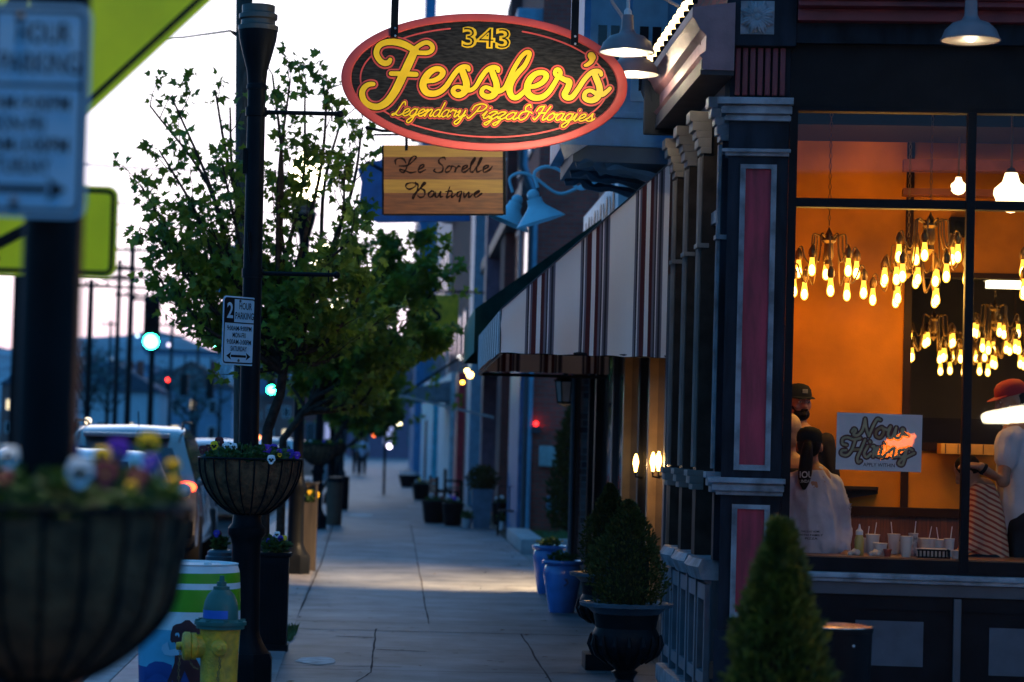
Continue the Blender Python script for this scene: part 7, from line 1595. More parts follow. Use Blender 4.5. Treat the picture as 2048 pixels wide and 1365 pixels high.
# glowing globes standing in for barn lamp reflections in the transom
for i, (a, b, r, d) in enumerate(((2022, 385, .115, .75), (1917, 372, .055, 1.9))):
    p = IN(a, b, d); t = thing('pendant_lamp', p, ['large milky glass pendant glowing white at the upper right window', 'small milky glass pendant peeking beside the mullion'][i], 'pendant lamp', group='milky glass pendants'); k = r
    g = MB(); g.lathe([(k * .35, k * 1.1), (k * .42, k * .85), (k * .5, k * .6), (k * .95, k * .2), (k, -k * .1), (k * .85, -k * .45), (k * .95, -k * .6), (k * .6, -k * 1.0), (k * .2, -k * 1.15), (0, -k * 1.2)], 20); g.build('glass', emat('milk_glass_lit', (1, .78, .42), 3.2), t, local=True); g = MB(); g.tube([(0, 0, k * 1.1), (0, 0, 1.0)], .008, 6); g.lathe([(k * .3, k * 1.1), (k * .2, k * 1.35), (.01, k * 1.4)], 10); g.build('cord', M_bronze, t, local=True)
p = IN(2035, 567, 5.5); t = thing('ceiling_tube_light', p, 'flat white ceiling light glowing in the back room at the right edge', 'ceiling light'); g = MB(); g.box((-.20, 0, -.03), (.5, .3, .03)); g.build('diffuser', emat('tube_white', (1, .85, .5), 4), t, local=True); g = MB(); g.box((-.22, -.01, .03), (.52, .31, .06)); g.tube([(.1, .1, .06), (.1, .1, 1.2)], .01, 5); g.build('casing', M_white, t, local=True)
p = IN(1912, 455, D1 - .1); t = thing('wall_speaker', p, 'small black speaker high on the orange wall beside the mullion', 'speaker', rz=TA); g = MB(); g.box((-.05, -.09, -.07), (.07, .09, .07), bev=.01); g.build('cabinet', M_black, t, local=True); g = MB(); g.lathe([(.04, 0), (.03, .004)], 14, X=Matrix.Translation((.01, -.091, 0)) @ Matrix.Rotation(R(90), 4, 'X')); g.build('cone', M_iron, t, local=True)
light('room_glow', 'POINT', IN(1760, 560, 1.9), 12, (1, .48, .13), bpy.data.objects['chandelier'], .5)  # added hidden point light that brightens the room, no fixture here

# ================================================================ poster on the glass
a, b, c2 = IN(1671, 939, .034), IN(1842, 945, .034), IN(1674, 825, .034)
t = thing('hiring_poster', a, 'white poster reading Now Hiring Apply Within in brown script, taped inside the window', 'poster', rz=TA)
Xp = (b - a).normalized(); Zp = (c2 - a); Wp, Hp = (b - a).length, Zp.length; Zp = (Zp - Xp * Zp.dot(Xp)).normalized(); Np = Xp.cross(Zp)
def pp(u, v, o=0): return a + Xp * (u * Wp) + Zp * (v * Hp) + Np * o
g = MB(); g.prism([pp(0, 0), pp(1, 0), pp(1, 1), pp(0, 1)], -Np * .002); g.build('paper', mat('poster_paper', (.66, .70, .80), .7, var=.04), t, smooth=0)
def pq(x, y): return pp((x - 115) / 1800, 1 - (y - 70) / 1180, .0006)
NH = [[(440, 460), (480, 400), (520, 440), (470, 520), (560, 530), (660, 420), (710, 200)], [(710, 190), (740, 380), (800, 540)], [(800, 540), (880, 330), (960, 190), (1030, 200)],
 [(1060, 350), (960, 420), (950, 530), (1040, 560), (1110, 450), (1070, 350)], [(1090, 370), (1190, 400), (1250, 330)], [(1250, 330), (1200, 500), (1280, 560), (1370, 350)], [(1370, 350), (1350, 520), (1430, 560), (1530, 400), (1490, 370), (1500, 460), (1620, 500)],
 [(330, 740), (250, 720), (250, 620), (350, 580), (480, 620), (620, 590)], [(510, 640), (450, 830), (350, 950), (230, 930), (240, 860), (320, 850)], [(720, 620), (640, 820), (570, 1000), (590, 1090), (640, 1060)], [(470, 830), (650, 820)],
 [(780, 750), (710, 900), (760, 980), (850, 900)], [(820, 650), (830, 665)], [(880, 750), (920, 760), (900, 960)], [(900, 860), (1000, 760), (960, 920), (1040, 960)], [(1080, 760), (1050, 920), (1100, 970), (1180, 880)], [(1130, 680), (1140, 690)],
 [(1210, 770), (1220, 800), (1190, 960)], [(1210, 870), (1320, 770), (1340, 830), (1310, 950), (1400, 950)], [(1560, 790), (1450, 820), (1440, 930), (1540, 930), (1590, 800)], [(1600, 780), (1570, 960), (1520, 1110), (1440, 1090), (1500, 1000), (1760, 860)], [(1640, 760), (1720, 800)]]
pk_ = Wp / 1800
for nm, w_, hh_, m_ in (('lettering_outline', 118, .0008, mat('poster_maroon', (.10, .03, .03), .7)), ('lettering', 50, .0032, mat('poster_gold', (.30, .20, .10), .7))):
    g = MB()
    for st in NH: stroke_mb(g, [pq(*q_) for q_ in st], w_ * pk_, Xp, Zp, hh_, 5)
    g.build(nm, m_, t)
g = MB(); text_mb(g, 'APPLY WITHIN', pq(695, 1168), Xp, Zp, 665 * pk_, 78 * pk_, .0015, .01); g.build('small_print', mat('print_navy', (.02, .03, .07), .6), t, smooth=0)

# ================================================================ table with drinks
t = thing('window_table', IN(1800, 1118, .5), 'long wooden table just behind the shop window', 'table', rz=TA); TZ = IN(1800, 1113, .40).z
g = MB(FW); g.box((.42, .16, TZ - .04), (3.0, .95, TZ)); g.build('table_top', mat('table_wood', (.20, .10, .05), .4), t); 
for u_ in (.6, 2.8): g = MB(FW); g.box((u_, .5, FLZ), (u_ + .08, .58, TZ - .04)); g.build('leg', M_iron, t)
def cup(px_, d, r, h_, m, lab, nm='paper_cup', straw=True, cat='cup', open_=True, seed=0):
    p = IN(px_, 1105, d); p.z = TZ; t = thing(nm, p, lab, cat); g = MB(); g.lathe([(r * .72, .001), (r * .76, .01), (r, h_), (r * 1.06, h_ + .002), (r * 1.06, h_ + .008), (r * .9, h_ + .006)] + ([] if open_ else [(0, h_ + .01)]), 20); g.build('cup', m, t, local=True)
    if straw: g = MB(); g.tube([(0, 0, h_ * .3), (r * .5 * (-1) ** seed, 0, h_ + .085)], .003, 6); g.build('straw', M_white, t, local=True)
    return t
M_pap = mat('paper_cup_white', (.70, .66, .64), .6, var=.05); M_prt = mat('printed_cup', (.72, .70, .72), .5, col2=(.08, .08, .10), scale=30)
cup(1745, .62, .045, .12, M_pap, 'open white paper cup beside the squeeze bottle'); cup(1760, .35, .045, .075, M_pap, 'low white tub in front of the first paper cup', straw=False, nm='paper_tub'); cup(1787, .66, .040, .125, M_pap, 'white cup with a thin straw behind the printed cup', seed=1)
cup(1812, .30, .040, .125, M_pap, 'tall pale cup standing nearest the glass', straw=False); cup(1826, .45, .030, .14, M_prt, 'tall black and white printed cup'); cup(1853, .60, .060, .105, M_pap, 'wide white bowl with straws to the right of the printed cup', nm='paper_bowl'); cup(1880, .62, .052, .10, M_pap, 'white bowl nearest the mullion', seed=1, nm='paper_bowl')
for i, (a_, d_, r_, h_, lab) in enumerate(((1732, .75, .035, .09, 'short paper cup at the back of the table above the first cup'), (1800, .80, .050, .07, 'broad paper bowl at the back of the table behind the tall cups'), (1840, .33, .028, .05, 'tiny sauce pot in front of the printed cup'), (1775, .28, .026, .04, 'tiny sauce pot in front of the low white tub'), (1898, .55, .034, .11, 'paper cup touching the mullion at the end of the table'), (1912, .30, .030, .045, 'small sauce pot at the foot of the mullion'))):
    cup(a_, d_, r_, h_, M_pap if i != 3 else mat('sauce_pot_red', (.35, .06, .03), .5), lab, nm='paper_cup' if h_ > .06 else 'sauce_pot', straw=h_ > .085, seed=i)
p = IN(1718, 1105, .34); p.z = TZ; t = thing('squeeze_bottle', p, 'squeeze bottle of yellow sauce with a white pointed cap', 'bottle'); g = MB(); g.lathe([(.028, .001), (.031, .01), (.031, .10), (.022, .13)], 18); g.build('bottle', mat('yellow_sauce', (.55, .42, .10), .35), t, local=True); g = MB(); g.lathe([(.024, .13), (.024, .155), (.010, .17), (.004, .20)], 16); g.build('cap', M_white, t, local=True)
p = IN(1865, 1105, .30); p.z = TZ; t = thing('cutlery_basket', p, 'low dark open basket on the table below the bowls', 'basket', rz=TA); g = MB()
for k in range(9): g.box((-.095 + k * .024, -.05, 0), (-.085 + k * .024, -.045, .045)); g.box((-.095 + k * .024, .045, 0), (-.085 + k * .024, .05, .045))
g.box((-.1, -.052, .045), (.108, -.043, .055)); g.box((-.1, .043, .045), (.108, .052, .055)); g.box((-.1, -.052, 0), (.108, .052, .008)); g.build('slats', M_black, t, local=True); g = MB(); g.box((-.08, -.035, .01), (.09, .035, .06), bev=.01); g.build('napkins', M_pap, t, local=True)
for i, (a_, d_) in enumerate(((1700, .3), (1742, .28))): p = IN(a_, 1105, d_); p.z = TZ; t = tag(MB(Matrix.Translation(p)).limb([(0, 0, .012), (.05, .01, .02)], (.018, .022), 8).limb([(.02, -.02, .02), (.03, .02, .03)], (.014, .016), 8).build('crumpled_napkin', M_pap, remesh=.006), ['crumpled white napkin left of the squeeze bottle', 'crumpled white napkin between bottle and tub'][i], 'napkin')

# ================================================================ people
M_skin = mat('skin', (.36, .17, .10), .5, var=.06); M_skin2 = mat('skin_ruddy', (.34, .15, .10), .5, var=.06); M_hair = mat('dark_hair', (.012, .008, .006), .5, scale=30); M_blond = mat('fair_hair', (.42, .27, .15), .5, scale=30)
M_capk = mat('dark_cap', (.012, .015, .017), .8); M_capr = mat('red_cap', (.30, .003, .010), .7); M_sweat = mat('pale_sweatshirt', (.52, .52, .64), .9, bump=.9, bscale=7, var=.10); M_tee = mat('white_tee', (.58, .54, .58), .85, bump=.7, bscale=8, var=.05); M_jean = mat('black_trousers', (.02, .02, .025), .8); M_jack = mat('black_jacket', (.03, .025, .022), .8)
def frame(p, yaw, k=1.0): return Matrix.Translation(p) @ rotz(yaw) @ Matrix.Scale(k, 4)   # local: face looks to -y
def head(g, X):
    g.ell((0, .01, .02), (.076, .096, .105), X, 18, 12); g.ell((0, -.030, -.045), (.056, .062, .062), X, 14, 9); g.ell((0, -.066, -.086), (.026, .022, .02), X)      # skull, jaw, chin
    g.limb([(0, -.086, .012), (0, -.104, -.024)], (.011, .015), 10, X); g.ell((-.012, -.096, -.030), (.011, .012, .008), X); g.ell((.012, -.096, -.030), (.011, .012, .008), X)
    for s_ in (-1, 1):
        g.ell((s_ * .031, -.077, .004), (.016, .010, .009), X); g.ell((s_ * .030, -.083, .022), (.020, .008, .005), X); g.ell((s_ * .080, .008, -.01), (.010, .020, .032), X); g.ell((s_ * .042, -.060, -.025), (.022, .02, .02), X)
    g.ell((0, -.088, -.055), (.022, .009, .005), X); g.ell((0, -.086, -.064), (.019, .009, .006), X)
def face_bits(t, X, beard=None):
    g = MB()
    for s_ in (-1, 1): g.ell((s_ * .031, -.086, .003), (.011, .005, .006), X, 10, 6)
    g.build('eyes', mat('eye_white', (.6, .58, .55), .3), t); g = MB()
    for s_ in (-1, 1): g.ell((s_ * .031, -.0905, .003), (.005, .002, .005), X, 8, 5); g.ell((s_ * .031, -.090, .024), (.018, .004, .0035), X, 8, 5)
    g.build('brows_and_pupils', M_hair, t)
    if beard:
        g = MB(); g.ell((0, -.045, -.075), (.057, .052, .045), X, 14, 9); g.limb([(-.055, -.035, -.03), (0, -.088, -.080), (.055, -.035, -.03)], (.014, .02, .014), 8, X); g.limb([(-.022, -.096, -.046), (.022, -.096, -.046)], (.007, .007), 8, X); g.build('beard', beard, t, remesh=.006)
def cap(t, X, m, brim=True, back=False):
    g = MB(); n = 20; rings = []
    for f, z in ((1.0, .030), (1.02, .055), (.95, .088), (.74, .113), (.38, .126), (.02, .130)):
        rings.append([X @ Vector((.084 * f * math.cos(2 * PI * i / n), .012 + .104 * f * math.sin(2 * PI * i / n), z)) for i in range(n)])
    g.loft(rings); c = g.build('cap', m, t, smooth=60)
    if brim:
        s_ = 1 if back else -1; g = MB(); A = []; Bq = []
        for i in range(9): a = PI * i / 8; A.append(X @ Vector((.076 * math.cos(a), s_ * (.07 + .085 * math.sin(a)), .036 - .012 * math.sin(a) - .006 * abs(math.cos(a))))); Bq.append(X @ Vector((.078 * math.cos(a), s_ * (.045 + .03 * math.sin(a)), .038)))
        g.loft([A, Bq, [p + Vector((0, 0, .004)) for p in Bq], [p + Vector((0, 0, .004)) for p in A], A], cap=False, closed=False); g.build('brim', m, c, smooth=60)
def handm(g, w, d, up, s=1.0, curl=.5):
    """palm with four fingers and a thumb; w wrist, d pointing direction, up back-of-hand normal"""
    d = Vector(d).normalized(); up = Vector(up); up = (up - d * up.dot(d)).normalized(); sd = d.cross(up)
    g.limb([w, w + d * .05 * s + sd * .012 * s], (.024 * s, .022 * s), 10); g.limb([w + d * .035 * s - sd * .022 * s, w + d * .085 * s - sd * .026 * s], (.015 * s, .013 * s)); g.limb([w + d * .035 * s + sd * .02 * s, w + d * .085 * s + sd * .026 * s], (.015 * s, .013 * s)); g.limb([w + d * .06 * s, w + d * .088 * s], (.018 * s, .014 * s))
    for k, L in ((-1.5, .055), (-.5, .068), (.5, .072), (1.5, .062)):
        b = w + d * .088 * s + sd * (k * .0185 * s); m1 = b + (d * math.cos(curl * .5) - up * math.sin(curl * .5)) * L * .5 * s; m2 = m1 + (d * math.cos(curl * 1.4) - up * math.sin(curl * 1.4)) * L * .5 * s
        g.limb([b, m1, m2], (.0095 * s, .0085 * s, .0072 * s), 8)
    b = w + d * .03 * s + sd * .026 * s; g.limb([b, b + (d * .6 + sd * .7 - up * .3).normalized() * .035 * s, b + (d * 1.0 + sd * .55 - up * .6).normalized() * .065 * s], (.014 * s, .011 * s, .009 * s), 8)

# bearded man with dark cap
d0 = 1.75; hp = IN(1598, 806, d0); X = frame(hp, R(22) + TA, 1.06)
t = thing('person', (hp.x, hp.y, FLZ), 'bearded man in a dark cap and black jacket standing behind the corner pillar', 'person')
fz = FLZ; dn = Vector((0, 0, -1)); sh = hp + dn * .25
g = MB(); head(g, X); g.limb([hp + dn * .05, sh], (.055, .062)); g.limb([sh, sh + dn * .3, sh + dn * .55], (.13, .14, .14)); 
hL = [sh + Vector((-.19, 0, -.02)), sh + Vector((-.25, .0, -.3)), sh + Vector((-.12, -.2, -.42))]; hR = [sh + Vector((.19, 0, -.02)), sh + Vector((.25, .0, -.3)), sh + Vector((.14, -.2, -.42))]
for A in (hL, hR): g.limb(A, (.05, .04, .028)); handm(g, A[2], (0, -1, 0), (0, 0, 1))
hipz = sh + dn * .55
for s_ in (-1, 1): g.limb([hipz + Vector((s_ * .09, 0, 0)), hipz + Vector((s_ * .11, 0, -.40)), Vector((hp.x + s_ * .12, hp.y + .02, fz + .08)), Vector((hp.x + s_ * .12, hp.y - .14, fz + .04))], (.085, .06, .042, .035))
g.build('body', M_skin2, t, remesh=.009); face_bits(t, X, M_hair); cap(t, X, M_capk)
g = MB(X); g.box((-.018, -.101, .062), (.018, -.094, .088), bev=.002); g.build('cap_badge', M_trim, t)
g = MB(); g.limb([sh + Vector((-.17, 0, -.03)), sh + Vector((.17, 0, -.03))], (.07, .07)); g.limb([sh + dn * .08, sh + dn * .3, sh + dn * .6], (.15, .165, .16)); g.limb([hp + dn * .20, sh + dn * .05], (.07, .1))
for A in (hL, hR): g.limb(A[:2] + [A[1].lerp(A[2], .85)], (.068, .055, .042))
g.build('jacket', M_jack, t, remesh=.012, folds=.012)
g = MB()
for s_ in (-1, 1): g.limb([hipz + Vector((s_ * .09, 0, 0)), hipz + Vector((s_ * .11, 0, -.40)), Vector((hp.x + s_ * .12, hp.y + .02, fz + .09))], (.10, .075, .06))
g.build('trousers', M_jean, t, remesh=.015)

# fair haired person, only a sliver of the head beside the pillar
d0 = 1.15; hp = IN(1577, 868, d0); X = frame(hp, R(190) + TA, .98); sh = hp + dn * .24
t = thing('person', (hp.x, hp.y, FLZ), 'fair haired person mostly hidden behind the corner pillar, seen from behind', 'person')
g = MB(); head(g, X); g.limb([hp, sh], (.05, .058)); g.limb([sh + Vector((-.15, 0, -.03)), sh + Vector((.15, 0, -.03))], (.05, .05)); g.limb([sh, sh + dn * .5], (.13, .14))
for s_ in (-1, 1):
    A = [sh + Vector((s_ * .17, 0, -.03)), sh + Vector((s_ * .2, .02, -.3)), sh + Vector((s_ * .1, .2, -.40))]; g.limb(A, (.045, .038, .026)); handm(g, A[2], (0, 1, 0), (0, 0, 1)); g.limb([sh + Vector((s_ * .08, 0, -.5)), sh + Vector((s_ * .1, .0, -.85)), Vector((hp.x + s_ * .1, hp.y, fz + .04))], (.08, .055, .04))
g.build('body', M_skin, t, remesh=.010)
g = MB(); g.ell((0, .03, .035), (.086, .095, .108), X, 16, 10); g.ell((0, .06, -.02), (.07, .06, .08), X); g.build('hair', M_blond, t, remesh=.008)
g = MB(); g.limb([sh + Vector((-.15, 0, -.03)), sh + Vector((.15, 0, -.03))], (.065, .065)); g.limb([sh + dn * .05, sh + dn * .55], (.145, .155)); g.build('shirt', M_jack, t, remesh=.013)

# woman with ponytail, seen from behind
d0 = .62; hp = IN(1619, 893, d0); X = frame(hp, R(172) + TA, 1.0); t = thing('person', (hp.x + .02, hp.y, FLZ), 'woman seen from behind in a pale printed sweatshirt, dark cap and ponytail', 'person')
sh = IN(1628, 962, d0); S1, S2 = IN(1584, 966, d0), IN(1670, 968, d0 + .02); hips = IN(1636, 1100, d0 + .02)
eL, eR = IN(1570, 1070, d0 + .02), IN(1688, 1060, d0 + .03); wL, wR = IN(1590, 1120, d0 - .22), IN(1692, 1108, d0 - .10)
g = MB(); head(g, X); g.limb([hp + dn * .03, sh], (.048, .055)); g.limb([S1, sh, S2], (.045, .06, .045)); g.limb([sh, IN(1634, 1030, d0), hips], (.12, .13, .14)); g.limb([S1, eL, wL], (.045, .036, .026)); g.limb([S2, eR, wR], (.045, .036, .026)); handm(g, wL, (.3, -1, -.1), (0, 0, 1)); handm(g, wR, (-.2, -1, -.1), (0, 0, 1))
for s_ in (-1, 1): g.limb([hips + Vector((s_ * .08, 0, -.02)), hips + Vector((s_ * .1, .0, -.36)), Vector((hips.x + s_ * .1, hips.y + .02, fz + .05))], (.09, .06, .045))
g.build('body', M_skin, t, remesh=.009); cap(t, X, M_capk)
g = MB(); g.ell((0, .022, .020), (.080, .098, .100), X, 16, 10)
pts = [X @ Vector((0, .10, .03)), X @ Vector((.0, .135, -.02)), IN(1612, 925, d0 - .13), IN(1609, 955, d0 - .125), IN(1608, 975, d0 - .13)]
g.limb(catmull(pts, 3), [.022, .028, .032, .036, .040, .044, .045, .046, .046, .042, .036, .028, .018], 12); g.build('hair', M_hair, t, remesh=.006)
g = MB(); g.limb([S1, IN(1605, 957, d0), sh, IN(1648, 957, d0), S2], (.058, .058, .066, .058, .058)); g.limb([sh + dn * .02, IN(1634, 1030, d0), IN(1638, 1080, d0), hips], (.13, .150, .165, .160)); 
g.limb([IN(1600, 985, d0), IN(1604, 1060, d0), IN(1608, 1095, d0)], (.09, .11, .10)); g.limb([IN(1655, 985, d0), IN(1655, 1050, d0), IN(1658, 1092, d0)], (.09, .10, .10))
g.limb([S1, eL, wL.lerp(eL, .15)], (.066, .058, .04)); g.limb([S2, IN(1684, 1012, d0 - .02), eR, wR.lerp(eR, .12)], (.062, .060, .056, .036)); g.build('sweatshirt', M_sweat, t, remesh=.010, folds=.016)
tx0 = IN(1583, 962, d0 - .20); Xt = (IN(1640, 962, d0 - .20) - IN(1583, 962, d0 - .20)).normalized()
def onback(x, y, w, h_, s_, m, nm):
    # lettering wrapped to the cloth of the sweatshirt
    g = MB(); text_mb(g, s_, IN(x, y, d0 - .35), Xt, (0, 0, 1), w * .0033, h_ * .0033, 0, .012)
    sw_ = [c for c in t.children if c.name.startswith('sweatshirt')][0]; hr_ = [c for c in t.children if c.name.startswith('hair')][0]; inv = WM[t.name].inverted()
    out = []
    dr = (inv.to_3x3() @ Vector((math.sin(R(8)), math.cos(R(8)), 0))).normalized()
    for v in g.v:
        o_ = inv @ v; best = None
        for ob in (sw_, hr_):
            ok, loc, nn, _ = ob.ray_cast(o_, dr)
            if ok and (best is None or (loc - o_).length < (best - o_).length): best = loc
        out.append((WM[t.name] @ best - Vector((math.sin(R(8)), math.cos(R(8)), 0)) * .004) if best is not None else v + Vector((math.sin(R(8)), math.cos(R(8)), 0)) * .2)
    g.v = out; g.build(nm, m, t, smooth=0, fix=False)
onback(1593, 957, 34, 13, 'HOU', mat('print_pale', (.62, .60, .60), .7), 'back_print'); onback(1597, 967, 28, 6, 'SUNDAY', mat('print_pale', (.62, .60, .60), .7), 'back_print')
onback(1604, 1068, 36, 4, 'THIS IS AT HOME', M_sk, 'back_print'); onback(1598, 1075, 48, 4, 'WITH FAMILY', M_sk, 'back_print'); onback(1612, 1082, 24, 4, 'PIZZA', M_sk, 'back_print')
g = MB()
for s_ in (-1, 1): g.limb([hips + Vector((s_ * .08, 0, -.05)), hips + Vector((s_ * .1, .0, -.36)), Vector((hips.x + s_ * .1, hips.y + .02, fz + .06))], (.11, .075, .06))
g.build('trousers', M_jean, t, remesh=.015)

# man in the red cap
d0 = .95; hp = IN(2021, 800, d0); X = frame(hp, R(-72) + TA, 1.04) @ Matrix.Rotation(R(16), 4, 'X')
t = thing('person', (hp.x + .1, hp.y, FLZ), 'man in a red cap and white t-shirt looking down at the right edge', 'person')
sh = IN(2045, 868, d0); S1, S2 = IN(2018, 880, d0 - .14), IN(2075, 880, d0 + .12); hips = IN(2048, 1060, d0)
e1, w1 = IN(2006, 962, d0 - .20), IN(1962, 934, d0 - .24); e2, w2 = IN(2035, 975, d0 + .14), IN(1975, 945, d0 - .02)
g = MB(); head(g, X); g.limb([hp + dn * .03 + Vector((.02, 0, 0)), sh], (.062, .068)); g.limb([sh, IN(2048, 960, d0), hips], (.14, .155, .15)); g.limb([S1, e1, w1], (.056, .046, .030)); g.limb([S2, e2, w2], (.056, .046, .030)); handm(g, w1, (-1, -.1, .12), (0, -.3, 1), 1.0, .6); handm(g, w2, (-1, -.2, .10), (0, -.3, 1), 1.0, .7)
for s_ in (-1, 1): g.limb([hips + Vector((s_ * .02, s_ * .09, 0)), hips + Vector((0, s_ * .1, -.40)), Vector((hips.x, hips.y + s_ * .12, fz + .07)), Vector((hips.x - .14, hips.y + s_ * .12, fz + .04))], (.09, .065, .045, .035))
g.build('body', M_skin, t, remesh=.007); face_bits(t, X, mat('stubble', (.14, .07, .045), .7)); cap(t, X, M_capr)
g = MB(); g.ell((0, .03, .0), (.078, .09, .075), X, 14, 9); g.build('hair', M_hair, t, remesh=.008)
g = MB(); g.limb([S1, sh, S2], (.085, .095, .085)); g.limb([sh + dn * .04, IN(2046, 950, d0), IN(2044, 1020, d0), IN(2046, 1052, d0)], (.155, .175, .17, .165)); g.limb([S1, S1.lerp(e1, .45)], (.088, .082)); g.limb([S2, S2.lerp(e2, .45)], (.088, .082)); g.build('tshirt', M_tee, t, remesh=.010, folds=.013)
g = MB(); p_ = w1.lerp(e1, .12); X1 = Matrix.Translation(p_) @ (w1 - e1).to_track_quat('Z', 'Y').to_matrix().to_4x4(); g.lathe([(.032, -.012), (.036, -.01), (.036, .01), (.032, .012)], 16, X=X1); g.ell((0, -.036, 0), (.018, .008, .018), X1); g.build('wrist_watch', M_black, t)
g = MB()
for s_ in (-1, 1): g.limb([hips + Vector((s_ * .0, s_ * .07, .02)), hips + Vector((0, s_ * .1, -.40)), Vector((hips.x, hips.y + s_ * .12, fz + .1))], (.14, .09, .07))
g.build('trousers', M_jean, t, remesh=.014)

# seated child in stripes
d0 = .80; M_stripe = bpy.data.materials.new('striped_jersey'); M_stripe.use_nodes = True; tt = M_stripe.node_tree; bb = tt.nodes['Principled BSDF']; bb.inputs['Roughness'].default_value = .85
tcn = N(tt, 'ShaderNodeTexCoord'); wv = N(tt, 'ShaderNodeTexWave', wave_type='BANDS', bands_direction='Z'); wv.inputs['Scale'].default_value = 9.5; wv.inputs['Distortion'].default_value = 1.4; wv.inputs['Detail Scale'].default_value = .7; mp_ = N(tt, 'ShaderNodeMapping'); mp_.inputs['Rotation'].default_value = (0, R(-24), 0); tt.links.new(tcn.outputs['Object'], mp_.inputs[0]); tt.links.new(mp_.outputs[0], wv.inputs[0])
ra = N(tt, 'ShaderNodeValToRGB'); ra.color_ramp.interpolation = 'CONSTANT'; ra.color_ramp.elements[0].color = (.78, .42, .24, 1); ra.color_ramp.elements[1].position = .60; ra.color_ramp.elements[1].color = (.42, .05, .02, 1); tt.links.new(wv.outputs[0], ra.inputs[0]); tt.links.new(ra.outputs[0], bb.inputs['Base Color'])
sh = IN(1964, 985, d0); hp = IN(1935, 945, d0 - .02); hips = IN(1975, 1130, d0); t = thing('person', (hips.x, hips.y, FLZ), 'child in an orange striped jersey bending over the table behind the mullion', 'person'); X = frame(hp, R(-95) + TA, .88) @ Matrix.Rotation(R(35), 4, 'X')
S1, S2 = IN(1958, 985, d0 - .11), IN(1975, 985, d0 + .11); e1, w1 = IN(1950, 1085, d0 - .13), IN(1920, 1108, d0 - .18); e2, w2 = IN(1955, 1085, d0 + .1), IN(1915, 1105, d0 + .05)
g = MB(); head(g, X); g.limb([hp, sh], (.04, .05)); g.limb([sh, IN(1972, 1060, d0), hips], (.10, .11, .12)); g.limb([S1, e1, w1], (.038, .03, .022)); g.limb([S2, e2, w2], (.038, .03, .022)); handm(g, w1, (-1, -.1, -.1), (0, 0, 1), .8); handm(g, w2, (-1, .1, -.1), (0, 0, 1), .8)
for s_ in (-1, 1): g.limb([hips + Vector((0, s_ * .08, 0)), hips + Vector((-.30, s_ * .09, -.02)), Vector((hips.x - .32, hips.y + s_ * .09, fz + .05)), Vector((hips.x - .42, hips.y + s_ * .09, fz + .03))], (.075, .055, .04, .03))
g.build('body', M_skin, t, remesh=.008); g = MB(); g.ell((0, .02, .03), (.084, .10, .10), X, 16, 10); g.build('hair', M_hair, t, remesh=.008)
g = MB(); g.limb([S1, sh, S2], (.062, .075, .062)); g.limb([sh + dn * .02, IN(1970, 1040, d0), IN(1974, 1090, d0), hips], (.115, .135, .14, .14)); g.limb([S1, e1, w1.lerp(e1, .3)], (.058, .052, .04)); g.limb([S2, e2, w2.lerp(e2, .3)], (.058, .052, .04)); g.build('jersey', M_stripe, t, remesh=.010, folds=.012)
g = MB()
for s_ in (-1, 1): g.limb([hips + Vector((0, s_ * .08, 0)), hips + Vector((-.30, s_ * .09, -.02)), Vector((hips.x - .32, hips.y + s_ * .09, fz + .1))], (.095, .07, .05))
g.build('trousers', M_jean, t, remesh=.014)
t = thing('stool', (hips.x, hips.y, FLZ), 'dark round stool under the child in the striped jersey', 'stool'); hz = hips.z - FLZ - .09; g = MB(); g.lathe([(.17, hz - .04), (.17, hz), (.02, hz + .005)], 20); g.build('seat', M_brown, t, local=True)
for k in range(4): a_ = PI / 4 + k * PI / 2; g = MB(); g.tube([(.12 * math.cos(a_), .12 * math.sin(a_), hz - .04), (.18 * math.cos(a_), .18 * math.sin(a_), 0)], .014, 6); g.build('leg', M_iron, t, local=True)

# two walkers at the far end of the pavement
for i, (px_, pyb, shirt, lab) in enumerate(((712, 951, M_navy, 'tiny distant figure in dark clothes walking at the far end of the pavement'), (724, 953, mat('pale_shirt_far', (.5, .5, .62), .8), 'tiny distant figure in a pale shirt beside the dark one'))):
    c = G(px_, pyb); t = thing('person', c, lab, 'person'); s_ = Vector(c); g = MB(); X = frame(s_ + Vector((0, 0, 1.60)), R(20)); head(g, X); up_ = lambda x, y, z: s_ + Vector((x, y, z))
    g.limb([up_(0, 0, 1.55), up_(0, 0, 1.42)], (.055, .06)); g.limb([up_(0, 0, 1.38), up_(0, 0, 1.15), up_(0, 0, .95)], (.13, .13, .14)); g.limb([up_(-.17, 0, 1.40), up_(.17, 0, 1.40)], (.06, .06))
    for q_ in (-1, 1): g.limb([up_(q_ * .2, 0, 1.38), up_(q_ * .25, -.05 * q_, 1.1), up_(q_ * .24, -.15 * q_, .86)], (.05, .042, .03)); g.limb([up_(q_ * .09, 0, .92), up_(q_ * .1, -.12 * q_, .5), up_(q_ * .1, .06 * q_, .08), up_(q_ * .1, .06 * q_ - .14, .04)], (.085, .06, .045, .035)); handm(g, up_(q_ * .24, -.15 * q_, .86), (0, 0, -1), (q_, 0, 0))
    g.build('body', M_skin, t, remesh=.012); g = MB(); g.ell((0, .02, .03), (.084, .10, .10), X); g.build('hair', M_hair, t, remesh=.012); g = MB(); g.limb([up_(0, 0, 1.38), up_(0, 0, 1.15), up_(0, 0, .95)], (.15, .155, .155)); g.limb([up_(-.19, 0, 1.38), up_(.19, 0, 1.38)], (.075, .075))
    for q_ in (-1, 1): g.limb([up_(q_ * .2, 0, 1.38), up_(q_ * .25, -.05 * q_, 1.1)], (.065, .055))
    g.build('shirt', shirt, t, remesh=.02); g = MB()
    for q_ in (-1, 1): g.limb([up_(q_ * .08, 0, .95), up_(q_ * .1, -.12 * q_, .5), up_(q_ * .1, .06 * q_, .12)], (.11, .08, .06))
    g.build('trousers', M_jean, t, remesh=.02)

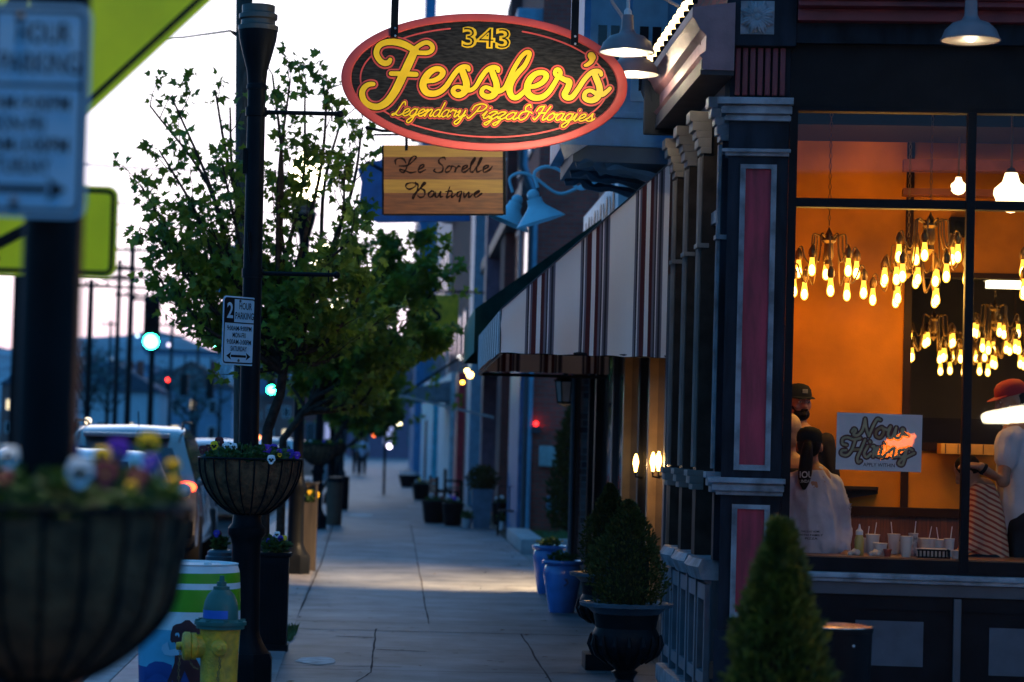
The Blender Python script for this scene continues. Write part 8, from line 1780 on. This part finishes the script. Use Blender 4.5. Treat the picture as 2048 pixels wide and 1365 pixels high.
# ================================================================ unseen lamps, added and shaped for their reflections in the shop window
def mirrored(px_, py_, depth):
    """where a real lamp must stand for its image to appear at this spot of the glass"""
    v = IN(px_, py_, depth); l = FWI @ v; return FW @ Vector((l.x, .06 - l.y, l.z))
a, b = mirrored(1762, 908, 5.5), mirrored(1828, 872, 5.5); c = (a + b) / 2
t = thing('amber_beacon', (c.x, c.y, -.12), 'amber street beacon mirrored as an orange flame over the window poster', 'beacon'); g = MB(); g.limb([a, a.lerp(b, .35), a.lerp(b, .75), b], (.035, .085, .07, .02), 14); g.build('lens', emat('amber_glow', (1, .17, .01), 42), t); g = MB(); g.tube([c, (c.x, c.y, -.12)], .04, 8); g.build('post', M_iron, t)
a, b = mirrored(1974, 836, 5.5), mirrored(2075, 826, 5.5); c = (a + b) / 2
t = thing('tube_street_light', (c.x, c.y, -.12), 'white tube light mirrored as a bright bar in front of the red capped man', 'street light'); g = MB(); g.limb([a, a.lerp(b, .5), b], (.05, .075, .075), 14); g.build('tube', emat('tube_glow', (1, .86, .60), 60), t); g = MB(); g.tube([c, (c.x, c.y, -.12)], .04, 8); g.build('post', M_iron, t)

# the house across the side street, behind the viewer (its dark face is what the shop window mirrors)
t = thing('street_building', (-4, -24, 0), 'dark brick house across the side street, behind the viewer', 'building')
g = MB(); g.box((-16, -34, -.15), (11, -24, 7.5)); g.build('wall', M_brickd, t); g = MB(); g.box((-16.3, -34, 7.5), (11.3, -23.7, 7.9)); g.build('cornice', M_navy, t)
for i in range(6):
    for z in (1.0, 4.4): g = MB(); g.box((-14 + i * 4.2, -24, z), (-12.6 + i * 4.2, -23.94, z + 2)); f_ = g.build('window', M_slate, t); g = MB(); g.box((-13.9 + i * 4.2, -23.94, z + .1), (-12.7 + i * 4.2, -23.93, z + 1.9)); g.build('pane', M_dglass, f_)

# ================================================================ dusk haze down the street
g = MB(); g.box((-420, -65, -1.6), (120, 1000, 60)); o = g.build('haze', None, smooth=0); tag(o, kind='stuff')
hm = bpy.data.materials.new('dusk_haze'); hm.use_nodes = True; tt = hm.node_tree; tt.nodes.clear(); ho = N(tt, 'ShaderNodeOutputMaterial'); hv = N(tt, 'ShaderNodeVolumePrincipled'); hv.inputs['Color'].default_value = (.62, .80, 1.0, 1); hv.inputs['Density'].default_value = 0.00012; tt.links.new(hv.outputs[0], ho.inputs['Volume'])
o.data.materials.clear(); o.data.materials.append(hm)
